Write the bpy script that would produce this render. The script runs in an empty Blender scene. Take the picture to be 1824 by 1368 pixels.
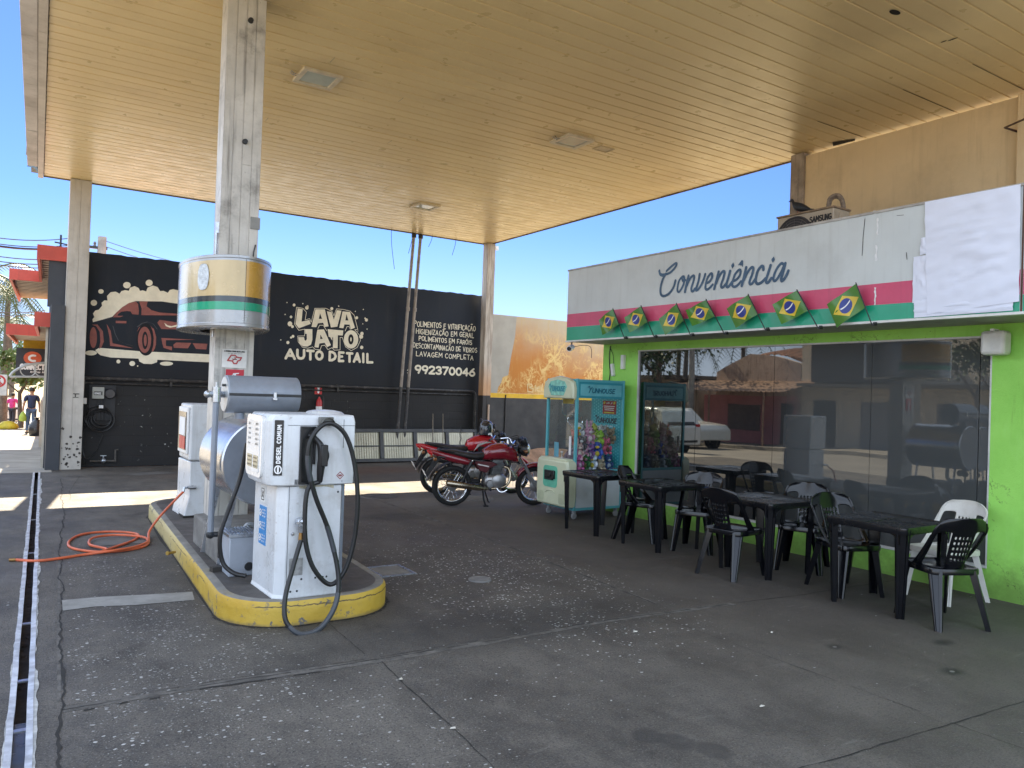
import bpy, bmesh, math, random
from mathutils import Vector, Matrix, noise
random.seed(7)
S = bpy.context.scene
COL = S.collection
R = math.radians

# ------------------------------------------------------------------ camera
CAM_R = Matrix(((0.83924, -0.03477, -0.54264), (-0.54261, 0.00855, -0.83994), (0.03384, 0.99936, -0.01170)))
CAM_H = 1.65
cd = bpy.data.cameras.new('camera')
cam = bpy.data.objects.new('camera', cd); COL.objects.link(cam)
cd.sensor_width = 36; cd.lens = 27.13; cd.clip_start = 0.05; cd.clip_end = 3000
M4 = CAM_R.to_4x4(); M4.translation = (0, 0, CAM_H)
cam.matrix_world = M4
S.camera = cam

# ------------------------------------------------------------------ sky, sun, exposure
SKY_TINT, FILL_VEIL = (.48, .56, .8), (8.0, 9.3, 11.2)
SUN_EL, SUN_AZ = 46.5, 8.0          # azimuth from +Y towards +X
w = bpy.data.worlds.new("World"); S.world = w; w.use_nodes = True
wn = w.node_tree.nodes; wl = w.node_tree.links
sky = wn.new('ShaderNodeTexSky'); sky.sky_type = 'NISHITA'; sky.sun_disc = False
sky.sun_elevation = R(SUN_EL); sky.sun_rotation = R(SUN_AZ)
sky.air_density = 0.9; sky.dust_density = 0.15; sky.ozone_density = 5.0; sky.altitude = 900
bg = wn['Background']; bg.inputs[1].default_value = 0.06
# clear blue ahead; a bright veil added out of view, street side and behind, fills the canopy's shade (the window mirrors it)
tc = wn.new('ShaderNodeTexCoord'); sx = wn.new('ShaderNodeSeparateXYZ'); wl.new(tc.outputs['Generated'], sx.inputs[0])
def wrange(sock, a, b, lo=0.0, hi=1.0):
    g = wn.new('ShaderNodeMapRange'); g.interpolation_type = 'SMOOTHSTEP'; wl.new(sock, g.inputs[0])
    for k, v in enumerate((a, b, lo, hi)): g.inputs[k+1].default_value = v
    return g.outputs[0]
def wmix(f, a, b, mode='MIX'):
    g = wn.new('ShaderNodeMix'); g.data_type = 'RGBA'; g.blend_type = mode
    if isinstance(f, bpy.types.NodeSocket): wl.new(f, g.inputs['Factor'])
    else: g.inputs['Factor'].default_value = f
    for k, v in (('A', a), ('B', b)):
        q = [i for i in g.inputs if i.name == k and i.type == 'RGBA'][0]
        if isinstance(v, bpy.types.NodeSocket): wl.new(v, q)
        else: q.default_value = (*v, 1)
    return [o for o in g.outputs if o.type == 'RGBA'][0]
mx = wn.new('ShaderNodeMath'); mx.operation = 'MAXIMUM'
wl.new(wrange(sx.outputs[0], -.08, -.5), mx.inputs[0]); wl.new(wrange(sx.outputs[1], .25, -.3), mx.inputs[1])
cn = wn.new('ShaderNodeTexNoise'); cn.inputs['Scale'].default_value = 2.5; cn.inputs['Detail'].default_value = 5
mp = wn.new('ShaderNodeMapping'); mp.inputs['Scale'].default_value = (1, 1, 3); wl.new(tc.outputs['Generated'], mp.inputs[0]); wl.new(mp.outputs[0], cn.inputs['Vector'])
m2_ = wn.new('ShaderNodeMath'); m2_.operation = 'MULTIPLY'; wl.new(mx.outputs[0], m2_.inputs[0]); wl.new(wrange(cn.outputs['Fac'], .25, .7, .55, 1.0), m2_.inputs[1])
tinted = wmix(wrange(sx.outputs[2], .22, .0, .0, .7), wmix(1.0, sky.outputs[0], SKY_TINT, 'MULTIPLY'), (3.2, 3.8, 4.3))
wl.new(wmix(m2_.outputs[0], tinted, FILL_VEIL), bg.inputs[0])
sl = bpy.data.lights.new('sun', 'SUN'); sl.energy = 5.0; sl.angle = R(0.55); sl.color = (1.0, 0.86, 0.64)
so = bpy.data.objects.new('sun', sl); COL.objects.link(so)
ts = Vector((math.sin(R(SUN_AZ))*math.cos(R(SUN_EL)), math.cos(R(SUN_AZ))*math.cos(R(SUN_EL)), math.sin(R(SUN_EL))))
so.rotation_euler = ts.to_track_quat('Z', 'Y').to_euler(); so.location = (0, 0, 40)
S.view_settings.view_transform = 'Standard'; S.view_settings.look = 'None'
S.view_settings.exposure = 2.22; S.view_settings.gamma = 1.0
try:
    S.cycles.max_bounces = 8; S.cycles.diffuse_bounces = 5; S.cycles.glossy_bounces = 4
    S.cycles.transparent_max_bounces = 12; S.cycles.use_denoising = True
    S.cycles.sample_clamp_indirect = 6.0
except Exception:
    pass

# ------------------------------------------------------------------ point of a pixel of the 1824 px photo on the plane y = Y (or x = X, z = Z)
def ray(px, py):
    c = Vector(((px-912)/1374.58, -(py-684)/1374.58, -1.0)); return CAM_R @ c
def aty(px, py, Y):
    r = ray(px, py); t = Y/r.y; return Vector((r.x*t, Y, CAM_H+r.z*t))
def atx(px, py, X):
    r = ray(px, py); t = X/r.x; return Vector((X, r.y*t, CAM_H+r.z*t))
def atz(px, py, Z=0.0):
    r = ray(px, py); t = (Z-CAM_H)/r.z; return Vector((r.x*t, r.y*t, Z))

# ------------------------------------------------------------------ node helpers
class NT:
    def __init__(s, name):
        s.m = bpy.data.materials.new(name); s.m.use_nodes = True
        s.n = s.m.node_tree.nodes; s.l = s.m.node_tree.links
        s.b = s.n['Principled BSDF']; s._pos = None
    def new(s, t): return s.n.new(t)
    def set(s, sock, v):
        if hasattr(v, 'is_output') or isinstance(v, bpy.types.NodeSocket): s.l.new(v, sock)
        else: sock.default_value = v
    def pos(s):
        if s._pos is None:
            g = s.new('ShaderNodeTexCoord'); s._pos = g.outputs['Object']
        return s._pos
    def xyz(s, v):
        g = s.new('ShaderNodeSeparateXYZ'); s.l.new(v, g.inputs[0]); return g.outputs
    def math(s, op, a, b=0.0, c=None, clamp=False):
        g = s.new('ShaderNodeMath'); g.operation = op; g.use_clamp = clamp
        s.set(g.inputs[0], a); s.set(g.inputs[1], b)
        if c is not None: s.set(g.inputs[2], c)
        return g.outputs[0]
    def noise(s, scale, detail=3, rough=.55, vec=None, dist=0.0):
        g = s.new('ShaderNodeTexNoise'); g.inputs['Scale'].default_value = scale
        g.inputs['Detail'].default_value = detail; g.inputs['Roughness'].default_value = rough
        g.inputs['Distortion'].default_value = dist
        s.l.new(vec if vec is not None else s.pos(), g.inputs['Vector']); return g.outputs['Fac']
    def vor(s, scale, vec=None, feature='F1', rnd=1.0):
        g = s.new('ShaderNodeTexVoronoi'); g.feature = feature; g.inputs['Scale'].default_value = scale
        g.inputs['Randomness'].default_value = rnd
        s.l.new(vec if vec is not None else s.pos(), g.inputs['Vector']); return g
    def scale(s, v, sc):
        g = s.new('ShaderNodeVectorMath'); g.operation = 'MULTIPLY'; s.l.new(v, g.inputs[0]); g.inputs[1].default_value = sc
        return g.outputs[0]
    def ramp(s, f, a, b, lo=0.0, hi=1.0):
        g = s.new('ShaderNodeMapRange'); g.interpolation_type = 'SMOOTHSTEP'
        s.set(g.inputs[0], f); g.inputs[1].default_value = a; g.inputs[2].default_value = b
        g.inputs[3].default_value = lo; g.inputs[4].default_value = hi; return g.outputs[0]
    def mix(s, f, a, b, mode='MIX'):
        g = s.new('ShaderNodeMix'); g.data_type = 'RGBA'; g.blend_type = mode
        s.set(g.inputs['Factor'], f)
        for k, v in (('A', a), ('B', b)):
            sock = [i for i in g.inputs if i.name == k and i.type == 'RGBA'][0]
            if isinstance(v, bpy.types.NodeSocket): s.l.new(v, sock)
            else: sock.default_value = (*v[:3], 1)
        return [o for o in g.outputs if o.type == 'RGBA'][0]
    def bump(s, h, strength=.3, dist=.01):
        g = s.new('ShaderNodeBump'); g.inputs['Strength'].default_value = strength; g.inputs['Distance'].default_value = dist
        s.l.new(h, g.inputs['Height']); s.l.new(g.outputs[0], s.b.inputs['Normal']); return g
    def base(s, v):
        if isinstance(v, bpy.types.NodeSocket): s.l.new(v, s.b.inputs['Base Color'])
        else: s.b.inputs['Base Color'].default_value = (*v[:3], 1)
    def rough(s, v): s.set(s.b.inputs['Roughness'], v)

def mul(c, k): return tuple(x*k for x in c[:3])

MATS = {}
def mat(name, col, rough=.55, metal=0.0, var=.18, scale=5.0, bump=0.0, bscale=60, dirt=0.0, dirtcol=(.05, .04, .03),
        chip=0.0, chipcol=(.3, .28, .25), streak=0.0, spec=.5, coat=0.0, dscale=2.2):
    """worn paint, plastic, metal or plaster: broad tone shifts, rain streaks, stains and chips, all in the surface itself"""
    if name in MATS: return MATS[name]
    t = NT(name)
    n1 = t.noise(scale, 4, .6)
    c = t.mix(t.ramp(n1, .3, .7), mul(col, 1-var), mul(col, 1+var*.6))
    if streak:
        sv = t.scale(t.pos(), (7, 7, .45))
        c = t.mix(t.math('MULTIPLY', t.ramp(t.noise(2.2, 4, .65, sv), .5, .78), streak), c, dirtcol)
    if dirt:
        n2 = t.noise(dscale, 6, .7)
        c = t.mix(t.math('MULTIPLY', t.ramp(n2, .48, .75), dirt), c, dirtcol)
    if chip:
        n3 = t.noise(24, 5, .7); n4 = t.noise(1.7, 2, .5)
        f = t.math('MULTIPLY', t.ramp(n3, .62, .66), t.ramp(n4, .45, .65))
        c = t.mix(t.math('MULTIPLY', f, chip), c, chipcol)
    t.base(c)
    t.b.inputs['Metallic'].default_value = metal
    t.b.inputs['Specular IOR Level'].default_value = spec
    rr = t.noise(scale*2.3, 3, .6)
    t.rough(t.ramp(rr, .2, .8, max(.02, rough*.82), min(1, rough*1.18)))
    if coat:
        t.b.inputs['Coat Weight'].default_value = coat; t.b.inputs['Coat Roughness'].default_value = .08
    if bump: t.bump(t.noise(bscale, 4, .6), bump, .01)
    MATS[name] = t.m
    return t.m

# ------------------------------------------------------------------ mesh builder
class MB:
    def __init__(s): s.v = []; s.f = []
    def add(s, vs, fs):
        o = len(s.v); s.v += [Vector(p) for p in vs]; s.f += [tuple(i+o for i in f) for f in fs]; return s
    def box(s, x0, x1, y0, y1, z0, z1, taper=None):
        vs = [(x0,y0,z0),(x1,y0,z0),(x1,y1,z0),(x0,y1,z0),(x0,y0,z1),(x1,y0,z1),(x1,y1,z1),(x0,y1,z1)]
        return s.add(vs, [(3,2,1,0),(4,5,6,7),(0,1,5,4),(1,2,6,5),(2,3,7,6),(3,0,4,7)])
    def obox(s, c, sz, rot=None):
        h = Vector(sz)*.5; m = rot if rot is not None else Matrix.Identity(3)
        vs = [Vector(c)+m@Vector((a*h.x, b*h.y, d*h.z)) for d in (-1,1) for a,b in ((-1,-1),(1,-1),(1,1),(-1,1))]
        return s.add(vs, [(3,2,1,0),(4,5,6,7),(0,1,5,4),(1,2,6,5),(2,3,7,6),(3,0,4,7)])
    def bar(s, p0, p1, a, b, up=(0,0,1)):
        p0 = Vector(p0); p1 = Vector(p1); d = (p1-p0); L = d.length; d.normalize(); u = Vector(up)
        if abs(d.dot(u)) > .98: u = Vector((0,1,0))
        x = u.cross(d).normalized(); y = d.cross(x)
        m = Matrix((x, y, d)).transposed()
        return s.obox((p0+p1)/2, (a, b, L), m)
    def ring(s, loops, close=True, cap=True):
        """loft through equal-length loops of points"""
        n = len(loops[0]); vs = [p for l in loops for p in l]; fs = []
        for k in range(len(loops)-1):
            for i in range(n):
                if not close and i == n-1: continue
                j = (i+1) % n
                fs.append((k*n+i, k*n+j, (k+1)*n+j, (k+1)*n+i))
        if cap:
            fs.append(tuple(reversed(range(n)))); fs.append(tuple((len(loops)-1)*n+i for i in range(n)))
        return s.add(vs, fs)
    def tube(s, pts, r, n=8, cap=True):
        pts = [Vector(p) for p in pts]
        rs = r if isinstance(r, (list, tuple)) else [r]*len(pts)
        t0 = (pts[1]-pts[0]).normalized()
        u = Vector((0,0,1)) if abs(t0.z) < .9 else Vector((1,0,0))
        x = t0.cross(u).normalized(); loops = []
        for i, p in enumerate(pts):
            a = pts[max(0, i-1)]; b = pts[min(len(pts)-1, i+1)]; t = (b-a)
            if t.length < 1e-9: t = t0
            t.normalize(); x = (x-t*x.dot(t))
            if x.length < 1e-6: x = t.orthogonal()
            x.normalize(); y = t.cross(x)
            loops.append([p+(x*math.cos(q*2*math.pi/n)+y*math.sin(q*2*math.pi/n))*rs[i] for q in range(n)])
        return s.ring(loops, True, cap)
    def cyl(s, p0, p1, r0, r1=None, n=20): return s.tube([p0, p1], [r0, r0 if r1 is None else r1], n)
    def lathe(s, prof, c=(0,0,0), axis='z', n=32, a0=0.0, a1=2*math.pi):
        full = abs(a1-a0-2*math.pi) < 1e-6; m = n if full else n+1; loops = []
        for (r, h) in prof:
            l = []
            for i in range(m):
                a = a0+(a1-a0)*i/n; p = (r*math.cos(a), r*math.sin(a), h)
                if axis == 'x': p = (p[2], p[0], p[1])
                elif axis == 'y': p = (p[0], p[2], p[1])
                l.append(Vector(c)+Vector(p))
            loops.append(l)
        return s.ring(loops, full, False)
    def torus(s, c, R_, r, axis='y', n=36, m=10, sq=1.0):
        loops = []
        prof = [(R_+r*math.cos(t*2*math.pi/m), r*sq*math.sin(t*2*math.pi/m)) for t in range(m+1)]
        return s.lathe(prof, c, axis, n)
    def sphere(s, c, rx, ry=None, rz=None, n=14, m=9):
        ry = rx if ry is None else ry; rz = rx if rz is None else rz; c = Vector(c)
        loops = []
        for k in range(m+1):
            a = -math.pi/2+math.pi*k/m; ca = max(math.cos(a), .02)
            loops.append([c+Vector((rx*ca*math.cos(q*2*math.pi/n), ry*ca*math.sin(q*2*math.pi/n), rz*math.sin(a))) for q in range(n)])
        return s.ring(loops, True, True)
    def prism(s, poly, frame, t0, t1):
        """polygon poly [(a,b)] in frame (origin, ea, eb, en), from t0 to t1 along en"""
        o, ea, eb, en = [Vector(q) for q in frame]; n = len(poly)
        vs = [o+ea*a+eb*b+en*t0 for a, b in poly]+[o+ea*a+eb*b+en*t1 for a, b in poly]
        fs = [tuple(reversed(range(n))), tuple(range(n, 2*n))]+[(i, (i+1) % n, n+(i+1) % n, n+i) for i in range(n)]
        return s.add(vs, fs)
    def sheet(s, poly, frame, t=0.0):
        o, ea, eb, en = [Vector(q) for q in frame]
        return s.add([o+ea*a+eb*b+en*t for a, b in poly], [tuple(range(len(poly)))])
    def grid(s, fn, nu, nv, skip=None):
        vs = [fn(i/nu, j/nv) for j in range(nv+1) for i in range(nu+1)]
        fs = [(j*(nu+1)+i, j*(nu+1)+i+1, (j+1)*(nu+1)+i+1, (j+1)*(nu+1)+i) for j in range(nv) for i in range(nu) if not (skip and skip(i, j))]
        return s.add(vs, fs)
    def shear(s, k=.035, y0=16.2):
        for v in s.v: v.x += k*max(0, v.y-y0)
        return s
    def build(s, name, m, parent=None, smooth=35, bevel=0.0, recalc=True, loc=None, rotz=None, label=None, weld=False):
        me = bpy.data.meshes.new(name); me.from_pydata([tuple(p) for p in s.v], [], s.f); me.update()
        if recalc or weld:
            b = bmesh.new(); b.from_mesh(me)
            if weld: bmesh.ops.remove_doubles(b, verts=b.verts, dist=1e-4)
            if recalc: bmesh.ops.recalc_face_normals(b, faces=b.faces)
            b.to_mesh(me); b.free()
        if smooth:
            me.polygons.foreach_set('use_smooth', [True]*len(me.polygons)); me.set_sharp_from_angle(angle=R(smooth))
        ob = bpy.data.objects.new(name, me); COL.objects.link(ob)
        me.materials.append(m)
        if parent is not None: ob.parent = parent
        if loc is not None: ob.location = loc
        if rotz is not None: ob.rotation_euler.z = rotz
        if bevel:
            bv = ob.modifiers.new('edge', 'BEVEL'); bv.width = bevel; bv.segments = 2; bv.limit_method = 'ANGLE'; bv.angle_limit = R(40)
        if label: ob['label'] = label
        return ob

def tag(o, label, cat, group=None):
    o['label'] = label; o['category'] = cat
    if group: o['group'] = group
    return o
def thing(name, label, cat, loc=(0,0,0), rotz=0.0, group=None):
    o = bpy.data.objects.new(name, None); COL.objects.link(o); o.location = loc; o.rotation_euler = (0,0,rotz); o.empty_display_size = .1
    return tag(o, label, cat, group)
def struct(o): o['kind'] = 'structure'; return o
def children(o): return [c for c in bpy.data.objects if c.parent == o]
def dup(o, parent=None, mats=None):
    c = o.copy(); COL.objects.link(c)
    if parent is not None: c.parent = parent
    if mats and c.type == 'MESH' and c.name.split('.')[0] in mats:
        c.data = c.data.copy(); c.data.materials[0] = mats[c.name.split('.')[0]]
    for ch in children(o): dup(ch, c, mats)
    return c
def spline(pts, k=6, closed=False):
    P = [Vector(p) for p in pts]; out = []; n = len(P)
    for i in range(n if closed else n-1):
        g = (lambda j: P[j % n]) if closed else (lambda j: P[min(max(j, 0), n-1)])
        a, b, c, d = g(i-1), g(i), g(i+1), g(i+2)
        for q in range(k):
            t = q/k
            out.append(.5*((2*b)+(c-a)*t+(2*a-5*b+4*c-d)*t*t+(3*b-a-3*c+d)*t*t*t))
    if not closed: out.append(P[-1])
    return out
def ell(cx, cy, rx, ry, n=20, a0=0, a1=360):
    return [(cx+rx*math.cos(R(a0+(a1-a0)*i/n)), cy+ry*math.sin(R(a0+(a1-a0)*i/n))) for i in range(n if a1-a0 >= 360 else n+1)]
def rrect(x0, x1, y0, y1, r, n=4):
    o = []
    for cx, cy, a in ((x1-r, y1-r, 0), (x0+r, y1-r, 90), (x0+r, y0+r, 180), (x1-r, y0+r, 270)):
        o += [(cx+r*math.cos(R(a+90*i/n)), cy+r*math.sin(R(a+90*i/n))) for i in range(n+1)]
    return o

# ------------------------------------------------------------------ lettering: each stroke is a painted capsule lying on the surface
def _arc(cx, cy, rx, ry, a0, a1, n=8): return [(cx+rx*math.cos(R(a0+(a1-a0)*i/n)), cy+ry*math.sin(R(a0+(a1-a0)*i/n))) for i in range(n+1)]
GL = {  # unit: height 1, typical width .6
 'A': [[(0,0),(.3,1),(.6,0)],[(.12,.36),(.48,.36)]], 'B': [[(0,0),(0,1)]+_arc(.28,.75,.24,.25,90,-90)+[(0,.5)],[(0,.5)]+_arc(.3,.25,.26,.25,90,-90)+[(0,0)]],
 'C': [_arc(.32,.5,.32,.5,50,310,12)], 'D': [[(0,0),(0,1)]+_arc(.2,.5,.38,.5,90,-90,10)+[(0,0)]],
 'E': [[(.5,1),(0,1),(0,0),(.5,0)],[(0,.52),(.42,.52)]], 'F': [[(.5,1),(0,1),(0,0)],[(0,.52),(.42,.52)]],
 'G': [_arc(.32,.5,.32,.5,50,330,12)+[(.6,.45),(.36,.45)]], 'H': [[(0,0),(0,1)],[(.55,0),(.55,1)],[(0,.5),(.55,.5)]],
 'I': [[(.06,0),(.06,1)]], 'J': [[(.42,1),(.42,.25)]+_arc(.2,.25,.22,.25,0,-150,6)], 'K': [[(0,0),(0,1)],[(.5,1),(0,.42)],[(.18,.6),(.52,0)]],
 'L': [[(0,1),(0,0),(.48,0)]], 'M': [[(0,0),(.06,1),(.36,.35),(.66,1),(.72,0)]], 'N': [[(0,0),(0,1),(.52,0),(.52,1)]],
 'O': [_arc(.32,.5,.32,.5,90,450,16)], 'P': [[(0,0),(0,1)]+_arc(.26,.74,.26,.26,90,-90,8)+[(0,.48)]],
 'R': [[(0,0),(0,1)]+_arc(.26,.74,.26,.26,90,-90,8)+[(0,.48)],[(.22,.48),(.52,0)]], 'S': [_arc(.26,.76,.25,.24,40,270,9)+_arc(.26,.26,.27,.26,90,-140,9)],
 'T': [[(0,1),(.6,1)],[(.3,1),(.3,0)]], 'U': [[(0,1),(0,.3)]+_arc(.28,.3,.28,.3,180,360,8)+[(.56,1)]], 'V': [[(0,1),(.3,0),(.6,1)]],
 'W': [[(0,1),(.18,0),(.38,.7),(.58,0),(.76,1)]], 'X': [[(0,0),(.55,1)],[(0,1),(.55,0)]], 'Y': [[(0,1),(.28,.5),(.56,1)],[(.28,.5),(.28,0)]], 'Z': [[(0,1),(.52,1),(0,0),(.54,0)]],
 '0': [_arc(.28,.5,.28,.5,90,450,16)], '1': [[(.05,.8),(.2,1),(.2,0)]], '2': [_arc(.27,.73,.26,.27,160,-30,8)+[(.02,0),(.55,0)]],
 '3': [_arc(.25,.75,.24,.25,150,-90,8)+_arc(.25,.26,.28,.26,90,-150,8)], '4': [[(.42,0),(.42,1),(0,.32),(.58,.32)]],
 '5': [[(.5,1),(.08,1),(.04,.58)]+_arc(.26,.32,.28,.32,110,-140,8)], '6': [[(.44,1),(.12,.6)]+_arc(.28,.3,.27,.3,150,-210,14)],
 '7': [[(0,1),(.55,1),(.18,0)]], '8': [_arc(.28,.76,.22,.24,90,450,12),_arc(.28,.26,.28,.26,90,450,12)], '9': [_arc(.28,.7,.27,.3,-30,330,14),[(.54,.62),(.34,0)]],
 '!': [[(.05,1),(.05,.35)],[(.05,.02),(.05,.03)]], '.': [[(.05,0),(.05,.01)]], '-': [[(0,.45),(.35,.45)]],
}
ACC = {'Ã': ('A', [[(.08,1.2),(.2,1.3),(.38,1.2),(.5,1.3)]]), 'Á': ('A', [[(.25,1.18),(.42,1.36)]]), 'Ó': ('O', [[(.25,1.18),(.42,1.36)]]),
       'Ç': ('C', [[(.32,0),(.36,-.14),(.26,-.2)]])}
def glyph_w(st): return max(p[0] for l in st for p in l)
def text_strokes(txt, gap=.22, space=.45):
    x = 0; out = []
    for ch in txt:
        if ch == ' ': x += space; continue
        if ch in ACC: b = GL[ACC[ch][0]]; st = b+ACC[ch][1]; wd = glyph_w(b)
        else: st = GL[ch]; wd = glyph_w(st)
        out += [[(p[0]+x, p[1]) for p in l] for l in st]; x += wd+gap
    return out, x-gap
class Caps:
    """collects strokes as flat capsules, each at its own tiny height"""
    def __init__(s): s.mb = MB(); s.k = 0
    def seg(s, a, b, ra, rb, fr, h):
        a = Vector(a); b = Vector(b); d = b-a; L = d.length
        th = math.atan2(d.y, d.x) if L > 1e-9 else 0.0
        poly = [(b.x+rb*math.cos(th-math.pi/2+math.pi*i/7), b.y+rb*math.sin(th-math.pi/2+math.pi*i/7)) for i in range(8)]
        poly += [(a.x+ra*math.cos(th+math.pi/2+math.pi*i/7), a.y+ra*math.sin(th+math.pi/2+math.pi*i/7)) for i in range(8)]
        s.k += 1
        s.mb.sheet(poly, fr, h+(s.k % 90)*2.5e-5)
    def line(s, pts, r, fr, h=.004):
        rr = r if isinstance(r, (list, tuple)) else [r]*len(pts)
        for i in range(len(pts)-1): s.seg(pts[i], pts[i+1], rr[i], rr[i+1], fr, h)
        return s
    def text(s, txt, x, y, size, r, fr, width=None, h=.004, gap=.22, space=.45, jit=0.0, slant=0.0, align='l'):
        st, wd = text_strokes(txt, gap, space)
        sx = size if width is None else width/wd
        if align == 'c': x -= wd*sx/2
        rnd = random.Random(len(txt)*7+3)
        for l in st:
            jx, jy = rnd.uniform(-jit, jit), rnd.uniform(-jit, jit)
            s.line([(x+(p[0]+p[1]*slant)*sx+jx, y+p[1]*size+jy) for p in l], r, fr, h)
        return s
    def build(s, name, m, parent=None): return s.mb.build(name, m, parent, smooth=0, recalc=False)
def words(c_, x, z, wd, hh, fr, r, n=3, h=.004):
    """print too small to read: uneven little marks in word-like runs"""
    rnd = random.Random(int(x*977+z*7919)); q = x
    while q < x+wd:
        for _ in range(rnd.randint(3, 6)):
            if q > x+wd: break
            c_.line([(q, z+hh*rnd.uniform(0,.3)), (q+rnd.uniform(0,hh*.4), z+hh*rnd.uniform(.6,1))], r, fr, h); q += hh*.62
        q += hh*.6
def frame_y(y): return ((0, y, 0), (1,0,0), (0,0,1), (0,-1,0))        # a = x, b = z, out towards -y
def frame_x(x): return ((x, 0, 0), (0,-1,0), (0,0,1), (-1,0,0))       # a = -y, b = z, out towards -x
# ================================================================== materials used by several things
M = {}
M['steel'] = mat('brushed steel', (.55,.55,.55), .28, 1.0, .15, 8)
M['chrome'] = mat('chrome', (.75,.75,.75), .08, 1.0, .05)
M['galv'] = mat('galvanised steel', (.5,.53,.57), .3, .9, .2, 14, dirt=.4, dirtcol=(.12,.08,.05))
M['dkmetal'] = mat('dark metal', (.03,.032,.035), .45, .3, .2)
M['black_rubber'] = mat('black rubber', (.013,.013,.014), .42, 0, .2)
M['tyre'] = mat('tyre rubber', (.012,.012,.012), .75, 0, .25, 30)
M['black_plastic'] = mat('black plastic', (.012,.0125,.014), .38, 0, .15)
M['white_paint'] = mat('white enamel', (.78,.78,.77), .38, 0, .08, dirt=.25, dirtcol=(.3,.26,.2), streak=.15, dscale=3)
M['cream_paint'] = mat('mural cream paint', (.83,.77,.61), .7, 0, .1)
M['white'] = mat('plain white', (.8,.8,.8), .5, 0, .04)
M['red'] = mat('red plastic', (.5,.03,.03), .4, 0, .1)
M['concrete'] = mat('worn concrete', (.2,.19,.175), .85, 0, .3, 4, bump=.4, dirt=.6, dirtcol=(.06,.055,.05))
M['column'] = mat('column cladding', (.56,.54,.5), .5, .1, .14, 3, dirt=.75, dirtcol=(.1,.09,.08), streak=.75, dscale=2.6, chip=.5, chipcol=(.1,.09,.08))

# ================================================================== ground, street, kerbs
def slope(y): return -.03*max(0, min(y, 70)-16.2)
def asphalt():
    t = NT('street asphalt'); n = t.noise(.6, 5, .6); g = t.noise(160, 2, .6)
    c = t.mix(t.ramp(n, .3, .7), (.17,.155,.135), (.24,.22,.19)); c = t.mix(t.ramp(g, .4, .7), c, (.2,.19,.17))
    t.base(c); t.rough(.85); t.bump(g, .4, .01); return t.m
def earth():
    t = NT('dry ground'); n = t.noise(.35, 6, .65)
    t.base(t.mix(t.ramp(n, .35, .65), (.3,.21,.13), (.24,.22,.12))); t.rough(.95); t.bump(t.noise(20, 4), .5, .05); return t.m
mb = MB(); ys = [-400, -60, 0, 16.2, 30, 50, 70, 160, 400, 1200]; xs = [-900, -200, -60, -14, -3.3, 14, 60, 200, 900]
mb.grid(lambda u, v: (xs[round(u*8)], ys[round(v*9)], -.22+slope(ys[round(v*9)])), 8, 9)
struct(mb.build('ground', earth(), smooth=0))
mb = MB(); ys2 = [-60, 0, 16.2, 40, 70, 160]
mb.grid(lambda u, v: ((-10.2 if u < .5 else -2.9), ys2[round(v*5)], -.14+slope(ys2[round(v*5)])), 1, 5)
struct(mb.build('street', asphalt(), smooth=0))

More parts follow.
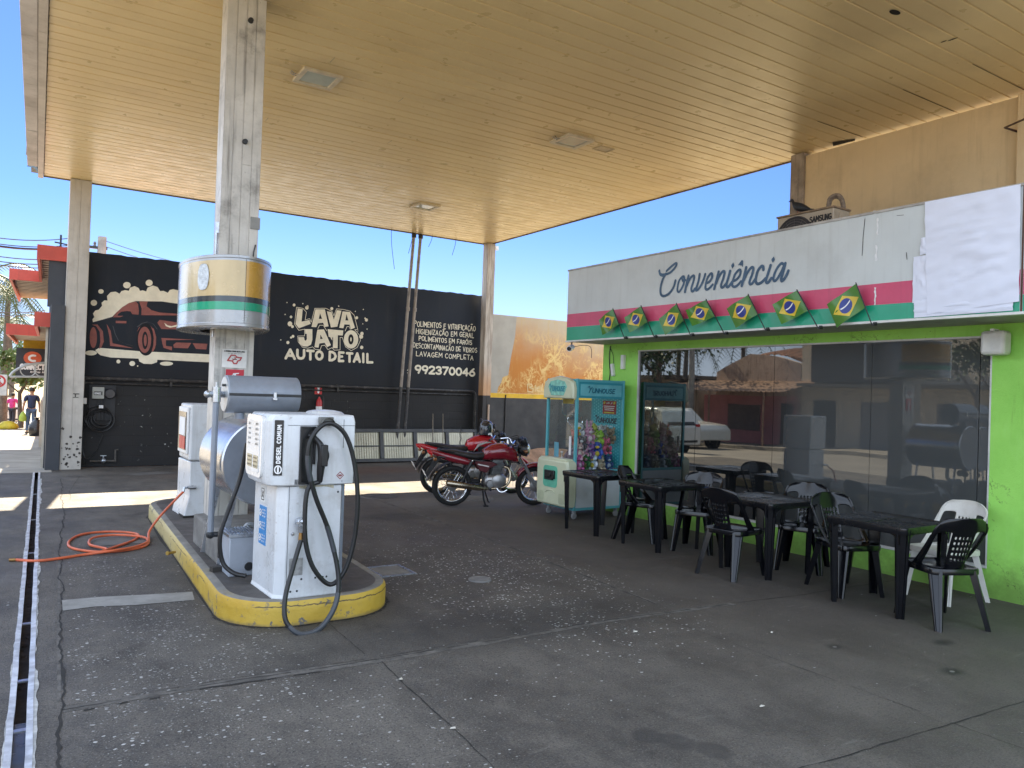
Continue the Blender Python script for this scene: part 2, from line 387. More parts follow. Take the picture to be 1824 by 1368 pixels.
def paving():
    t = NT('forecourt paving'); x, y, z = t.xyz(t.pos())
    n = t.noise(1.1, 6, .62); fine = t.noise(95, 3, .7); mid = t.noise(9, 5, .65)
    warp = t.math('MULTIPLY', t.math('SUBTRACT', mid, .5), .5)
    c = t.mix(t.ramp(n, .3, .72), (.06,.053,.046), (.118,.105,.091))
    c = t.mix(t.ramp(mid, .35, .75, 0, .55), c, (.05,.048,.046))
    wear = t.noise(2.1, 6, .72, t.scale(t.pos(), (1.0, .6, 1))); c = t.mix(t.ramp(wear, .42, .68, 0, .75), c, (.15,.134,.115)); c = t.mix(t.ramp(wear, .47, .3, 0, .75), c, (.03,.0265,.024))
    pit = t.noise(55, 4, .75); c = t.mix(t.ramp(pit, .47, .36, 0, .85), c, (.022,.021,.02)); pit2 = t.noise(24, 5, .8); c = t.mix(t.ramp(pit2, .4, .33, 0, .8), c, (.024,.023,.022)); c = t.mix(t.ramp(pit2, .6, .68, 0, .5), c, (.19,.175,.16))
    c = t.mix(t.ramp(fine, .5, .75, 0, .7), c, (.22,.205,.19)); c = t.mix(t.ramp(fine, .48, .3, 0, .6), c, (.03,.028,.026))
    c = t.mix(t.math('MULTIPLY', t.ramp(t.math('ADD', x, warp), 1.5, 5.0), .55), c, (.088,.074,.063))
    # exposed aggregate: worn areas left of the island, in mid floor, and thin elsewhere
    def blob(cx, cy, rx, ry, soft=.5):
        a = t.math('DIVIDE', t.math('SUBTRACT', x, cx), rx); b = t.math('DIVIDE', t.math('SUBTRACT', y, cy), ry)
        d = t.math('SQRT', t.math('ADD', t.math('MULTIPLY', a, a), t.math('MULTIPLY', b, b)))
        return t.ramp(t.math('ADD', d, warp), 1+soft*.5, 1-soft)
    rim = t.math('SUBTRACT', x, t.math('ADD', t.math('MULTIPLY', y, .047), .075))     # right of the smooth band along the drain
    right = t.ramp(rim, .0, .04)
    m1 = t.math('MULTIPLY', blob(.85, 5.0, .75, 1.7), right)
    m2 = blob(3.65, 5.7, 1.1, 2.1); m3 = t.math('MULTIPLY', blob(1.0, 3.4, 1.1, 1.0), right); m4 = blob(2.7, 4.0, .9, 1.1)
    m5 = t.math('MULTIPLY', blob(.75, 7.6, .5, .8), right); m6 = blob(-.55, 9, .45, 4.5); m7 = blob(3.9, 7.6, .6, 1.5)
    mk = t.math('MAXIMUM', m1, m2)
    for q, k in ((m3, .55), (m4, .14), (m5, .75), (m6, .7), (m7, .45)): mk = t.math('MAXIMUM', mk, t.math('MULTIPLY', q, k))
    mk = t.math('MAXIMUM', mk, .012)
    wv = t.new('ShaderNodeVectorMath'); wv.operation = 'ADD'; t.l.new(t.pos(), wv.inputs[0])
    ns = t.new('ShaderNodeTexNoise'); ns.inputs['Scale'].default_value = 30; t.l.new(t.pos(), ns.inputs['Vector'])
    wsc = t.scale(ns.outputs['Color'], (.02, .02, 0)); t.l.new(wsc, wv.inputs[1])
    clump = t.ramp(t.noise(2.6, 4, .65), .36, .6, .12, 1.25); mk = t.math('MULTIPLY', mk, clump)
    v = t.vor(29, t.scale(wv.outputs[0], (1.0, 1.25, 0)))
    v2 = t.vor(62, t.scale(wv.outputs[0], (1.2, 1.0, 0)))
    def peb(vn, keep, r0, r1):
        rnd = t.xyz(vn.outputs['Color'])
        on = t.math('GREATER_THAN', t.math('MULTIPLY', mk, keep), rnd[0])
        return t.math('MULTIPLY', on, t.ramp(vn.outputs['Distance'], r1, r0)), rnd
    p1, r1 = peb(v, .5, .2, .3); p2, r2 = peb(v2, .5, .2, .34)
    pc = t.mix(r1[1], (.24,.235,.225), (.56,.55,.53)); pc = t.mix(t.math('MULTIPLY', m2, .8), pc, (.74,.73,.7))
    pc2 = t.mix(r2[1], (.15,.145,.135), (.36,.35,.33))
    c = t.mix(t.math('MULTIPLY', p2, .8), c, pc2); c = t.mix(t.math('MULTIPLY', p1, .92), c, pc)
    # stains: oil and old spills
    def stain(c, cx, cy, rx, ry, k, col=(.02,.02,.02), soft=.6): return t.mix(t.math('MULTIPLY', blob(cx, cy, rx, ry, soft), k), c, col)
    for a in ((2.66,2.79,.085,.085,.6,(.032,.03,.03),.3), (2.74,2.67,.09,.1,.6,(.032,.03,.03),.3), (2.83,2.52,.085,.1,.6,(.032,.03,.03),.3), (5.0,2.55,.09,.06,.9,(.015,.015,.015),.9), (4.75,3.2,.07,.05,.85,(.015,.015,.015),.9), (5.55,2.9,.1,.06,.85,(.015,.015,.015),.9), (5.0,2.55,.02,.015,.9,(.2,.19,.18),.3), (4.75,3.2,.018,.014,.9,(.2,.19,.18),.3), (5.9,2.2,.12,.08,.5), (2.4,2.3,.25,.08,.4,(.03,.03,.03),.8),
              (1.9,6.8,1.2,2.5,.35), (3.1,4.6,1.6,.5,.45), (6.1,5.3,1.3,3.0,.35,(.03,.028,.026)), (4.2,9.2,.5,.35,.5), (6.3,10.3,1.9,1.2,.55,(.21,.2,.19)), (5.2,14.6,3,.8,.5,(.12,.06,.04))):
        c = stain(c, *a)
    # swept pale films and thin scratches
    sc = t.noise(3.2, 5, .7, t.scale(t.pos(), (.5, 2.6, 1)))
    c = t.mix(t.ramp(sc, .58, .8, 0, .32), c, (.29,.275,.25))
    t.base(c)
    t.rough(t.ramp(n, .3, .75, .62, .9)); t.b.inputs['Specular IOR Level'].default_value = .45
    h = t.math('ADD', t.math('MULTIPLY', fine, .5), t.math('ADD', t.math('MULTIPLY', mid, .6), t.math('MULTIPLY', t.math('ADD', p1, p2), .5)))
    t.bump(h, .8, .014); return t.m
PAV = paving()
DX = lambda y: .07+.0275*(y-3.85)               # centre line of the drain channel
mb = MB()
mb.add([(DX(-14)+.045,-14,0),(14.5,-14,0),(14.5,16.3,0),(DX(16.0)+.045,16.3,0)], [(0,1,2,3)])
mb.add([(DX(-14)+.045,-14,0),(DX(16.0)+.045,16.3,0),(DX(16.0)+.045,16.3,-.13),(DX(-14)+.045,-14,-.13)], [(0,1,2,3)])
struct(mb.build('forecourt', PAV, smooth=0, recalc=False))
mb = MB()
mb.add([(-2.8,-14,0),(DX(-14)-.045,-14,0),(DX(15.6)-.045,15.6,0),(-2.8,15.6,0)], [(0,1,2,3)])
mb.add([(-2.8,-14,-.2),(-2.8,-14,0),(-2.8,15.6,0),(-2.8,15.6,-.2)], [(0,1,2,3)])
mb.add([(DX(-14)-.045,-14,0),(DX(-14)-.045,-14,-.13),(DX(15.6)-.045,15.6,-.13),(DX(15.6)-.045,15.6,0)], [(0,1,2,3)])
mb.add([(DX(-14)-.06,-14,-.125),(DX(-14)+.06,-14,-.125),(DX(16)+.06,16,-.125),(DX(16)-.06,16,-.125)], [(0,1,2,3)])
struct(mb.build('forecourt', PAV, smooth=0, recalc=False))

def pavement_mat():
    t = NT('sidewalk concrete'); n = t.noise(1.3, 5, .6); y = t.xyz(t.pos())[1]
    c = t.mix(t.ramp(n, .3, .7), (.24,.22,.185), (.34,.31,.265))
    j = t.math('ABSOLUTE', t.math('SUBTRACT', t.math('FRACT', t.math('MULTIPLY', y, .42)), .5))
    c = t.mix(t.ramp(j, .488, .494), c, (.12,.11,.1)); t.base(c); t.rough(.85); t.bump(t.noise(60, 3), .3); return t.m
mb = MB(); ys3 = [15.6, 16.2, 30, 50, 70, 110]
mb.grid(lambda u, v: ((-2.8, .62)[round(u)]+.035*max(0, ys3[round(v*5)]-16.2), ys3[round(v*5)], .004+slope(ys3[round(v*5)])), 1, 5)
mb.grid(lambda u, v: (-2.8+.035*max(0, ys3[round(v*5)]-16.2), ys3[round(v*5)], (.004, -.25)[round(u)]+slope(ys3[round(v*5)])), 1, 5)
struct(mb.build('sidewalk', pavement_mat(), smooth=0))
mb = MB()
mb.grid(lambda u, v: ((-13.2, -10.2)[round(u)], ys2[round(v*5)], .0+slope(ys2[round(v*5)])), 1, 5)
mb.grid(lambda u, v: (-10.2, ys2[round(v*5)], (0, -.2)[round(u)]+slope(ys2[round(v*5)])), 1, 5)
struct(mb.build('sidewalk', pavement_mat(), smooth=0))

# joints and cracks in the slabs: ragged dark strips
CRK = mat('dirt in joint', (.022,.02,.018), .95)
def joint(pts, wd, seed, jit=.35, gap=0.0, step=.05):
    rnd = random.Random(seed); P = [Vector((p[0], p[1], 0)) for p in pts]; a = MB(); row = []
    def flush():
        if len(row) > 1:
            vs = [q for r_ in row for q in r_]; a.add(vs, [(2*i, 2*i+1, 2*i+3, 2*i+2) for i in range(len(row)-1)])
        row.clear()
    off = 0
    for i in range(len(P)-1):
        d = P[i+1]-P[i]; L = d.length; d.normalize(); nrm = Vector((-d.y, d.x, 0)); k = max(1, int(L/step))
        for q in range(k):
            off = off*.85+rnd.uniform(-1, 1)*wd*jit
            ww = wd*rnd.uniform(.35, 1.0)*(.5+.9*abs(noise.noise((P[i]+d*(L*q/k))*1.3)))
            c = P[i]+d*(L*q/k)+nrm*off
            if rnd.random() < gap: flush(); continue
            row.append((c-nrm*ww/2+Vector((0,0,.003)), c+nrm*ww/2+Vector((0,0,.003))))
    flush()
    return struct(a.build('paving_joint', CRK, smooth=0))
BAND = mat('eroded joint filler', (.115,.106,.096), .9, 0, .45, 9, bump=.6, dirt=.6, dirtcol=(.04,.037,.034), dscale=7)
def band(pts, wd, seed):
    rnd = random.Random(seed); P = [Vector((p[0], p[1], 0)) for p in pts]; a = MB(); row = []
    for i in range(len(P)-1):
        d = P[i+1]-P[i]; L = d.length; d.normalize(); nrm = Vector((-d.y, d.x, 0)); k = max(1, int(L/.04))
        for q in range(k):
            c = P[i]+d*(L*q/k); u = wd*(.35+.5*abs(noise.noise(c*2.1))+rnd.uniform(0,.15)); w_ = wd*(.35+.5*abs(noise.noise(c*1.7+Vector((5,0,0))))+rnd.uniform(0,.15))
            row.append((c-nrm*u+Vector((0,0,.0018)), c+nrm*w_+Vector((0,0,.0018))))
    vs = [q for r_ in row for q in r_]; a.add(vs, [(2*i, 2*i+1, 2*i+3, 2*i+2) for i in range(len(row)-1)])
    return struct(a.build('joint_filler', BAND, smooth=0))
band([(.26,4.41),(1.0,4.42),(1.95,4.35),(3.7,4.36),(5.0,4.28)], .06, 31); band([(4.6,11.5),(4.55,8.3),(4.5,6.4),(4.38,4.5)], .05, 32); band([(.4,7.95),(.25,4.5)], .02, 33)
joint([(.26,4.46),(1.0,4.47),(1.95,4.4),(3.0,4.41)], .008, 21, gap=.12); joint([(4.62,13.5),(4.58,8.3),(4.54,6.4)], .008, 22, gap=.1)
joint([(.26,4.42),(1.0,4.43),(1.95,4.37),(3.7,4.38),(5.8,4.2),(7.2,4.15)], .016, 1, gap=.03)
joint([(.3,4.36),(.9,4.37),(1.6,4.33)], .03, 2, gap=.2)
joint([(1.93,4.33),(1.88,3.63),(1.83,2.87),(1.8,1.2)], .011, 3)
joint([(1.91,5.2),(1.875,4.45)], .011, 4)
joint([(2.4,2.24),(3.06,2.2),(4.87,2.08),(7.2,1.95)], .011, 5)
joint([(4.14,4.35),(4.155,3.97),(4.194,1.79),(4.2,.5)], .006, 6, gap=.05)
joint([(.72,14.6),(.7,14.0),(.42,8.0),(.22,3.77),(.1,1.5)], .024, 7, jit=.4)
joint([(4.55,8.3),(4.5,6.4),(4.37,4.45)], .014, 8, gap=.1)
joint([(2.3,7.4),(3.4,7.3),(5.5,7.25)], .006, 9, gap=.25)
joint([(.8,14.9),(4.0,14.7),(9.4,14.5)], .012, 10)
joint([(.7,12.0),(.75,13.0),(1.0,14.9)], .012, 11)
joint([(2.75,6.6),(3.4,6.4),(4.4,6.2)], .008, 12, gap=.3)
joint([(-1.5,8.4),(-.4,8.35),(.3,8.3)], .015, 13)
joint([(4.4,6.0),(5.6,6.0),(7.2,5.95)], .005, 14, gap=.1)
def patch(name, pts, m, z=.0035):
    a = MB(); a.add([(p[0], p[1], z) for p in pts], [tuple(range(len(pts)))]); return struct(a.build(name, m, smooth=0))
patch('paving_patch', [(.36,6.6),(.62,6.58),(.95,6.5),(1.24,6.45),(1.21,6.2),(.8,6.24),(.55,6.32),(.35,6.3)], mat('cement filler', (.26,.255,.24), .85, 0, .2, 6, dirt=.3))
patch('paving_patch', [(.75,9.3),(1.2,9.25),(1.22,8.6),(.72,8.6)], mat('smooth cement', (.13,.125,.12), .85, 0, .2, 3, dirt=.5))
patch('paving_patch', [(1.6,15.0),(2.3,15.3),(2.6,15.0),(1.9,14.75)], mat('smooth cement', None))

# drain channel with its two angle rails, and the bars left of its grate
t_ = thing('drain_channel', 'long shallow drain slot with shiny steel rails crossing the forecourt', 'drain', (0,0,0))
for sgn in (-1, 1):
    a = MB(); y0, y1 = -8.0, 15.6; rnd = random.Random(5+sgn); n = 120; lo = []
    for i in range(n+1):
        y = y0+(y1-y0)*i/n; wv = rnd.uniform(-.002, .002)
        xa = DX(y)+sgn*(.026+wv); xb = DX(y)+sgn*(.054+wv)
        lo.append([(xa,y,-.03),(xb,y,-.03),(xb,y,.006+rnd.uniform(0,.002)),(xa,y,.006)])
    a.ring(lo); a.build('rail', mat('worn pale rail', (.62,.64,.67), .4, .3, .3, 9, dirt=.45, dirtcol=(.14,.12,.1), dscale=4), t_)
for y in (4.3,5.0,6.15,8.6,10.6,12.9):
    a = MB(); a.obox((DX(y), y, -.02), (.07, .035, .008)); a.build('cross_strap', M['galv'], t_)
for sgn in (-1, 1):
    a = MB(); rnd = random.Random(77+sgn); row = []; wv = 0
    for i in range(330):
        y = 1.5+i*.04; wv = wv*.6+rnd.uniform(-.003,.003); q = noise.noise((y*1.7, sgn*3.1, .5))+.5*noise.noise((y*6.0, sgn, 2.5)); ww = max(.0015, (.014 if sgn > 0 else .005)*(1+1.6*q)+wv); x0 = DX(y)+sgn*.0525; row.append(((x0,y,.0036),(x0+sgn*ww,y,.0036)))
    a.add([q for r_ in row for q in r_], [(2*i,2*i+1,2*i+3,2*i+2) for i in range(len(row)-1)]); a.build('mortar_edge', mat('pale mortar', (.45,.45,.44), .7, 0, .35, 12, dirt=.5), t_, smooth=0)
a = MB(); rnd = random.Random(19)
a.add([(DX(3)-.028,3,-.112),(DX(3)+.028,3,-.112),(DX(13)+.028,13,-.112),(DX(13)-.028,13,-.112)], [(0,1,2,3)])
for i in range(26):
    y = rnd.uniform(3.2, 12.9); a.sphere((DX(y)+rnd.uniform(-.02,.02), y, -.115), rnd.uniform(.01,.025), rnd.uniform(.02,.06), .012, 7, 5)
a.build('sludge', mat('wet sludge', (.05,.035,.025), .75, 0, .5, 6), t_)
a = MB(); a.add([(DX(2)-.03,2,-.1),(DX(2)+.03,2,-.1),(DX(4.6)+.03,4.6,-.1),(DX(4.6)-.03,4.6,-.1)], [(0,1,2,3)])
a.build('water', mat('drain water', (.12,.13,.14), .25), t_)

# covers in the floor
def cover(name, label, x, y, r, m, cat='manhole cover'):
    t = thing(name, label, cat, (x, y, 0)); a = MB(); a.lathe([(0,.012),(r*.86,.012),(r*.88,.006),(r*.9,.006),(r*.91,.012),(r,.012),(r*1.03,.0)], n=36); a.build('lid', m, t)
    return t
CEM = mat('cement lid', (.2,.195,.19), .8, 0, .25, 9, dirt=.4)
cover('manhole_cover', 'small round grey cover set among white pebbles in mid forecourt', 3.5, 5.83, .1, CEM)
cover('manhole_cover', 'round pale cement lid on the floor between the wheels of the motorbikes', 6.05, 10.35, .3, CEM)
cover('manhole_cover', 'round dark floor lid left of the near motorbike in the sun', 4.75, 11.0, .28, mat('iron lid', (.1,.1,.1), .6, .3, .25, 9))
t_ = thing('floor_hatch', 'square floor hatch with pale metal frame beside the pump island', 'hatch', (2.93, 6.46, 0))
a = MB()
for x0, x1, y0, y1 in ((-.17,.17,-.2,-.175),(-.17,.17,.175,.2),(-.17,-.145,-.175,.175),(.145,.17,-.175,.175)): a.box(x0,x1,y0,y1,0,.008)
a.build('frame', M['galv'], t_)
a = MB(); a.box(-.143,.143,-.173,.173,0,.004); a.build('lid', M['concrete'], t_)
# little bits of litter lying about
LIT = [(3.72,4.06,.02,'scrap of white paper beside the long slab crack'),(1.9,4.0,.022,'pale leaf lying in the crack right of the pump island'),
       (1.86,3.3,.018,'smaller pale leaf in the crack nearer the camera'),(3.45,2.75,.022,'thin white paper strip on bare floor near the oil stain'),(4.6,3.6,.015,'tiny white wrapper near the front table')]
for i, (x, y, s_, lb) in enumerate(LIT):
    a = MB(); rnd = random.Random(i+70); ps = [(s_*math.cos(q*1.05)*rnd.uniform(.5,1.2), s_*.7*math.sin(q*1.05)*rnd.uniform(.5,1.2), .006+rnd.uniform(0,.008)) for q in range(6)]
    a.add([(0,0,.015)]+ps, [(0,q+1,(q+1) % 6+1) for q in range(6)])
    o = a.build('litter', mat('paper litter', (.6,.57,.5), .8), loc=(x, y, 0)); tag(o, lb, 'litter', 'scraps of litter on the floor')
# ================================================================== station canopy
ZC = 5.26
xt = lambda y: .17+.0224*(y-8.64)
CAN = thing('station_canopy', 'big flat canopy with cream plank ceiling over the fuel forecourt', 'canopy', (0,0,0))
def soffit_mat():
    t = NT('cream ceiling planks'); x, y, z = t.xyz(t.pos())
    n = t.noise(.5, 5, .6); row = t.math('FLOOR', t.math('DIVIDE', y, .2))
    wn_ = t.new('ShaderNodeTexWhiteNoise'); wn_.noise_dimensions = '1D'; t.l.new(row, wn_.inputs['W'])
    c = t.mix(t.ramp(n, .3, .7), (.75,.575,.285), (.81,.645,.345))
    c = t.mix(t.math('MULTIPLY', wn_.outputs['Value'], .35), c, (.66,.52,.28))
    st = t.noise(.8, 5, .7, t.scale(t.pos(), (1, 1.6, 1))); c = t.mix(t.ramp(st, .52, .75, 0, .3), c, (.52,.38,.19))
    
    def ring(cx, cy, r0):
        a_ = t.math('SUBTRACT', x, cx); b_ = t.math('SUBTRACT', y, cy); d_ = t.math('SQRT', t.math('ADD', t.math('MULTIPLY', a_, a_), t.math('MULTIPLY', b_, b_)))
        return t.ramp(t.math('ADD', d_, t.math('MULTIPLY', t.math('SUBTRACT', st, .5), 1.2)), r0, r0*.25)
    wet = ring(2.85, 8.83, .7)
    for q in ((6.53, 8.76, .7), (6.65, 13.7, .8), (6.7, 4.1, .9), (8.6, 5.6, 1.2), (1.7, 7.2, .7), (9.2, 9.0, .9)): wet = t.math('MAXIMUM', wet, ring(*q))
    c = t.mix(t.math('MULTIPLY', wet, .38), c, (.4,.29,.15))
    sp = t.noise(38, 3, .6); c = t.mix(t.math('MULTIPLY', t.ramp(sp, .74, .77), t.ramp(t.noise(.9, 2), .5, .7)), c, (.12,.09,.06))
    t.base(c); t.rough(t.ramp(t.noise(4, 4), .3, .7, .27, .4)); t.b.inputs['Specular IOR Level'].default_value = .55
    t.bump(t.noise(1.6, 3, .5, t.scale(t.pos(), (.35, 3, 1))), .12, .03); return t.m
a = MB(); PW = .2; y = 2.4; rnd = random.Random(3)
while y < 16.2-1e-6:
    y1 = min(y+PW, 16.2); dz = rnd.uniform(-.002, .002); xr = 9.65 if y > 7.2 else 9.62
    L0, L1 = xt(y), xt(y1); g = .011; z0 = ZC+dz
    sec = [(y+.0025, z0+.02), (y+g, z0), (y1-g, z0), (y1-.0025, z0+.02)]
    segs = [0.0, rnd.uniform(.25, .75), 1.0] if rnd.random() < .3 else [0.0, 1.0]
    for q in range(len(segs)-1):
        f0 = segs[q]+(0.0006 if q else 0); f1 = segs[q+1]
        la = [(L0+(xr-L0)*f0, p[0], p[1]+.001*q) for p in sec]; lb = [(L0+(xr-L0)*f1, p[0], p[1]+.001*q) for p in sec]
        a.ring([la, lb], False, False)
    y = y1
a.build('soffit', soffit_mat(), CAN, smooth=0)
a = MB(); a.add([(xt(2.4)-.2,2.4,ZC+.03),(9.8,2.4,ZC+.03),(9.8,16.22,ZC+.03),(xt(16.2)-.2,16.22,ZC+.03)], [(0,1,2,3)]); a.box(xt(1)+.05, 9.55, 2.5, 16.1, 5.55, 5.6)
a.build('deck', mat('canopy deck', (.3,.28,.25), .9), CAN, smooth=0)
PANEL = mat('aged grey panel', (.55,.52,.5), .55, .1, .2, 1.4, dirt=.4, dirtcol=(.16,.11,.09), streak=.3, dscale=1.2)
cuts = [2.4, 3.2, 4.2, 7.2, 9.6, 11.2, 13.3, 15.5]
for i in range(7):
    a = MB(); y0, y1 = cuts[i]+.006, cuts[i+1]-.006; dz = rnd.uniform(-.006, .006)
    for (q0, q1, z0, z1) in ((-.25,-.1,5.235+dz,5.95),):
        vs = [(xt(y0)+q0,y0,z0),(xt(y0)+q1,y0,z0),(xt(y1)+q1,y1,z0),(xt(y1)+q0,y1,z0)]; vs += [(p[0],p[1],z1) for p in vs]
        a.add(vs, [(3,2,1,0),(4,5,6,7),(0,1,5,4),(1,2,6,5),(2,3,7,6),(3,0,4,7)])
    a.build('fascia_panel', PANEL, CAN, smooth=0, bevel=.004)
TRIM = mat('pale trim', (.52,.48,.43), .5, .2, .12, 3, dirt=.3, dirtcol=(.2,.16,.12))
cuts = [2.4, 4, 6, 9.4, 12.6, 16.28]
for i in range(5):
    a = MB(); y0, y1 = cuts[i]+.004, cuts[i+1]-.004
    vs = [(xt(y0)+q,y0,z) for q, z in ((-.095,5.225),(-.012,5.225),(-.012,5.42),(-.095,5.42))]; vs2 = [(xt(y1)+q,y1,z) for q, z in ((-.095,5.225),(-.012,5.225),(-.012,5.42),(-.095,5.42))]
    a.ring([vs, vs2]); a.build('trim', TRIM, CAN, smooth=0)
a = MB(); a.bar((xt(15.45)-.16,15.5,5.27),(xt(16)-.06,16.0,5.25),.05,.03); a.obox((xt(15.6)-.17,15.62,5.29),(.16,.2,.05))
a.build('sign_scrap', mat('torn blue sign film', (.03,.25,.5), .4), CAN)
a = MB(); a.box(xt(16.2)-.01, 9.7, 16.2, 16.23, 5.242, 5.3); a.box(9.655, 9.68, 7.3, 16.2, 5.245, 5.3)
a.build('edge_flashing', mat('dark flashing', (.12,.1,.085), .6, .3, .2), CAN, smooth=0)
# holes and dark marks in the planks, flat black sheets that paint in the shade of the openings
for px, py, rx, ry in ((1594,22,.07,.035),(1697,70,.012,.05),(1681,74,.01,.03)):
    a = MB(); p = atz(px, py, ZC-.004); a.add([(p.x+rx*math.cos(q*.4488), p.y+ry*math.sin(q*.4488), p.z) for q in range(14)], [tuple(reversed(range(14)))])
    a.build('plank_hole', mat('ceiling void shade', (.012,.01,.008), 1.0), CAN, smooth=0)
a = MB(); p = atz(1490, 254, ZC-.003); a.add([(p.x-.06,p.y+.02,p.z),(p.x+.05,p.y-.25,p.z),(p.x+.12,p.y-.2,p.z),(p.x+.1,p.y+.12,p.z)], [(3,2,1,0)])
a.build('missing_plank', mat('ceiling void shade', None), CAN, smooth=0)
for y_ in (4.2,5.0,6.2):
    a = MB(); a.box(7.9+.1*y_, 9.5, y_-.002, y_+.002, ZC-.004, ZC-.001); a.build('plank_gap', mat('ceiling void shade', None), CAN, smooth=0)
for sx, px, py, ln in ((1,770,425,.28),(1,812,430,.4),(-1,697,412,.9),(1,735,420,.5)):
    p = aty(px, py, 16.15); a = MB(); a.tube(spline([(p.x,16.15,ZC),(p.x-.02*sx,16.15,ZC-ln*.4),(p.x-.1*sx,16.13,ZC-ln)],4), .006, 5); a.build('dangling_wire', M['black_plastic'], CAN)

# ceiling lamps
LG = mat('lamp lens', (.5,.55,.5), .08, 0, .05, spec=.7)
def lamp(p, lb, wx=.23, wy=.23, clip=True):
    t = thing('canopy_light', lb, 'ceiling light', (p.x, p.y, ZC), group='square lights in the canopy ceiling')
    a = MB(); k = .055
    for x0,x1,y0,y1 in ((-wx,wx,-wy,-wy+k),(-wx,wx,wy-k,wy),(-wx,-wx+k,-wy+k,wy-k),(wx-k,wx,-wy+k,wy-k)): a.box(x0,x1,y0,y1,-.03,.01)
    a.build('frame', mat('lamp frame', (.62,.55,.42), .45), t, bevel=.004)
    a = MB(); a.box(-wx+k,wx-k,-wy+k,wy-k,-.014,.0); a.build('lens', LG, t)
    if clip:
        a = MB()
        for q in (-.02,.03): a.tube([(-wx-.09,q,-.004),(-wx-.05,q,-.03),(-wx,q,-.03)], .005, 5)
        a.tube([(-wx-.05,-.02,-.03),(-wx-.05,.03,-.03)], .005, 5); a.build('clip', M['steel'], t)
lamp(atz(566,138,ZC), 'square ceiling light right beside the main column')
lamp(atz(1019,250,ZC), 'square ceiling light out in the middle of the canopy')
lamp(atz(757,367,ZC), 'square ceiling light close to the far edge above two poles', clip=False)
t_ = thing('ceiling_vent', 'small blank vent frame in the ceiling beside the middle light', 'vent', tuple(atz(1075,265,ZC)))
a = MB()
for x0,x1,y0,y1 in ((-.13,.13,-.1,-.085),(-.13,.13,.085,.1),(-.13,-.115,-.085,.085),(.115,.13,-.085,.085)): a.box(x0,x1,y0,y1,-.012,.01)
a.build('frame', mat('vent frame', (.55,.44,.27), .5), t_); a = MB(); a.box(-.114,.114,-.084,.084,-.004,.01); a.build('cover', mat('vent cover', (.62,.5,.32), .5), t_)

# ================================================================== columns
def column(name, lb, x0, x1, y0, y1, z0, z1, m, nseam=3, seamside=True):
    t = thing(name, lb, 'column', ((x0+x1)/2, (y0+y1)/2, z0), group='steel clad canopy columns')
    hx, hy, H = (x1-x0)/2, (y1-y0)/2, z1-z0; a = MB(); n = nseam+1; g = .004
    a.box(-hx+.006, hx-.006, -hy+.006, hy-.006, 0, H)
    for i in range(n):
        q0, q1 = -hx+2*hx*i/n+g, -hx+2*hx*(i+1)/n-g
        cut = sorted([0, H]+[random.uniform(.3, .9)*H])
        for c0, c1 in zip(cut[:-1], cut[1:]): a.box(q0, q1, -hy, -hy+.005, c0+.002, c1-.002)
        a.box(q0, q1, hy-.005, hy, 0, H)
    a.box(-hx, -hx+.0055, -hy+.0062, hy-.0062, 0, H); a.box(hx-.0055, hx, -hy+.0062, hy-.0062, 0, H)
    a.build('cladding', m, t, smooth=0); return t
MC = column('canopy_column', 'tall grey clad column rising from the pump island', 1.53, 1.875, 7.36, 7.6, .17, ZC-.01, M['column'])
a = MB()
for z, dx in ((4.85,.03),(3.72,.02)): a.lathe([(0,-.03),(.022,-.03),(.026,0)], (dx,-.12,z), 'y', 10)
a.build('bolt', M['dkmetal'], MC); a = MB(); a.obox((.14,-.125,2.98),(.085,.02,.11)); a.build('socket_box', mat('socket grey', (.25,.25,.24), .5), MC)
a = MB(); a.tube(spline([(.15,-.127,2.78),(.13,-.14,2.68),(.145,-.13,2.55),(.12,-.13,2.4)],5), .006, 5); a.build('loose_wire', M['black_plastic'], MC)
a = MB(); a.tube([(-.19,-.08,1.9),(-.19,-.08,2.95)], .012, 8); a.obox((-.185,-.08,2.9),(.03,.04,.1)); a.build('conduit', M['galv'], MC)
LC = column('canopy_column', 'pale column at the street corner in front of the mural', .745, 1.085, 16.02, 16.32, 0, ZC-.01,
            mat('corner column paint', (.5,.47,.42), .6, 0, .12, 2, dirt=.35, dirtcol=(.2,.17,.14), chip=.0, streak=.35), 1)
a = MB(); rnd = random.Random(4)
for i in range(26):
    x, z, s_ = rnd.uniform(-.16,.16), abs(rnd.gauss(.22,.16))+.05, rnd.uniform(.008,.03)
    a.add([(x+s_*math.cos(q*1.05)*rnd.uniform(.5,1.3), -.1525, z+s_*math.sin(q*1.05)*rnd.uniform(.5,1.3)) for q in range(6)], [tuple(range(6))])
a.build('paint_chips', mat('chipped spots', (.06,.05,.045), .9), LC, smooth=0)
a = MB(); a.obox((-.19,-.1,1.95),(.12,.05,.11)); a.build('junction_box', M['white_paint'], LC, bevel=.004)
a = MB(); a.box(.0,.1,-.158,-.153,1.36,1.375); a.box(-.0,.09,-.158,-.153,1.30,1.31); a.box(.03,.045,-.158,-.153,1.31,1.36); a.build('scrawl', M['black_plastic'], LC)
def farcol_mat():
    t = NT('far column'); z = t.xyz(t.pos())[2]; n = t.noise(3, 5, .6, t.scale(t.pos(), (5,5,.6)))
    c = t.mix(t.ramp(n, .35, .7), (.56,.5,.42), (.3,.24,.19))
    f = t.ramp(t.math('ADD', z, t.math('MULTIPLY', n, .5)), 2.75, 1.9)
    c = t.mix(t.math('MULTIPLY', f, .75), c, (.55,.27,.1)); c = t.mix(t.ramp(z, 1.58, 1.56), c, (.035,.03,.028)); t.base(c); t.rough(.65); return t.m
FC = column('canopy_column', 'thin rust stained column at the far corner behind the motorbikes', 9.5, 9.72, 15.98, 16.2, 0, ZC-.01, farcol_mat(), 1)
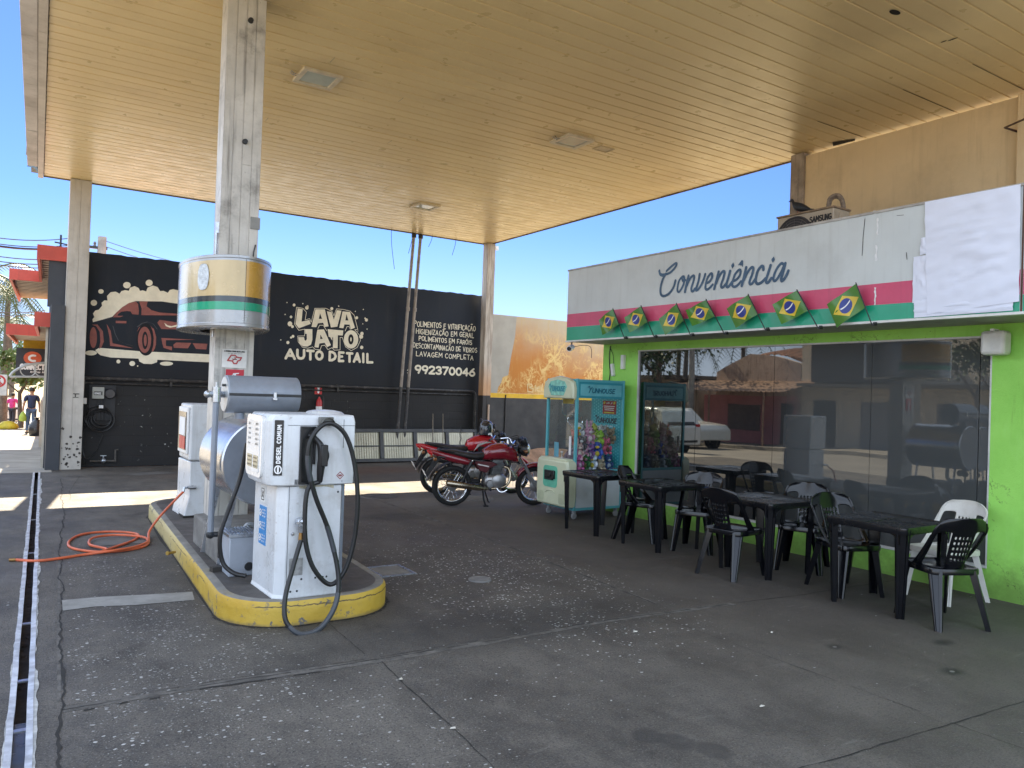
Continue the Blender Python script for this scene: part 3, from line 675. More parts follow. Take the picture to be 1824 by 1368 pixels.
a = MB(); a.tube([(.05,-.13,.0),(.05,-.13,1.35)], .025, 8); a.build('downpipe', mat('beige pipe', (.5,.36,.26), .5), FC)
a = MB(); a.obox((.2,.05,ZC-.07),(.14,.08,.09)); a.bar((.0,.05,ZC-.05),(.2,.05,ZC-.06),.02,.02); a.build('camera', M['white_paint'], FC)
for z in (2.9, 3.6): 
    a = MB(); a.tube([(.11,0,z),(.17,0,z),(.17,0,z+.02)], .006, 5); a.build('peg', M['dkmetal'], FC)

# round sign wrapped about the main column
DS = thing('drum_sign', 'round silver sign with yellow and green bands around the main column', 'sign', (1.612, 7.48, 2.13))
SIL = mat('silver film', (.36,.37,.38), .25, .35, .06, coat=.4); Rr = .408
ang = math.atan2(-7.48, -1.635); A = lambda d: ang+R(d)
a = MB(); a.lathe([(.2,0),(Rr-.01,0),(Rr+.004,.008),(Rr+.004,.03),(Rr,.035),(Rr,.58),(Rr+.004,.585),(Rr+.004,.605),(Rr-.01,.612),(.2,.612)], n=64); a.build('drum', SIL, DS)
a = MB(); a.lathe([(Rr+.002,.255),(Rr+.002,.562)], n=40, a0=A(-80), a1=A(14)); a.build('yellow_band', mat('faded yellow film', (.5,.38,.19), .25, .1, .05, coat=.6), DS, label='faded yellow film')
a = MB(); a.lathe([(Rr+.002,.255),(Rr+.002,.562)], n=40, a0=A(14.4), a1=A(92)); a.build('yellow_band', mat('strong yellow film', (.5,.27,.03), .25, .1, .05, coat=.6), DS, label='stronger yellow film')
a = MB(); a.lathe([(Rr+.0025,.213),(Rr+.0025,.26)], n=60, a0=A(-85), a1=A(95)); a.build('black_band', mat('dark film', (.02,.03,.035), .2, 0, .05, coat=.6), DS)
a = MB(); a.lathe([(Rr+.0025,.143),(Rr+.0025,.211)], n=60, a0=A(-85), a1=A(95)); a.build('green_band', mat('green film', (.0,.3,.16), .2, 0, .05, coat=.6), DS)
a = MB(); a.lathe([(Rr+.003,.0),(Rr+.003,.58)], n=1, a0=A(13.9), a1=A(14.4)); a.build('seam', M['dkmetal'], DS, smooth=0)
a = MB(); loops = []
for j in range(13):
    th = math.pi*j/12; hw = 7.0*math.sin(th)**.6 if 0 < j < 12 else .5
    zz = .31+.225*(1-math.cos(th))/2
    loops.append([Vector(((Rr+.005+.002*((i+j) % 3))*math.cos(A(-36+hw*(i/5-1))), (Rr+.005+.002*((i+j) % 3))*math.sin(A(-36+hw*(i/5-1))), zz)) for i in range(11)])
a.ring(loops, False, False); a.build('covering_patch', mat('crinkled plastic', (.55,.6,.64), .3, 0, .25, 30, bump=.6, bscale=40), DS)
DS.scale = (.915, 1.85, 1.0)
# notices on the column front
t_ = tag(MB().box(-.11,.11,-.004,0,-.085,.085).build('notice', mat('notice white', (.74,.73,.7), .5), loc=(1.70,7.353,1.88)), 'white no smoking notice with red state outline high on the main column', 'notice')
c_ = Caps(); fr = ((0,-.006,0),(1,0,0),(0,0,1),(0,-1,0))
out = [(-.06,-.02),(-.045,.005),(-.03,.03),(.005,.03),(.02,.015),(.04,.01),(.062,.012),(.05,-.012),(.03,-.02),(.02,-.045),(-.005,-.045),(-.02,-.022),(-.06,-.02)]
c_.line(out, .006, fr).line([(-.02,-.022),(.02,.015)], .004, fr); c_.build('state_outline', mat('notice red', (.45,.06,.06), .5), t_)
c_ = Caps(); c_.text('E PROIBIDO FUMAR NESTE LOCAL', -.09, .06, .012, .0016, fr, width=.18); words(c_, -.06, .042, .12, .008, fr, .001, 4)
c_.line([(-.02,-.005),(.02,-.008)], .003, fr).line([(-.005,.01),(.0,.015),(.006,.01)], .0015, fr); c_.build('lettering', M['black_plastic'], t_)
t_ = tag(MB().box(-.08,.08,-.004,0,-.1,.1).build('notice', mat('notice bright red', (.55,.02,.04), .45), loc=(1.71,7.353,1.68)), 'red fire extinguisher notice below the no smoking notice', 'notice')
c_ = Caps(); c_.line([(0,-.09),(0,.02)], .022, fr); c_.line([(0,.045),(.0,.055)], .008, fr).line([(-.015,.06),(.03,.065)], .005, fr).line([(-.012,.055),(-.03,.04),(-.035,-.03)], .004, fr)
c_.build('symbol', M['white'], t_)
c_ = Caps(); c_.line([(-.02,-.01),(.02,-.01)], .004, fr, .008).line([(-.02,-.04),(.02,-.04)], .004, fr, .008); c_.build('symbol_band', mat('notice bright red', None), t_)
# ================================================================== the painted wall of the car wash
YW = 16.4
def blackwall_mat():
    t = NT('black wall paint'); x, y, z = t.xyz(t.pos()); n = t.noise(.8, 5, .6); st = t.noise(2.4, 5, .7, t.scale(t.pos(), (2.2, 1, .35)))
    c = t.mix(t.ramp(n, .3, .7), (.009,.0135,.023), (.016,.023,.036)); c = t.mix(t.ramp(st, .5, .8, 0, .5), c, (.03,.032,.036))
    # block courses show faintly in the lower part, dust near the floor and white chips
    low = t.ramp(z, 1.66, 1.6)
    c = t.mix(t.ramp(t.math('ADD', z, t.math('MULTIPLY', n, .8)), 3.1, 2.0, 0, .85), c, (.013,.0135,.016)); c = t.mix(t.math('MULTIPLY', low, .6), c, (.024,.022,.02))  # the upper wall's blue is haze painted into the colour, neutral lower down
    bu = t.math('MULTIPLY', z, 5.2); row = t.math('FLOOR', bu); fz = t.math('FRACT', bu)
    fx = t.math('FRACT', t.math('ADD', t.math('MULTIPLY', x, 2.55), t.math('MULTIPLY', row, .5)))
    jz = t.ramp(t.math('ABSOLUTE', t.math('SUBTRACT', fz, .5)), .46, .49); jx = t.ramp(t.math('ABSOLUTE', t.math('SUBTRACT', fx, .5)), .48, .495)
    jj = t.math('MULTIPLY', t.math('MAXIMUM', jz, jx), low)
    c = t.mix(t.math('MULTIPLY', jj, .18), c, (.015,.013,.012))
    ch = t.math('MULTIPLY', t.ramp(t.noise(13, 4, .65), .665, .69), t.ramp(t.noise(.9, 3, .5), .5, .62))
    c = t.mix(t.math('MULTIPLY', ch, t.ramp(z, 1.6, .9)), c, (.5,.48,.45))
    t.base(c); t.b.inputs['Specular IOR Level'].default_value = .3; t.rough(t.ramp(n, .3, .7, .5, .7)); h = t.math('SUBTRACT', t.math('MULTIPLY', t.noise(30, 4), .3), t.math('MULTIPLY', jj, .5)); t.bump(h, .5, .01); return t.m
W_ = thing('painted_wall', 'long black painted car wash wall with white lettering and a red car mural', 'wall', (0, 0, 0))
a = MB(); pts = []; rnd = random.Random(11); n = 90
for i in range(n+1): pts.append((.74+(9.74-.74)*i/n, 4.02+rnd.uniform(-.012,.008)))
a.prism([(.74,0)]+[(9.74,0)]+list(reversed(pts)), ((0,YW,0),(1,0,0),(0,0,1),(0,1,0)), 0, .17)
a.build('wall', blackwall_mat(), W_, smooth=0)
MU = lambda ox, oy, k: (lambda x, y: (lambda p: (p.x, p.z))(aty(ox+x/k, oy+y/k, YW)))
FW = frame_y(YW)
BLK = mat('mural black paint', (.01,.011,.015), .6, spec=.3); RED = mat('mural red paint', (.29,.095,.078), .65, 0, .15, 9)
m1 = MU(130, 440, 4.93); P_ = lambda l: [m1(*q) for q in l]
a = MB()
foam = [(175,660),(170,635),(187,615),(175,585),(195,557),(226,550),(255,515),(250,490),(275,468),(303,470),(298,430),(330,397),(375,392),(408,410),(425,387),(458,378),(490,385),(500,357),(540,343),(575,360),(588,385),(612,380),(642,390),(655,357),(700,338),(742,352),(765,387),(795,385),(832,402),(850,377),(880,370),(940,385),(1010,350),(1080,345),(1150,372),(1215,380),(1280,420),(1330,470),(1390,540),(1420,600),(1250,560),(1100,520),(900,495),(780,478),(550,475),(490,492),(430,530),(380,575),(345,612),(250,640)]
fs = []
for i in range(len(foam)): 
    fs.append(foam[i])
a.sheet(P_(fs), FW, .003)
soap = [(195,905),(230,885),(580,915),(1145,940),(1300,950),(1570,1018),(1550,1028),(1300,1015),(1145,1010),(740,990),(737,1012),(690,1028),(620,1025),(582,1005),(575,980),(330,970),(240,950),(215,930)]
a.sheet(P_(soap), FW, .003)
for cx, cy, rx, ry in ((158,930,52,22),(245,390,24,20),(183,490,28,26),(473,335,33,28),(668,315,31,28),(398,1005,17,17),(520,1023,25,22),(820,1024,58,18),(567,1045,6,6)): a.sheet(P_(ell(cx,cy,rx,ry,22)), FW, .0034)
a.build('foam_paint', M['cream_paint'], W_, smooth=0)
a = MB()
for l in ([(350,617),(380,575),(430,530),(490,492),(550,477),(570,500),(578,560),(575,595),(520,590),(505,565),(470,562),(420,570),(395,590),(390,603),(445,605),(410,617)],
          [(580,477),(655,477),(645,520),(690,555),(760,575),(900,585),(1100,600),(900,601),(600,598),(602,540)], [(375,647),(468,650),(468,670),(375,668)],
          [(165,682),(215,680),(262,740),(270,830),(250,880),(228,895),(240,830),(234,745),(203,695)], [(295,675),(330,735),(340,800),(347,845),(440,865),(530,890),(325,868),(320,790)],
          [(665,680),(710,720),(730,790),(728,860),(700,918),(685,915),(705,840),(702,765),(678,705)], [(740,665),(760,640),(900,660),(1000,680),(990,725),(775,720)],
          [(775,798),(1080,815),(815,818),(815,868),(870,875),(868,908),(795,885),(785,850)], [(880,858),(905,838),(1038,842),(1008,890),(885,885)], [(1050,845),(1180,850),(1170,900),(1080,895)],
          [(1200,700),(1330,690),(1370,720),(1330,760),(1220,750)], [(1240,810),(1400,800),(1420,850),(1380,900),(1240,890)], [(560,745),(580,705),(620,680),(665,678),(620,690),(580,720)]):
    a.sheet(P_(l), FW, .004)
a.sheet(P_(ell(178,795,32,92,26)), FW, .0044)
a.build('car_paint', RED, W_, smooth=0)
a = MB(); a.sheet(P_(ell(640,812,82,142,30)), FW, .005); a.build('tyre_paint', BLK, W_, smooth=0)
a = MB(); a.sheet(P_(ell(628,815,58,115,28)), FW, .006); a.sheet(P_([(680,690),(715,740),(728,810),(722,880),(706,915),(690,915),(705,860),(708,800),(700,740)]), FW, .006); a.build('wheel_paint', RED, W_, smooth=0)
a = MB(); a.sheet(P_(ell(632,820,26,78,24)), FW, .007); a.build('rim_paint', BLK, W_, smooth=0)
a = MB(); a.sheet(P_(ell(634,820,13,52,20)), FW, .008); a.build('hub_paint', RED, W_, smooth=0)
a = MB(); a.sheet(P_([(800,665),(830,688),(865,695),(920,680),(905,700),(850,708),(815,695)]), FW, .006); a.build('headlamp_paint', M['cream_paint'], W_, smooth=0)
# soft airbrushed panel glow on the black body
def glow(pts, seed):
    a = MB(); 
    for i in range(len(pts)-1): a.sheet(P_([pts[i],pts[i+1],(pts[i+1][0]+9,pts[i+1][1]+5),(pts[i][0]+9,pts[i][1]+5)]), FW, .0042)
    a.build('airbrush_line', mat('airbrush grey', (.06,.062,.07), .6), W_, smooth=0)
glow([(345,690),(365,760),(395,820),(460,850),(520,865)], 1); glow([(560,700),(600,668),(650,655),(700,672),(735,720)], 2)
# LAVA JATO
m2 = MU(500, 530, 10.133); Q_ = lambda l: [m2(*q) for q in l]
a = MB()
for l in ([(305,195),(395,212),(375,435),(515,405),(540,475),(325,555),(265,475)], [(625,212),(795,212),(862,520),(790,532),(765,455),(672,465),(640,535),(553,530)],
          [(832,248),(918,262),(957,395),(1010,228),(1095,238),(1020,525),(905,540)], [(1115,250),(1250,262),(1338,545),(1265,575),(1240,490),(1148,485),(1130,555),(1055,545)],
          [(437,570),(570,570),(570,760),(545,850),(480,885),(400,880),(335,830),(315,715),(420,715),(430,770),(452,780),(470,750),(468,655),(440,655)],
          [(660,580),(780,575),(905,860),(835,895),(790,815),(695,830),(680,905),(607,895)], [(845,570),(1128,595),(1118,685),(1030,680),(1025,915),(940,912),(945,720),(865,710)], ell(1268,755,130,165,30)):
    a.sheet(Q_(l), FW, .004)
for cx, cy, r in ((240,135,25),(470,185,32),(482,160,20),(920,200,27),(185,350,23),(165,475,42),(210,525,25),(1370,365,26),(1545,405,27),(1522,375,14),(1465,650,30),(1450,705,36),(220,700,25),(185,722,18),(128,812,28),(1460,900,30),(112,90,9),(398,110,11),(1045,155,11),(1490,215,10),(1345,250,9),(78,305,10),(1480,475,9),(1557,570,10),(1390,605,8),(0,765,10)):
    a.sheet(Q_(ell(cx,cy,r,r*1.08,14)), FW, .0036)
a.build('lettering', M['cream_paint'], W_, smooth=0, label='big bubble lettering')
a = MB()
for l in ([(708,285),(745,385),(685,385)], [(1185,300),(1220,415),(1165,412)], [(715,670),(757,745),(710,748)], ell(1265,755,48,92,22)): a.sheet(Q_(l), FW, .0055)
a.build('letter_gap', BLK, W_, smooth=0)
a = MB(); a.sheet(Q_(ell(1265,755,13,38,14)), FW, .007); a.sheet(Q_([(890,715),(930,720),(930,780)]), FW, .004); a.build('letter_core', M['cream_paint'], W_, smooth=0)
c_ = Caps(); ol = [(285,175),(400,195),(462,265),(440,405),(520,380),(550,445),(615,195),(815,195),(925,250),(960,330),(1005,205),(1130,215),(1250,245),(1325,320),(1390,575),(1335,582),(1432,690),(1435,780),(1380,900),(1270,960),(1170,890),(1110,720),(1070,720),(1070,945),(965,950),(925,905),(850,940),(795,860),(735,870),(710,945),(620,935),(575,890),(490,915),(390,895),(315,800),(305,695),(430,692),(430,570),(325,592),(248,480),(285,175)]
c_.line(Q_(ol), .0055, FW, .003); c_.line(Q_([(670,560),(700,500),(765,500),(830,600)]), .0055, FW, .003); c_.line(Q_([(1160,605),(1195,525),(1235,525),(1255,575)]), .0055, FW, .003); c_.build('letter_outline', M['cream_paint'], W_)
# AUTO DETAIL, the list of services and the phone number
c_ = Caps(); x0, z0 = m2(95, 1095)
for ch, l in (('A',[[(90,1095),(170,940),(250,1105)],[(125,1045),(215,1050)]]), ('U',[[(300,945),(300,1050),(325,1092),(365,1100),(400,1090),(420,1050),(420,950)]]), ('T',[[(480,960),(590,965)],[(533,965),(533,1115)]]),
              ('O',[[(695+57*math.cos(R(q)), 1045+70*math.sin(R(q))) for q in range(0,361,24)]]), ('D',[[(880,1130),(885,980),(930,985),(970,1010),(990,1060),(970,1105),(925,1130),(880,1130)]]),
              ('E',[[(1130,995),(1055,990),(1050,1145),(1125,1145)],[(1052,1065),(1105,1065)]]), ('T',[[(1195,1005),(1290,1010)],[(1240,1010),(1240,1155)]]), ('A',[[(1320,1155),(1380,1010),(1425,1160)],[(1340,1110),(1410,1115)]]),
              ('I',[[(1488,1015),(1488,1165)]]), ('L',[[(1562,1020),(1562,1170),(1650,1170)]])):
    for s_ in l: c_.line(Q_(s_), .028, FW, .004)
c_.build('lettering', M['cream_paint'], W_).__setitem__('label', 'rounded line of lettering below the bubble letters')
c_ = Caps(); m3 = MU(500, 520, 4.8)
for tx, xa, ya, xb, yb, hh in (('POLIMENTOS E VITRIFICAÇÃO',1142,292,1664,332,48), ('HIGIENIZAÇÃO EM GERAL',1158,355,1648,392,46), ('POLIMENTOS EM FARÓIS',1180,416,1632,452,42), ('DESCONTAMINAÇÃO DE VIDROS',1132,475,1675,520,44), ('LAVAGEM COMPLETA',1158,546,1645,582,44)):
    (ax, az), (bx, bz) = m3(xa, ya), m3(xb, yb); st, wd = text_strokes(tx, .24, .5); sx = (bx-ax)/wd; hz = hh/4.8*.0118*.97; rnd = random.Random(len(tx))
    for l in st:
        jx, jz = rnd.uniform(-.004,.004), rnd.uniform(-.012,.012)
        c_.line([(ax+p[0]*sx+jx, az+(bz-az)*p[0]/wd+p[1]*hz+jz) for p in l], .0085, FW, .004)
c_.build('lettering', M['cream_paint'], W_).__setitem__('label', 'five thin hand painted lines of services')
c_ = Caps(); (ax, az), (bx, bz) = m3(1150, 690), m3(1655, 718); st, wd = text_strokes('992370046', .2); sx = (bx-ax)/wd
for l in st: c_.line([(ax+p[0]*sx, az+(bz-az)*p[0]/wd+p[1]*.165) for p in l], .024, FW, .004)
(ax, az) = m3(1082, 692); c_.line([(ax, az+.06),(ax+.03, az+.09),(ax+.03,az)], .009, FW).line([(ax,az),(ax+.06,az)], .009, FW)
c_.build('lettering', M['cream_paint'], W_).__setitem__('label', 'bold painted phone number')

# pipes, meter, coil, tap, extinguisher on the wall
DKP = mat('black painted pipe', (.03,.028,.028), .45, 0, .3, 12, dirt=.6, dirtcol=(.2,.18,.16), dscale=9)
t_ = thing('wall_pipe', 'long black conduit running along the wall under the murals', 'pipe', (0, YW, 1.66))
a = MB(); a.tube([(1.1,-.05,.0),(9.35,-.05,0)], .034, 10); a.tube([(1.1,-.035,-.09),(9.4,-.035,-.09)], .016, 8); a.build('conduit', DKP, t_)
a = MB(); a.tube(spline([(9.35,-.05,0),(9.46,-.05,-.03),(9.5,-.05,-.14),(9.5,-.05,-.6),(9.5,-.05,-1.64)],5), .034, 10); a.build('elbow', DKP, t_)
a = MB(); a.tube([(1.1,-.05,.0),(1.1,-.05,-.38)], .022, 8); a.build('drop', DKP, t_)
a = MB(); a.box(1.07,1.16,-.07,0,-.48,-.37); a.build('junction_box', M['white_paint'], t_, bevel=.004)
for x in (2.6,4.3,6.0,7.7): 
    a = MB(); a.box(x-.02,x+.02,-.075,0,-.11,.045); a.build('clamp', DKP, t_)
t_ = thing('electric_meter', 'grey electric meter on a dark board beside the corner column', 'meter', (1.4, YW, 1.18))
a = MB(); a.box(-.2,.24,-.03,0,-.3,.36); a.build('board', mat('dark board', (.022,.022,.024), .6), t_)
a = MB(); a.box(-.16,.04,-.12,-.03,.1,.32); a.build('meter_case', mat('meter grey', (.4,.4,.36), .4), t_, bevel=.012)
a = MB(); a.box(-.13,.01,-.128,-.121,.17,.24); a.build('dial', mat('dial', (.1,.1,.09), .15), t_)
c_ = Caps(); c_.text('00482', -.12, .185, .035, .003, ((0,-.131,0),(1,0,0),(0,0,1),(0,-1,0)), width=.1); c_.build('digits', M['white'], t_)
a = MB(); a.lathe([(0,-.12),(.08,-.12),(.095,-.1),(.095,-.03)], (.14,0,.2), 'y', 20); a.build('second_meter', mat('meter glass', (.03,.03,.035), .15), t_)
a = MB(); a.obox((-.0,-.06,-.05),(.07,.05,.06)); a.build('breaker', M['white_paint'], t_, bevel=.004)
a = MB()
for q in (-.06,.0,.05): a.tube([(q,-.05,.1),(q*1.1,-.05,-.1),(q,-.05,-.3)], .006, 5)
a.build('meter_wires', M['black_plastic'], t_)
t_ = thing('cable_coil', 'black cable hung in loops below the electric meter', 'cable', (1.4, YW-.04, .9)); a = MB(); rnd = random.Random(2)
for k in range(5):
    cx, cz, rr = rnd.uniform(-.04,.04), rnd.uniform(-.06,.04), .2+rnd.uniform(-.05,.06)
    a.tube(spline([(cx+rr*math.cos(R(q)), -.012*k, cz+rr*.95*math.sin(R(q))) for q in range(90, 452, 30)], 3), .011, 6)
a.tube(spline([(-.18,0,0),(-.26,0,-.2),(-.28,0,-.55),(-.2,0,-.75),(-.05,0,-.6),(.05,0,-.3)],5), .009, 6); a.build('cable', M['black_rubber'], t_)
t_ = thing('garden_tap', 'old tap on a short bent pipe near the foot of the wall', 'tap', (1.47, YW-.05, .08))
a = MB(); a.tube(spline([(-.22,0,.03),(.22,0,.03)],3), .022, 8); a.tube([(.2,0,.03),(.2,0,.24),(.25,0,.24)], .018, 8); a.build('pipe', mat('old pipe', (.1,.09,.08), .5, .4, .3), t_)
a = MB(); a.sphere((0,-.02,.04),.05,.05,.045,10,6); a.cyl((0,-.02,.07),(0,-.02,.13),.012); a.obox((0,-.02,.135),(.1,.015,.015)); a.build('valve', M['galv'], t_)
t_ = thing('fire_extinguisher', 'red extinguisher with a white label hung on the black wall', 'extinguisher', (5.58, YW-.09, 1.0))
a = MB(); a.lathe([(0,0),(.06,0),(.065,.02),(.065,.3),(.05,.36),(.022,.4),(.022,.43),(0,.43)], n=18); a.build('cylinder', M['red'], t_)
a = MB(); a.lathe([(.0655,.08),(.0655,.22)], n=18); a.build('paper_label', M['white'], t_)
a = MB(); a.tube(spline([(0,-.02,.43),(.08,-.03,.42),(.09,-.03,.2),(.085,-.03,.1)],5), .009, 6); a.obox((0,-.02,.46),(.03,.12,.03)); a.build('valve', M['black_plastic'], t_)
t_ = tag(MB().box(-.08,.08,-.006,0,-.1,.1).build('extinguisher_sign', M['red'], loc=(5.58, YW-.004, 1.58)), 'small red sign plate right above the extinguisher on the wall', 'sign')
c_ = Caps(); fr = ((0,-.0075,0),(1,0,0),(0,0,1),(0,-1,0)); c_.line([(0,-.06),(0,.02)], .02, fr).line([(-.03,.04),(.035,.045)], .006, fr); c_.build('symbol', M['white'], t_)

# two leaning poles from the canopy to the floor
PLM = mat('pale conduit', (.3,.26,.22), .5, .2, .25, 6, dirt=.6, dirtcol=(.07,.06,.055))
for i, (xa, xb, lb) in enumerate(((7.61,7.42,'left of two slim conduits rising from the bench to the canopy edge'), (7.78,7.6,'right of two slim conduits rising from the bench to the canopy edge'))):
    t_ = thing('conduit_pole', lb, 'pole', (xb, 16.14, 0), group='pair of conduits to the canopy')
    a = MB(); a.tube([(xa-xb,0,ZC-.02),(0,0,1.7)], .036, 10); a.build('tube', PLM, t_)
    a = MB(); a.tube([(0,0,1.7),(-(xa-xb)*.45,0,0)], .038, 10); a.build('painted_foot', DKP, t_)
    a = MB(); a.cyl((xa-xb,0,ZC-.12),(xa-xb,0,ZC-.02),.055); a.build('socket', M['dkmetal'], t_)
    a = MB(); a.cyl((.55*(xa-xb),0,3.45),(.55*(xa-xb),0,3.53),.045); a.build('coupler', PLM, t_)

# dark steel frame with tin panels leaning at the foot of the wall
t_ = thing('panel_frame', 'long dark steel frame with shiny tin panels leaning on the wall', 'frame', (5.3, 15.98, .02)); t_.rotation_euler = (R(-12), 0, 0)
L = 4.15; H = .74; npn = 5; a = MB(); F_ = mat('dark grey frame paint', (.045,.044,.045), .5, .2, .2)
a.box(0,L,-.03,.03,0,.075); a.box(0,L,-.03,.03,H-.075,H)
a.build('rail', F_, t_, bevel=.004); pw = L/npn
for i in range(npn+1):
    a = MB(); x = pw*i; x0 = min(max(x-.045, 0), L-.09); a.box(x0, x0+.09, -.032,.028,.0755,H-.0755); a.build('post', F_, t_, bevel=.004)
TIN = mat('corrugated tin', (.3,.27,.2), .36, .7, .2, 2.5, dirt=.3, dirtcol=(.16,.12,.07), dscale=5)
for i in range(npn):
    a = MB(); x0, x1 = pw*i+.045, pw*(i+1)-.045
    a.grid(lambda u, v: (x0+(x1-x0)*u, .012+.0016*math.sin(u*2*math.pi*13)+.004*math.sin(u*7+v*5), .0765+(H-.153)*v), 88, 1); a.build('tin_panel', TIN, t_)
    a = MB(); a.box(x0+.001,x1-.001,-.02,0,.345,.37); a.build('mid_bar', F_, t_)
def stick(px, top, bot, lb, r=.012):
    p = aty(px, top, 15.9); q = atz(px, bot, 0); t = thing('rod', lb, 'rod', (p.x-.02, 15.84, .012), group='rods leaning on the frame'); a = MB(); a.tube([(0,0,0),(.02,.12,p.z)], r, 6); a.build('shaft', mat('dull rod', (.2,.17,.13), .5, .4), t); return t
stick(773, 738, 830, 'shorter thin steel rod leaning on the tin panel frame by the conduits'); stick(791, 738, 832, 'thin steel rod leaning on the frame nearer the motorbikes', .01)
t_ = thing('chain', 'dark hanging chain on the tin panel frame behind the motorbikes', 'chain', (0,0,0)); p = aty(820, 762, 15.86)
for k in range(16):
    a = MB(); a.torus((p.x+.01*math.sin(k), 15.84, p.z-.032*k), .018, .006, 'x' if k % 2 else 'y', 10, 5); a.build('link', M['dkmetal'], t_)

# ================================================================== stained wall beyond the corner
def rust_mat():
    t = NT('mud stained plaster'); x, y, z = t.xyz(t.pos()); n = t.noise(2.2, 5, .65); big = t.noise(.7, 4, .6)
    zz = t.math('ADD', z, t.math('MULTIPLY', t.math('SUBTRACT', big, .5), 1.6))
    c = t.mix(t.ramp(zz, 3.8, 2.1), (.5,.42,.29), (.5,.19,.035))
    st = t.noise(3, 5, .7, t.scale(t.pos(), (5, 1, .5))); c = t.mix(t.ramp(st, .5, .72, 0, .45), c, (.55,.36,.12))
    # branching scratches where the mud was hosed off
    wv = t.new('ShaderNodeVectorMath'); wv.operation = 'ADD'; t.l.new(t.scale(t.pos(), (1, 0, .62)), wv.inputs[0])
    ns = t.new('ShaderNodeTexNoise'); ns.inputs['Scale'].default_value = 3.2; ns.inputs['Detail'].default_value = 5; t.l.new(t.pos(), ns.inputs['Vector'])
    t.l.new(t.scale(ns.outputs['Color'], (.55, 0, .4)), wv.inputs[1])
    def scr(sc, w0, w1, k):
        v = t.vor(sc, wv.outputs[0], 'DISTANCE_TO_EDGE'); return t.math('MULTIPLY', t.ramp(v.outputs['Distance'], w1, w0), k)
    msk = t.math('MULTIPLY', t.ramp(t.noise(1.5, 4, .6), .4, .58), t.ramp(z, 3.45, 2.7))
    s_ = t.math('MAXIMUM', scr(2.2, .012, .06, 1.0), t.math('MAXIMUM', scr(5.5, .02, .09, .8), t.math('MULTIPLY', t.ramp(t.noise(16, 5, .72), .5, .6), .75)))
    c = t.mix(t.math('MULTIPLY', s_, msk), c, (.72,.5,.19)); c = t.mix(t.ramp(n, .62, .8, 0, .4), c, (.3,.13,.05))
    t.base(c); t.rough(.85); t.bump(t.noise(40, 4), .35); return t.m
OW = thing('stained_wall', 'plaster wall stained orange with mud above a yellow band', 'wall', (0,0,0))
a = MB(); a.box(9.745,16.5,YW+.02,YW+.18,1.64,3.6); a.build('plaster', rust_mat(), OW, smooth=0)
a = MB(); a.box(9.745,16.5,YW+.015,YW+.18,1.525,1.638); a.build('yellow_band', mat('yellow paint', (.72,.42,.015), .6, 0, .12, 6, dirt=.3), OW, smooth=0)
a = MB(); a.box(9.745,16.5,YW+.02,YW+.18,0,1.523); a.build('dark_base', mat('charcoal wall paint', (.03,.028,.027), .6, 0, .25, 2, dirt=.5, dirtcol=(.07,.06,.055), bump=.2), OW, smooth=0)
a = MB(); gp = [aty(*q, YW) for q in ((866,560),(921,563),(918,600),(910,640),(906,668),(896,672),(893,682),(888,690),(885,704),(866,703))]
rnd = random.Random(8); pl = [(p.x, min(p.z, 3.6)) for p in gp]; a.sheet(pl, frame_y(YW+.016), 0); a.build('grey_repaint', mat('grey repaint', (.4,.37,.31), .8, 0, .1, 2), OW, smooth=0)
c_ = Caps(); m4 = MU(880, 580, 6.755); fo = frame_y(YW+.016); B_ = lambda l: [m4(*q) for q in l]
for l in ([(405,710),(410,795),(470,800),(475,760),(430,745),(465,730),(455,705),(410,705)], [(500,720),(498,790)], [(545,735),(515,750),(520,785),(560,790)], [(520,762),(550,752)], [(590,700),(570,780),(605,805)]): c_.line(B_(l), .014, fo)
c_.build('scrawl', mat('scratched scrawl', (.72,.52,.25), .8), OW)
a = MB(); a.tube([(10.42,YW-.0,0),(10.42,YW-.0,1.6)], .014, 6); a.build('cable', M['black_plastic'], OW)
t_ = thing('soil_heap', 'low heap of reddish soil and rags against the dark wall', 'heap', (11.4, 15.9, 0)); a = MB(); rnd = random.Random(21)
a.grid(lambda u, v: ((u-.5)*2.6, (v-.5)*1.0, max(0,(1-((u-.5)*2)**2)*(1-((v-.5)*2)**2))*.34*(.7+.6*noise.noise((u*5,v*4,1)))), 26, 12); a.build('soil', mat('reddish soil', (.3,.17,.1), .95, 0, .35, 6, bump=.6), t_)
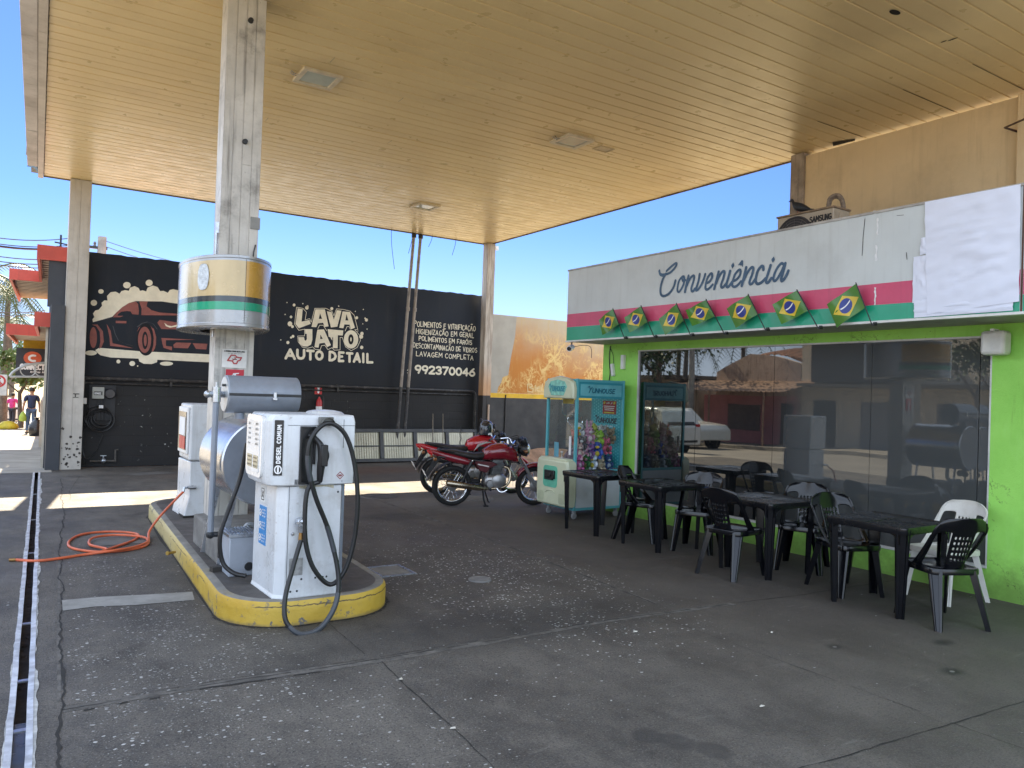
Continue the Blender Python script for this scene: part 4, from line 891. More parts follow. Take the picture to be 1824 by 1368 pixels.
# ================================================================== pump island and its equipment
ZI = .17
IS = thing('pump_island', 'concrete pump island with a worn yellow kerb', 'island', (0,0,0))
def island_outline(off=0.0):
    def corner(cx, cy, rx, ry, a0, a1, n=10): return [(cx+(rx-off)*math.cos(R(a0+(a1-a0)*i/n)), cy+(ry-off)*math.sin(R(a0+(a1-a0)*i/n))) for i in range(n+1)]
    return corner(1.72,5.75,.46,.5,180,270)+corner(2.06,5.75,.46,.5,270,360)+corner(2.26,10.1,.45,.5,0,90)+corner(1.87,10.1,.45,.5,90,180)
o_ = island_outline()
def kerb_mat():
    t = NT('chipped yellow kerb'); x, y, z = t.xyz(t.pos()); n = t.noise(3, 4, .6)
    c = t.mix(t.ramp(n, .3, .7), (.44,.27,.02), (.52,.35,.05)); c = t.mix(t.ramp(y, 6.5, 8.6, 0, .75), c, (.5,.44,.24))
    c = t.mix(t.ramp(t.math('ADD', z, t.math('MULTIPLY', t.noise(9,4,.7), .06)), .06, .03, 0, .7), c, (.16,.12,.06))
    ch = t.math('MULTIPLY', t.ramp(t.noise(13, 5, .72), .57, .6), t.ramp(t.noise(2.1, 2), .46, .56)); c = t.mix(ch, c, (.13,.12,.11))
    crk = t.ramp(t.math('ABSOLUTE', t.math('SUBTRACT', z, t.math('ADD', .132, t.math('MULTIPLY', t.math('SUBTRACT', t.noise(5,4,.7), .5), .06)))), .006, .0015)
    c = t.mix(t.math('MULTIPLY', crk, t.ramp(t.noise(3,2), .45, .55)), c, (.08,.06,.03))
    t.base(c); t.rough(.6); t.bump(t.noise(22, 5, .6), .5, .012); return t.m
a = MB(); n = len(o_); rnd = random.Random(6)
prof = [(0,0),(0,.1),(.002,.145),(.018,.166)]
loops = [[(p[0],p[1],z) for p in island_outline(q)] for q, z in prof]; a.ring(loops, True, False); a.build('kerb', kerb_mat(), IS, smooth=50)
_o = island_outline(-.006); rnd = random.Random(66); row = [(Vector((p[0],p[1],.0042)), Vector((p[0],p[1],.0042))+(Vector((p[0],p[1],0))-Vector((1.9,min(max(p[1],5.8),10.1),0))).normalized()*rnd.uniform(.008,.035)) for p in [q for i in range(len(_o)) for q in [(_o[i][0]+(_o[(i+1) % len(_o)][0]-_o[i][0])*k/6, _o[i][1]+(_o[(i+1) % len(_o)][1]-_o[i][1])*k/6) for k in range(6)]]]
a = MB(); vs = [q for r_ in row for q in r_]; m_ = len(row); a.add(vs, [(2*i, 2*i+1, 2*((i+1) % m_)+1, 2*((i+1) % m_)) for i in range(m_)]); a.build('foot_dirt_shade', CRK, IS, smooth=0)  # ragged dirt line with contact shade painted in round the kerb foot
a = MB(); l0 = [(p[0],p[1],.166) for p in island_outline(.018)]; l1 = [(p[0],p[1],.171) for p in island_outline(.03)]; l2 = [(p[0],p[1],.171) for p in island_outline(.08)]
a.ring([l0,l1,l2], True, False); a.build('kerb_top', mat('worn kerb top', (.2,.19,.17), .7, 0, .25, 6, dirt=.5, dirtcol=(.3,.22,.05)), IS, smooth=50)
a = MB(); a.add([(p[0],p[1],.1705) for p in island_outline(.08)], [tuple(range(n))]); a.build('top', mat('island concrete', (.085,.075,.068), .75, 0, .35, 3, bump=.35, dirt=.6, dirtcol=(.03,.028,.026)), IS, smooth=0)
a = MB(); p = aty(318, 1001, 7.7); a.tube([(1.29,7.55,.1),(1.22,7.5,.105)], .012, 7); a.cyl((1.225,7.504,.105),(1.215,7.496,.105),.018); a.build('pipe_stub', mat('yellowed pipe', (.35,.22,.04), .5), IS)

# near fuel dispenser
WP = mat('dispenser white', (.62,.64,.66), .3, 0, .06, 3, dirt=.45, dirtcol=(.36,.34,.31), streak=.35, dscale=5, coat=.2, chip=.35, chipcol=(.2,.14,.1))
WP2 = mat('dispenser side grey', (.22,.25,.3), .4, .1, .1, 4, dirt=.3)
D1 = thing('fuel_dispenser', 'nearest white diesel dispenser with black hose looped down its front', 'fuel dispenser', (0,0,0))
x0, x1, y0, y1 = 1.56, 2.045, 5.32, 5.86
a = MB(); bd = [(x0,y0+.05),(x0+.06,y0),(x1-.03,y0),(x1-.03,y1),(x0-.02,y1)]
a.ring([[(p[0]-.012*(z < .2),p[1],z) for p in bd] for z in (ZI,.2,.95)]); a.build('cabinet', WP, D1, smooth=0, bevel=.008)
a = MB(); a.box(x1-.029,x1-.004,y0+.02,y1,ZI+.01,.95); a.build('side_panel', WP2, D1, smooth=0, bevel=.004)
a = MB(); hd = [(1.475,5.86),(1.465,5.62),(1.475,5.37),(1.5,5.335),(1.6,5.3),(2.09,5.3),(2.1,5.86)]
a.ring([[(p[0]+(.012 if p[0] < 1.6 else 0),p[1],.955) for p in hd],[(p[0],p[1],1.0) for p in hd],[(p[0],p[1],1.40) for p in hd],[(p[0]+(.03 if p[0] < 1.6 else -.01),p[1]+(.01 if p[1] < 5.5 else -.01),1.45) for p in hd]]); a.build('head', WP, D1, smooth=25, bevel=.01)
a = MB(); a.sphere((1.98,5.66,1.448),.14,.2,.03,20,6); a.build('top_cap', WP, D1)
HF = (( .0,0,0),)
# display on the curved street side of the head
fd = (Vector((1.472,5.62,0)), Vector((0,-1,0)), Vector((0,0,1)), Vector((-1,0,0)))
a = MB(); a.prism(rrect(-.205,.2,1.0,1.435,.05,5), fd, -.01, .016); a.build('display_bezel', mat('bezel white', (.74,.74,.73), .25, 0, .04, coat=.4), D1, smooth=30)
a = MB(); a.prism(rrect(-.165,.155,1.03,1.395,.03,5), fd, .0165, .019); a.build('display_film', mat('display film', (.66,.68,.7), .2), D1, smooth=0)
a = MB(); a.prism(rrect(-.15,-.02,1.06,1.15,.006,2), fd, .0195, .021); a.prism(rrect(.015,.135,1.06,1.15,.006,2), fd, .0195, .021); a.build('screen', mat('lcd grey', (.16,.18,.13), .15), D1, smooth=0)
c_ = Caps(); fd2 = (fd[0], fd[1], fd[2], fd[3]); rnd = random.Random(12)
for k in range(3): words(c_, -.142, 1.125-.028*k, .11, .015, fd, .0022, 2, .0215); words(c_, .02, 1.125-.028*k, .1, .014, fd, .002, 2, .0215)
for k in range(5): words(c_, .05, 1.36-.035*k, .085, .02, fd, .0026, 2, .0195); words(c_, -.14, 1.36-.035*k, .06, .018, fd, .0024, 1, .0195)
c_.build('lettering', M['black_plastic'], D1)
# DIESEL COMUM strip on the corner of the head
n_ = Vector((-.0665-.02,-.0,0)); e0 = Vector((1.5,5.335,0)); e1 = Vector((1.6,5.3,0)); ex = (e1-e0).normalized(); nn = Vector((ex.y,-ex.x,0))
fs_ = (e0, ex, Vector((0,0,1)), nn)
a = MB(); a.prism(rrect(.018,.078,1.03,1.41,.004,2), fs_, -.006, .006); a.build('name_strip', mat('name strip black', (.02,.022,.026), .25), D1, smooth=0)
c_ = Caps(); fv = (e0+ex*.062+Vector((0,0,1.115)), Vector((0,0,1)), -ex, nn); c_.text('DIESEL COMUM', 0, -.0, .024, .0036, fv, width=.26, h=.0075, gap=.3)
lp = [(-.045+.026*math.cos(R(q)), .012+.022*math.sin(R(q))) for q in range(0,361,20)]; c_.line(lp, .004, fv, .0075); c_.line([(-.06,.012),(-.03,.012)], .006, fv, .0075); c_.build('lettering', M['white'], D1)
a = MB()
for k in range(6): a.box(1.66+.012*k,1.666+.012*k,5.296,5.3,.965,1.0)
a.build('vent_slots', M['black_plastic'], D1, smooth=0)
# stickers on the street face
a = MB(); fs2 = (Vector((x0-.0095,5.60,0)), Vector((.04,-1,0)).normalized(), Vector((0,0,1)), Vector((-1,-.04,0)).normalized())
a.prism([(-.11,.8),(-.0,.8),(-.0,.92),(-.11,.92)], fs2, .0, .0035); a.build('sticker', mat('sticker pale', (.62,.62,.6), .5), D1, smooth=0)
c_ = Caps(); c_.line([(-.09,.9),(-.09,.82),(-.03,.82),(-.03,.9),(-.09,.9)], .003, fs2, .0045).line([(-.075,.88),(-.045,.84)], .005, fs2, .0045).line([(-.075,.84),(-.045,.88)], .005, fs2, .0045); c_.build('symbol', M['black_plastic'], D1)
a = MB(); a.prism([(-.125,.5),(.03,.5),(.03,.775),(-.125,.775)], fs2, .0, .0034); a.build('sticker', mat('sticker blue', (.03,.22,.52), .4, 0, .1, 20, chip=.8, chipcol=(.6,.62,.65)), D1, smooth=0)
c_ = Caps()
for k in range(3):
    z = .545+.09*k; c_.line([(-.09+.022*math.cos(R(q)), z+.022*math.sin(R(q))) for q in range(0,361,30)], .004, fs2, .005); c_.line([(-.105,z-.012),(-.075,z+.012)], .005, fs2, .005)
    for j in range(3): words(c_, -.055, z+.018-.022*j, .075, .013, fs2, .0018, 2, .005)
c_.build('lettering', M['white'], D1)
# nozzle boot, nozzle, swivel, hook
YF = 5.3; b0, b1 = aty(536,760,YF), aty(560,862,YF)
a = MB(); bx0, bx1, bz0, bz1 = 1.685, 1.775, .965, 1.37
a.box(bx0,bx0+.014,YF-.02,YF+.0,bz0,bz1); a.box(bx1-.014+.02,bx1+.02,YF-.02,YF,bz0+.14,bz1); a.box(bx0+.014,bx1+.006,YF-.02,YF,bz1-.014,bz1); a.box(bx0+.014,bx1-.0,YF-.02,YF,bz0,bz0+.014); a.box(bx0+.0141,bx1+.0059,YF-.004,YF-.001,bz0+.0141,bz1-.0141)
a.build('nozzle_boot', M['black_plastic'], D1, smooth=0, bevel=.003)
a = MB(); a.tube(spline([(1.82,YF-.05,.98),(1.822,YF-.06,1.08),(1.828,YF-.065,1.16),(1.815,YF-.055,1.24),(1.78,YF-.03,1.29),(1.74,YF-.01,1.31)],5), [.018+.012*math.sin(min(1,i/18)*math.pi) for i in range(26)], 10); a.obox((1.835,YF-.07,1.17),(.05,.055,.15)); a.build('nozzle', M['black_rubber'], D1, bevel=.012)
a = MB(); a.tube(spline([(1.86,YF-.07,1.12),(1.868,YF-.075,1.18),(1.84,YF-.07,1.245)],4), .006, 6); a.build('trigger', M['dkmetal'], D1)
p = aty(536,940,YF-.03); a = MB(); a.lathe([(0,-.06),(.03,-.06),(.036,-.04),(.036,.0),(.02,.02)], (p.x,YF,p.z+.035), 'y', 10); a.cyl((p.x,YF-.035,p.z+.02),(p.x,YF-.035,p.z-.03),.03,.024); a.sphere((p.x,YF-.035,p.z+.045),.035,.03,.025,10,6); a.build('swivel', M['galv'], D1)
a = MB(); a.cyl((p.x,YF-.035,p.z-.03),(p.x-.003,YF-.035,p.z-.085),.014,.016); a.build('fitting', mat('brass', (.3,.17,.06), .4, .8), D1)
hk = aty(585,752,YF-.05); a = MB(); a.box(hk.x-.06,hk.x+.04,YF-.05,YF-.005,hk.z-.01,hk.z+.035); a.lathe([(.05,-.075),(.05,0)], (hk.x-.005,YF,hk.z-.02), 'y', 16, 0, math.pi); a.build('hose_hook', mat('grey hook', (.14,.14,.13), .5), D1, bevel=.006)
HP = [(536,962,.04),(522,1010,.07),(508,1065,.15),(510,1108,.21),(538,1130,.25),(572,1117,.22),(598,1075,.16),(602,1020,.1),(585,945,.06),(562,885,.065),(549,830,.07),(553,785,.07),(575,757,.07),(597,757,.075),(618,780,.08),(632,830,.09),(637,895,.1),(630,965,.09),(613,1018,.08),(588,1041,.075),(560,1015,.07),(545,970,.06),(543,915,.055),(549,870,.05),(556,835,.05)]
pts = [aty(px, py, YF-d) for px, py, d in HP]; pts[-1] = Vector((1.82,YF-.05,.985))
a = MB(); a.tube(spline(pts, 8), .0165, 10); a.build('hose', M['black_rubber'], D1)
sp = spline(pts, 8)
for s0, s1 in ((26,52),(60,66),(76,84)): a = MB(); a.tube(sp[s0:s1], .0185, 10); a.build('hose_sleeve', mat('hose sleeve', (.05,.055,.065), .35), D1)
a = MB(); a.prism([(0,0),(.3,0),(.3,.23),(0,.23)], ((1.78,5.3,.985),(1,0,0),(0,0,1),(0,-1,0)), 0, .003); a.build('front_plate', WP, D1, smooth=0)
c_ = Caps(); fp = ((0,5.2965,0),(1,0,0),(0,0,1),(0,-1,0)); c_.line([(1.985,1.045),(2.01,1.02),(1.985,.995),(1.96,1.02),(1.985,1.045)], .003, fp, .0).line([(1.978,1.02),(1.992,1.02)], .007, fp, 0); c_.build('symbol', mat('stamp red', (.25,.05,.05), .5), D1)
for sx_ in (1.632, 2.008): a = MB(); a.box(sx_-.0015,sx_+.0015,y0-.0015,y0,.2,.95); a.build('seam', M['dkmetal'], D1, smooth=0)
a = MB(); a.box(1.60,2.09,YF-.0015,YF,1.374,1.377); a.build('seam', M['dkmetal'], D1, smooth=0)
a = MB(); a.box(2.0,2.003,YF-.0015,YF,.97,1.42); a.build('seam', M['dkmetal'], D1, smooth=0)
a = MB(); a.lathe([(0,-.008),(.011,-.007),(.013,0)], (1.665,y0,.62), 'y', 12); a.box(1.663,1.667,y0-.0095,y0-.008,.615,.625); a.build('lock', M['galv'], D1, smooth=0)
a = MB(); rnd = random.Random(44); pl = [(1.7+.025*k, .955-.012-rnd.uniform(0,.018)) for k in range(11)]; a.sheet([(1.7,.953),(1.95,.953)]+list(reversed(pl)), ((0,y0-.001,0),(1,0,0),(0,0,1),(0,-1,0)), .0); a.build('sealant', mat('yellowed sealant', (.42,.38,.28), .8, 0, .3, 30), D1, smooth=0)
q0, q1 = aty(515,995,YF+.02), aty(538,1028,YF+.02); a = MB(); a.box(q0.x,q1.x,y0-.004,y0,.33,.45); a.build('plate', mat('old plate', (.33,.33,.32), .6, .2, .3, 30, dirt=.8), D1, smooth=0)
a = MB(); rnd = random.Random(31)
for i in range(9): x, z = rnd.uniform(1.66,2.0), rnd.choice((.22,.3,.5,.62,.9)); a.lathe([(0,-.005),(.006,-.004),(.008,0)], (x,y0,z), 'y', 8)
a.build('screw', M['dkmetal'], D1)
LP = [(440,790,5.95),(428,850,6.0),(408,905,6.0),(392,955,6.0),(396,1000,6.0),(415,1020,5.95),(438,1026,5.9)]
a = MB(); a.tube(spline([aty(*q) for q in LP], 7), .0165, 10); a.build('hose', M['black_rubber'], D1)

# far dispenser, seen from its side
D2 = thing('fuel_dispenser', 'farther white dispenser half hidden behind the main column', 'fuel dispenser', (0,0,0))
a = MB(); a.ring([[(p[0],p[1],z) for p in ((1.66+dx,9.0),(2.1,9.0),(2.1,9.56),(1.63+dx,9.56))] for z, dx in ((ZI,-.05),(.4,0),(.78,.0))]); a.build('cabinet', WP, D2, smooth=0, bevel=.01)
a = MB(); a.box(1.64,2.12,8.98,9.58,.79,1.41); a.build('head', WP, D2, smooth=0, bevel=.02)
a = MB(); a.box(1.615,1.639,9.02,9.54,.86,1.37); a.build('display_frame', M['white_paint'], D2, smooth=0, bevel=.008)
a = MB(); a.box(1.608,1.6145,9.06,9.5,.9,1.32); a.build('display', mat('dark display', (.03,.032,.035), .12), D2, smooth=0)
a = MB(); a.box(1.604,1.6075,9.08,9.4,.91,1.05); a.build('red_film', M['red'], D2, smooth=0)
a = MB(); a.box(1.604,1.6075,9.1,9.42,1.06,1.26); a.build('price_film', M['white'], D2, smooth=0)
a = MB(); a.tube([(1.64,9.0,.5),(1.6,8.96,.5),(1.59,8.95,.46)], .014, 8); a.tube([(1.64,8.97,.5),(1.72,8.97,.5)], .02, 8); a.build('air_tap', M['galv'], D2)
a = MB(); a.box(1.6,2.12,8.97,9.6,ZI,.19); a.build('mortar', CRK, D2, smooth=0)

# storage tank group behind the near dispenser
TK = mat('brushed tank steel', (.5,.51,.53), .24, .85, .12, 4, dirt=.2); GP = mat('grey tank paint', (.24,.27,.32), .42, .15, .12, 4, dirt=.35, dirtcol=(.14,.13,.12))
T1 = thing('fuel_tank', 'shiny steel cylinder tank on slanted legs by the main column', 'tank', (1.745, 6.3, 1.02))
r_ = .355; a = MB(); a.lathe([(r_-.012,-.0),(r_,.012),(r_,.86),(r_-.01,.87),(0,.87)], n=48, axis='y'); a.build('shell', TK, T1)
a = MB(); a.lathe([(0,.004),(r_-.03,.004),(r_-.012,.0)], n=48, axis='y'); a.build('end_cap', GP, T1)
for q, tx in ((-.22,-.1),(.22,.1)):
    for yy in (.12,.72):
        a = MB(); a.bar((q,yy,-.27),(q+tx,yy,-.83),.045,.012,(0,1,0)); a.build('leg', M['galv'], T1)
a = MB(); a.box(-.33,.33,.1,.14,-.76,-.72); a.build('cross_bar', M['dkmetal'], T1)
a = MB(); a.tube(spline([(.1,.3,-.35),(.1,.3,-.5),(.02,.25,-.55),(-.1,.2,-.55),(-.12,.2,-.8)],5), .028, 8); a.build('drain_pipe', mat('pvc grey', (.4,.42,.45), .4), T1)
a = MB(); a.sphere((.06,.05,-.42),.05,.05,.045,8,6); a.sphere((.16,.08,-.4),.05,.05,.05,8,6); a.cyl((.06,.05,-.45),(.06,.05,-.8),.014); a.obox((.06,.05,-.36),(.16,.03,.03)); a.build('valves', mat('rusty iron', (.1,.06,.045), .7, .3, .4, 20), T1)
T2 = thing('small_tank', 'grey lidded drum lying across the top of the steel tank', 'tank', (1.44, 6.5, 1.565))
a = MB(); rr = .152; a.lathe([(0,0),(rr-.006,0),(rr,.006),(rr,.575),(rr-.006,.58),(0,.58)], n=36, axis='x'); a.build('shell', GP, T2)
a = MB(); a.lathe([(rr+.003,.0),(rr+.003,.58)], n=8, axis='x', a0=R(176), a1=R(184)); a.build('lid_seam', M['dkmetal'], T2)
a = MB(); a.obox((.36,-rr-.006,-.0),(.025,.014,.05)); a.obox((.36,-rr-.01,-.03),(.035,.012,.02)); a.build('latch', M['galv'], T2, bevel=.003)
a = MB(); a.lathe([(0,-.008),(rr-.012,-.008),(rr-.012,.0)], n=36, axis='x'); a.build('end_cap', mat('pale end cap', (.5,.52,.54), .35, .3), T2)
a = MB(); a.obox((-.02,-.05,.07),(.03,.02,.02)); a.build('handle', M['dkmetal'], T2); a = MB(); a.cyl((.12,0,-.15),(.12,0,-.2),.04); a.cyl((.46,0,-.15),(.46,0,-.2),.04); a.build('foot', GP, T2)
T3 = thing('standpipe', 'upright grey pipe with valve joining the small drum', 'pipe', (1.352, 6.42, 0))
a = MB(); a.tube([(0,0,.45),(.005,0,1.56)], .024, 10); a.build('riser', GP, T3)
a = MB(); a.cyl((.005,0,1.5),(.005,0,1.62),.036); a.cyl((.005,0,1.62),(.005,0,1.66),.014); a.tube([(-.05,.0,1.56),(.088,.08,1.56)], .026, 8); a.sphere((-.06,0,1.56),.03,.025,.03,8,6); a.build('valve', M['galv'], T3)
a = MB(); a.tube([(0,0,.45),(.5,-.05,.43)], .022, 8); a.sphere((0,0,.45),.034,.034,.034,8,6); a.tube([(.12,-.1,.3),(.3,.1,.34)], .03, 8); a.build('foot_pipe', M['dkmetal'], T3)
t_ = tag(MB().box(-.22,.3,-.9,.24,0,.27).build('plinth', M['concrete'], loc=(1.66,7.33,ZI), smooth=0, bevel=.02), 'grey concrete plinth at the foot of the main column and tank', 'plinth')
PB = thing('pump_box', 'small grey metal box with ribbed lid between tank and near dispenser', 'box', (1.53, 6.28, ZI))
a = MB(); a.box(-.1,.12,-.17,.13,0,.3); a.build('case', mat('box grey paint', (.42,.46,.52), .4, .2, .1, 4, dirt=.4), PB, bevel=.008)
a = MB(); a.box(-.11,.13,-.18,.14,.302,.325)
for k in range(9): a.box(-.1+.025*k,-.09+.025*k,-.17,.13,.326,.334)
a.build('lid', M['galv'], PB, smooth=0); a = MB(); a.lathe([(0,-.006),(.03,-.006),(.034,0)], (.05,-.17,.07), 'y', 14); a.build('plug', M['dkmetal'], PB)
t_ = tag(MB().obox((0,0,.02),(.1,.06,.04)).build('wood_wedge', mat('dark wood', (.04,.035,.03), .8), loc=(1.4,6.35,ZI), rotz=.2), 'small dark wooden wedge lying before the grey pump box', 'wedge')

# orange air hose on the floor
HZ = [(323,868,None),(300,915,None),(282,948,None),(262,972,0),(225,980,0),(165,981,0),(125,970,0),(140,953,0),(185,948,0),(243,949,0),(238,960,0),(200,975,0),(160,985,0),(110,993,0),(65,998,0),(28,997,0)]
HZ = [(262,970,0),(230,979,0),(175,983,0),(128,976,0),(124,963,0),(150,951,0),(200,947,0),(243,951,0),(240,961,0),(205,974,0),(175,984,0)]
hp = [Vector((1.59,8.95,.46)), Vector((1.5,8.9,.38)), Vector((1.36,8.95,.2)), Vector((1.26,8.9,.06))]+[atz(x, y, .014) for x, y, _ in HZ]
hp += [atz(x, y, .03) for x, y in ((190,978),(160,970),(166,958),(205,953),(252,956),(263,964),(240,974),(200,981))]+[atz(x, y, .013) for x, y in ((150,988),(110,994),(65,999),(28,997))]
t_ = thing('air_hose', 'orange air hose coiled on the floor beside the pump island', 'hose', (0,0,0)); a = MB(); a.tube(spline(hp, 7), .0125, 8); a.build('hose', mat('orange hose', (.62,.13,.05), .45, 0, .15, 8, dirt=.3, dirtcol=(.2,.08,.05)), t_)
p = hp[-1]; a = MB(); a.cyl(p, p+Vector((-.05,.01,0)), .016); a.build('end_fitting', mat('brass', None), t_)
# ================================================================== convenience store
XS = 7.24
def green_mat():
    t = NT('lime green wall'); x, y, z = t.xyz(t.pos()); n = t.noise(1.6, 5, .65); r_ = t.noise(7, 4, .6, t.scale(t.pos(), (1, 1, .25)))
    c = t.mix(t.ramp(n, .3, .7), (.28,.64,.1), (.36,.75,.14)); c = t.mix(t.ramp(r_, .5, .75, 0, .35), c, (.4,.78,.2))
    sp = t.math('ADD', z, t.math('MULTIPLY', t.math('SUBTRACT', t.noise(4, 6, .75), .5), .7)); c = t.mix(t.ramp(sp, .42, .02, 0, .7), c, (.1,.17,.03))
    st = t.noise(3, 5, .7, t.scale(t.pos(), (6, 6, .5))); c = t.mix(t.ramp(st, .6, .8, 0, .4), c, (.14,.3,.04))
    sc = t.noise(26, 5, .75); c = t.mix(t.math('MULTIPLY', t.ramp(sc, .66, .69), t.ramp(n, .5, .62)), c, (.09,.13,.04))
    ck = t.math('ABSOLUTE', t.math('SUBTRACT', t.noise(1.1, 6, .7, None, .6), .5)); c = t.mix(t.math('MULTIPLY', t.ramp(ck, .0035, .0008), t.ramp(t.noise(.9, 2), .54, .6)), c, (.1,.16,.04))
    t.base(c); t.rough(.72); t.bump(t.math('ADD', t.noise(75, 4, .6), t.math('MULTIPLY', r_, .6)), .35, .01); return t.m
GREEN = green_mat()
ST = thing('convenience_store', 'lime green store with a wide dark tinted window', 'store', (0,0,0))
Y0, Y1 = 3.42, 8.02
a = MB(); a.box(XS,XS+.2,Y1,8.77,0,2.62); a.box(XS,XS+.2,-3.5,Y0,0,2.62); a.box(XS,XS+.2,Y0,Y1,0,.25); a.box(XS,XS+.2,Y0,Y1,2.3,2.62)
a.box(XS+.2,9.4,8.57,8.77,0,2.62); a.build('wall', GREEN, ST, smooth=0)
a = MB(); a.box(6.6,9.44,-3.5,8.74,3.28,3.34); a.build('roof', mat('store roof', (.2,.19,.17), .9), ST, smooth=0)
a = MB(); a.box(XS+.21,9.4,-3.4,8.5,.0,.02); a.box(9.3,9.4,-3.4,8.5,.02,2.5); a.build('interior', mat('dim interior', (.05,.05,.05), .9), ST, smooth=0)
WF = mat('window frame white', (.6,.6,.58), .5, .1, .1, 6, dirt=.4)
WN = thing('store_window', None or 'wide dark mirror tinted window across the green store front', 'window', (XS, 0, 0))
a = MB(); a.box(-.012,.03,Y0,Y1,.25,.272); a.box(-.006,.03,Y0,Y1,2.282,2.3); a.box(.0,.03,Y1-.02,Y1,.272,2.282); a.box(.0,.03,Y0,Y0+.015,.272,2.282); a.build('frame', WF, WN, smooth=0)
def glass():
    t = NT('dark reflective glass'); out = t.n['Material Output']; t.n.remove(t.b)
    g = t.new('ShaderNodeBsdfGlossy'); g.inputs['Roughness'].default_value = .015
    d = t.new('ShaderNodeBsdfDiffuse'); sm = t.noise(1.5, 5, .65); c = t.mix(t.ramp(sm, .35, .75), (.006,.007,.008), (.016,.017,.018)); t.l.new(c, d.inputs['Color'])
    y = t.xyz(t.pos())[1]; veil = t.ramp(y, 5.9, 5.3)                          # pale haze painted into the glass colour of the right hand panes
    cc = t.mix(veil, c, (.065,.07,.07)); t.l.new(cc, d.inputs['Color'])
    g.inputs['Color'].default_value = (.78,.8,.8,1)
    b = t.new('ShaderNodeBump'); b.inputs['Strength'].default_value = .03; b.inputs['Distance'].default_value = .02; t.l.new(t.noise(1.1, 2, .5), b.inputs['Height']); t.l.new(b.outputs[0], g.inputs['Normal'])
    lw = t.new('ShaderNodeFresnel'); lw.inputs['IOR'].default_value = 1.9
    f = t.ramp(lw.outputs[0], .05, .6, .155, .6); f = t.math('MULTIPLY', f, t.ramp(veil, 0, 1, 1, .72))
    m = t.new('ShaderNodeMixShader'); t.l.new(f, m.inputs[0]); t.l.new(d.outputs[0], m.inputs[1]); t.l.new(g.outputs[0], m.inputs[2]); t.l.new(m.outputs[0], out.inputs[0]); return t.m
GLS = glass(); ed = [Y1-.02] + [atx(px, 800, XS+.02).y for px in (1237, 1375, 1549, 1742)] + [Y0+.015]; rnd = random.Random(5)
for i in range(5):
    ya, yb = ed[i]-.003, ed[i+1]+.003; o1, o2 = rnd.uniform(0,.0035), rnd.uniform(0,.0035); a = MB()
    a.ring([[(.02+o1,ya,.273),(.02+o1,ya,2.281),(.03+o1,ya,2.281),(.03+o1,ya,.273)],[(.02+o2,yb,.273),(.02+o2,yb,2.281),(.03+o2,yb,2.281),(.03+o2,yb,.273)]]); a.build('glass_pane', GLS, WN, smooth=0)
# small fittings on the green pier
t_ = tag(MB().box(-.05,0,-.03,.03,-.1,.1).build('door_sensor', M['white_paint'], loc=(XS,8.3,2.14), bevel=.006), 'upright white sensor box nearer the window on the green pier', 'sensor box')
t_ = tag(MB().box(-.045,0,-.025,.025,-.09,.09).build('router_box', M['white_paint'], loc=(XS,8.52,2.03), bevel=.006), 'tilted small white box on a loose wire on the green pier', 'junction box'); t_.rotation_euler = (R(-12),0,0)
t_ = thing('loose_wire', 'thin black wire hanging down the green pier to the claw machine', 'wire', (XS-.012, 8.6, 0)); a = MB(); a.tube(spline([(0,0,2.38),(.0,.02,2.2),(0,-.01,2.0),(0,.01,1.85),(-.02,0,1.7)],4), .007, 5); a.tube(spline([(0,0,2.34),(0,-.06,2.25),(0,-.08,2.12)],3), .004, 5); a.build('wire', M['black_plastic'], t_)
t_ = thing('wall_speaker', 'white outdoor speaker box at the upper right of the window', 'speaker', (XS-.01, 3.36, 2.22)); a = MB(); a.box(-.16,-.01,-.11,.09,-.1,.11); a.build('case', mat('speaker white', (.66,.65,.6), .4), t_, bevel=.03); a = MB(); a.obox((-.09,.0,.118),(.09,.03,.018)); a.obox((-.0,0,.0),(.04,.05,.06)); a.build('bracket', M['white_paint'], t_)
t_ = thing('loose_wire', 'curly black wire on the green wall right of the speaker', 'wire', (XS-.01, 3.12, 0)); a = MB(); a.tube(spline([(0,0,2.45),(0,-.02,2.3),(0,.02,2.2),(0,-.02,2.12),(0,.03,2.1)],5), .006, 5); a.build('wire', M['black_plastic'], t_)

# fascia board
XF = 6.55
FS = thing('store_fascia', 'long white fascia board with pink and green stripes over the store', 'fascia', (0,0,0))
WV = mat('weathered white vinyl', (.56,.6,.6), .4, 0, .05, 2, streak=.22, dirt=.22, dirtcol=(.3,.3,.28), dscale=1.4, spec=.4)
ZB, ZT = 2.405, 3.398
def fz(y, a, b): return a+(b-a)*(8.76-y)/(8.76-2.89)
a = MB(); a.box(XF,7.238,2.9,8.76,ZB+.012,ZT); a.box(XF,7.238,-3.5,2.885,ZB+.012,ZT); a.build('panel', WV, FS, smooth=0)
def stripe(nm, m, za, zb, off, ya, yb):
    a = MB(); n = 8
    a.add([(XF-off, ya+(yb-ya)*i/n, fz(ya+(yb-ya)*i/n, *q)) for i in range(n+1) for q in (za, zb)], [(2*i,2*i+1,2*i+3,2*i+2) for i in range(n)]); a.build(nm, m, FS, smooth=0)
PINK = mat('pink vinyl', (.6,.075,.16), .4, 0, .08, 3, streak=.15); GRN = mat('green vinyl', (.012,.33,.19), .35, 0, .1, 2.5, streak=.12, coat=.2)
for ya, yb in ((8.757,2.903),(2.882,-3.4)):
    stripe('pink_stripe', PINK, (2.606,2.55), (2.788,2.744), .003, ya, yb); stripe('green_stripe', GRN, (2.412,2.412), (2.604,2.548), .0032, ya, yb)
a = MB(); a.box(XF-.012,XF+.06,-3.5,8.77,ZB-.01,ZB+.011); a.build('bottom_edge', mat('white edge', (.7,.7,.68), .5, 0, .1, 8, dirt=.5, dirtcol=(.25,.22,.18)), FS, smooth=0)
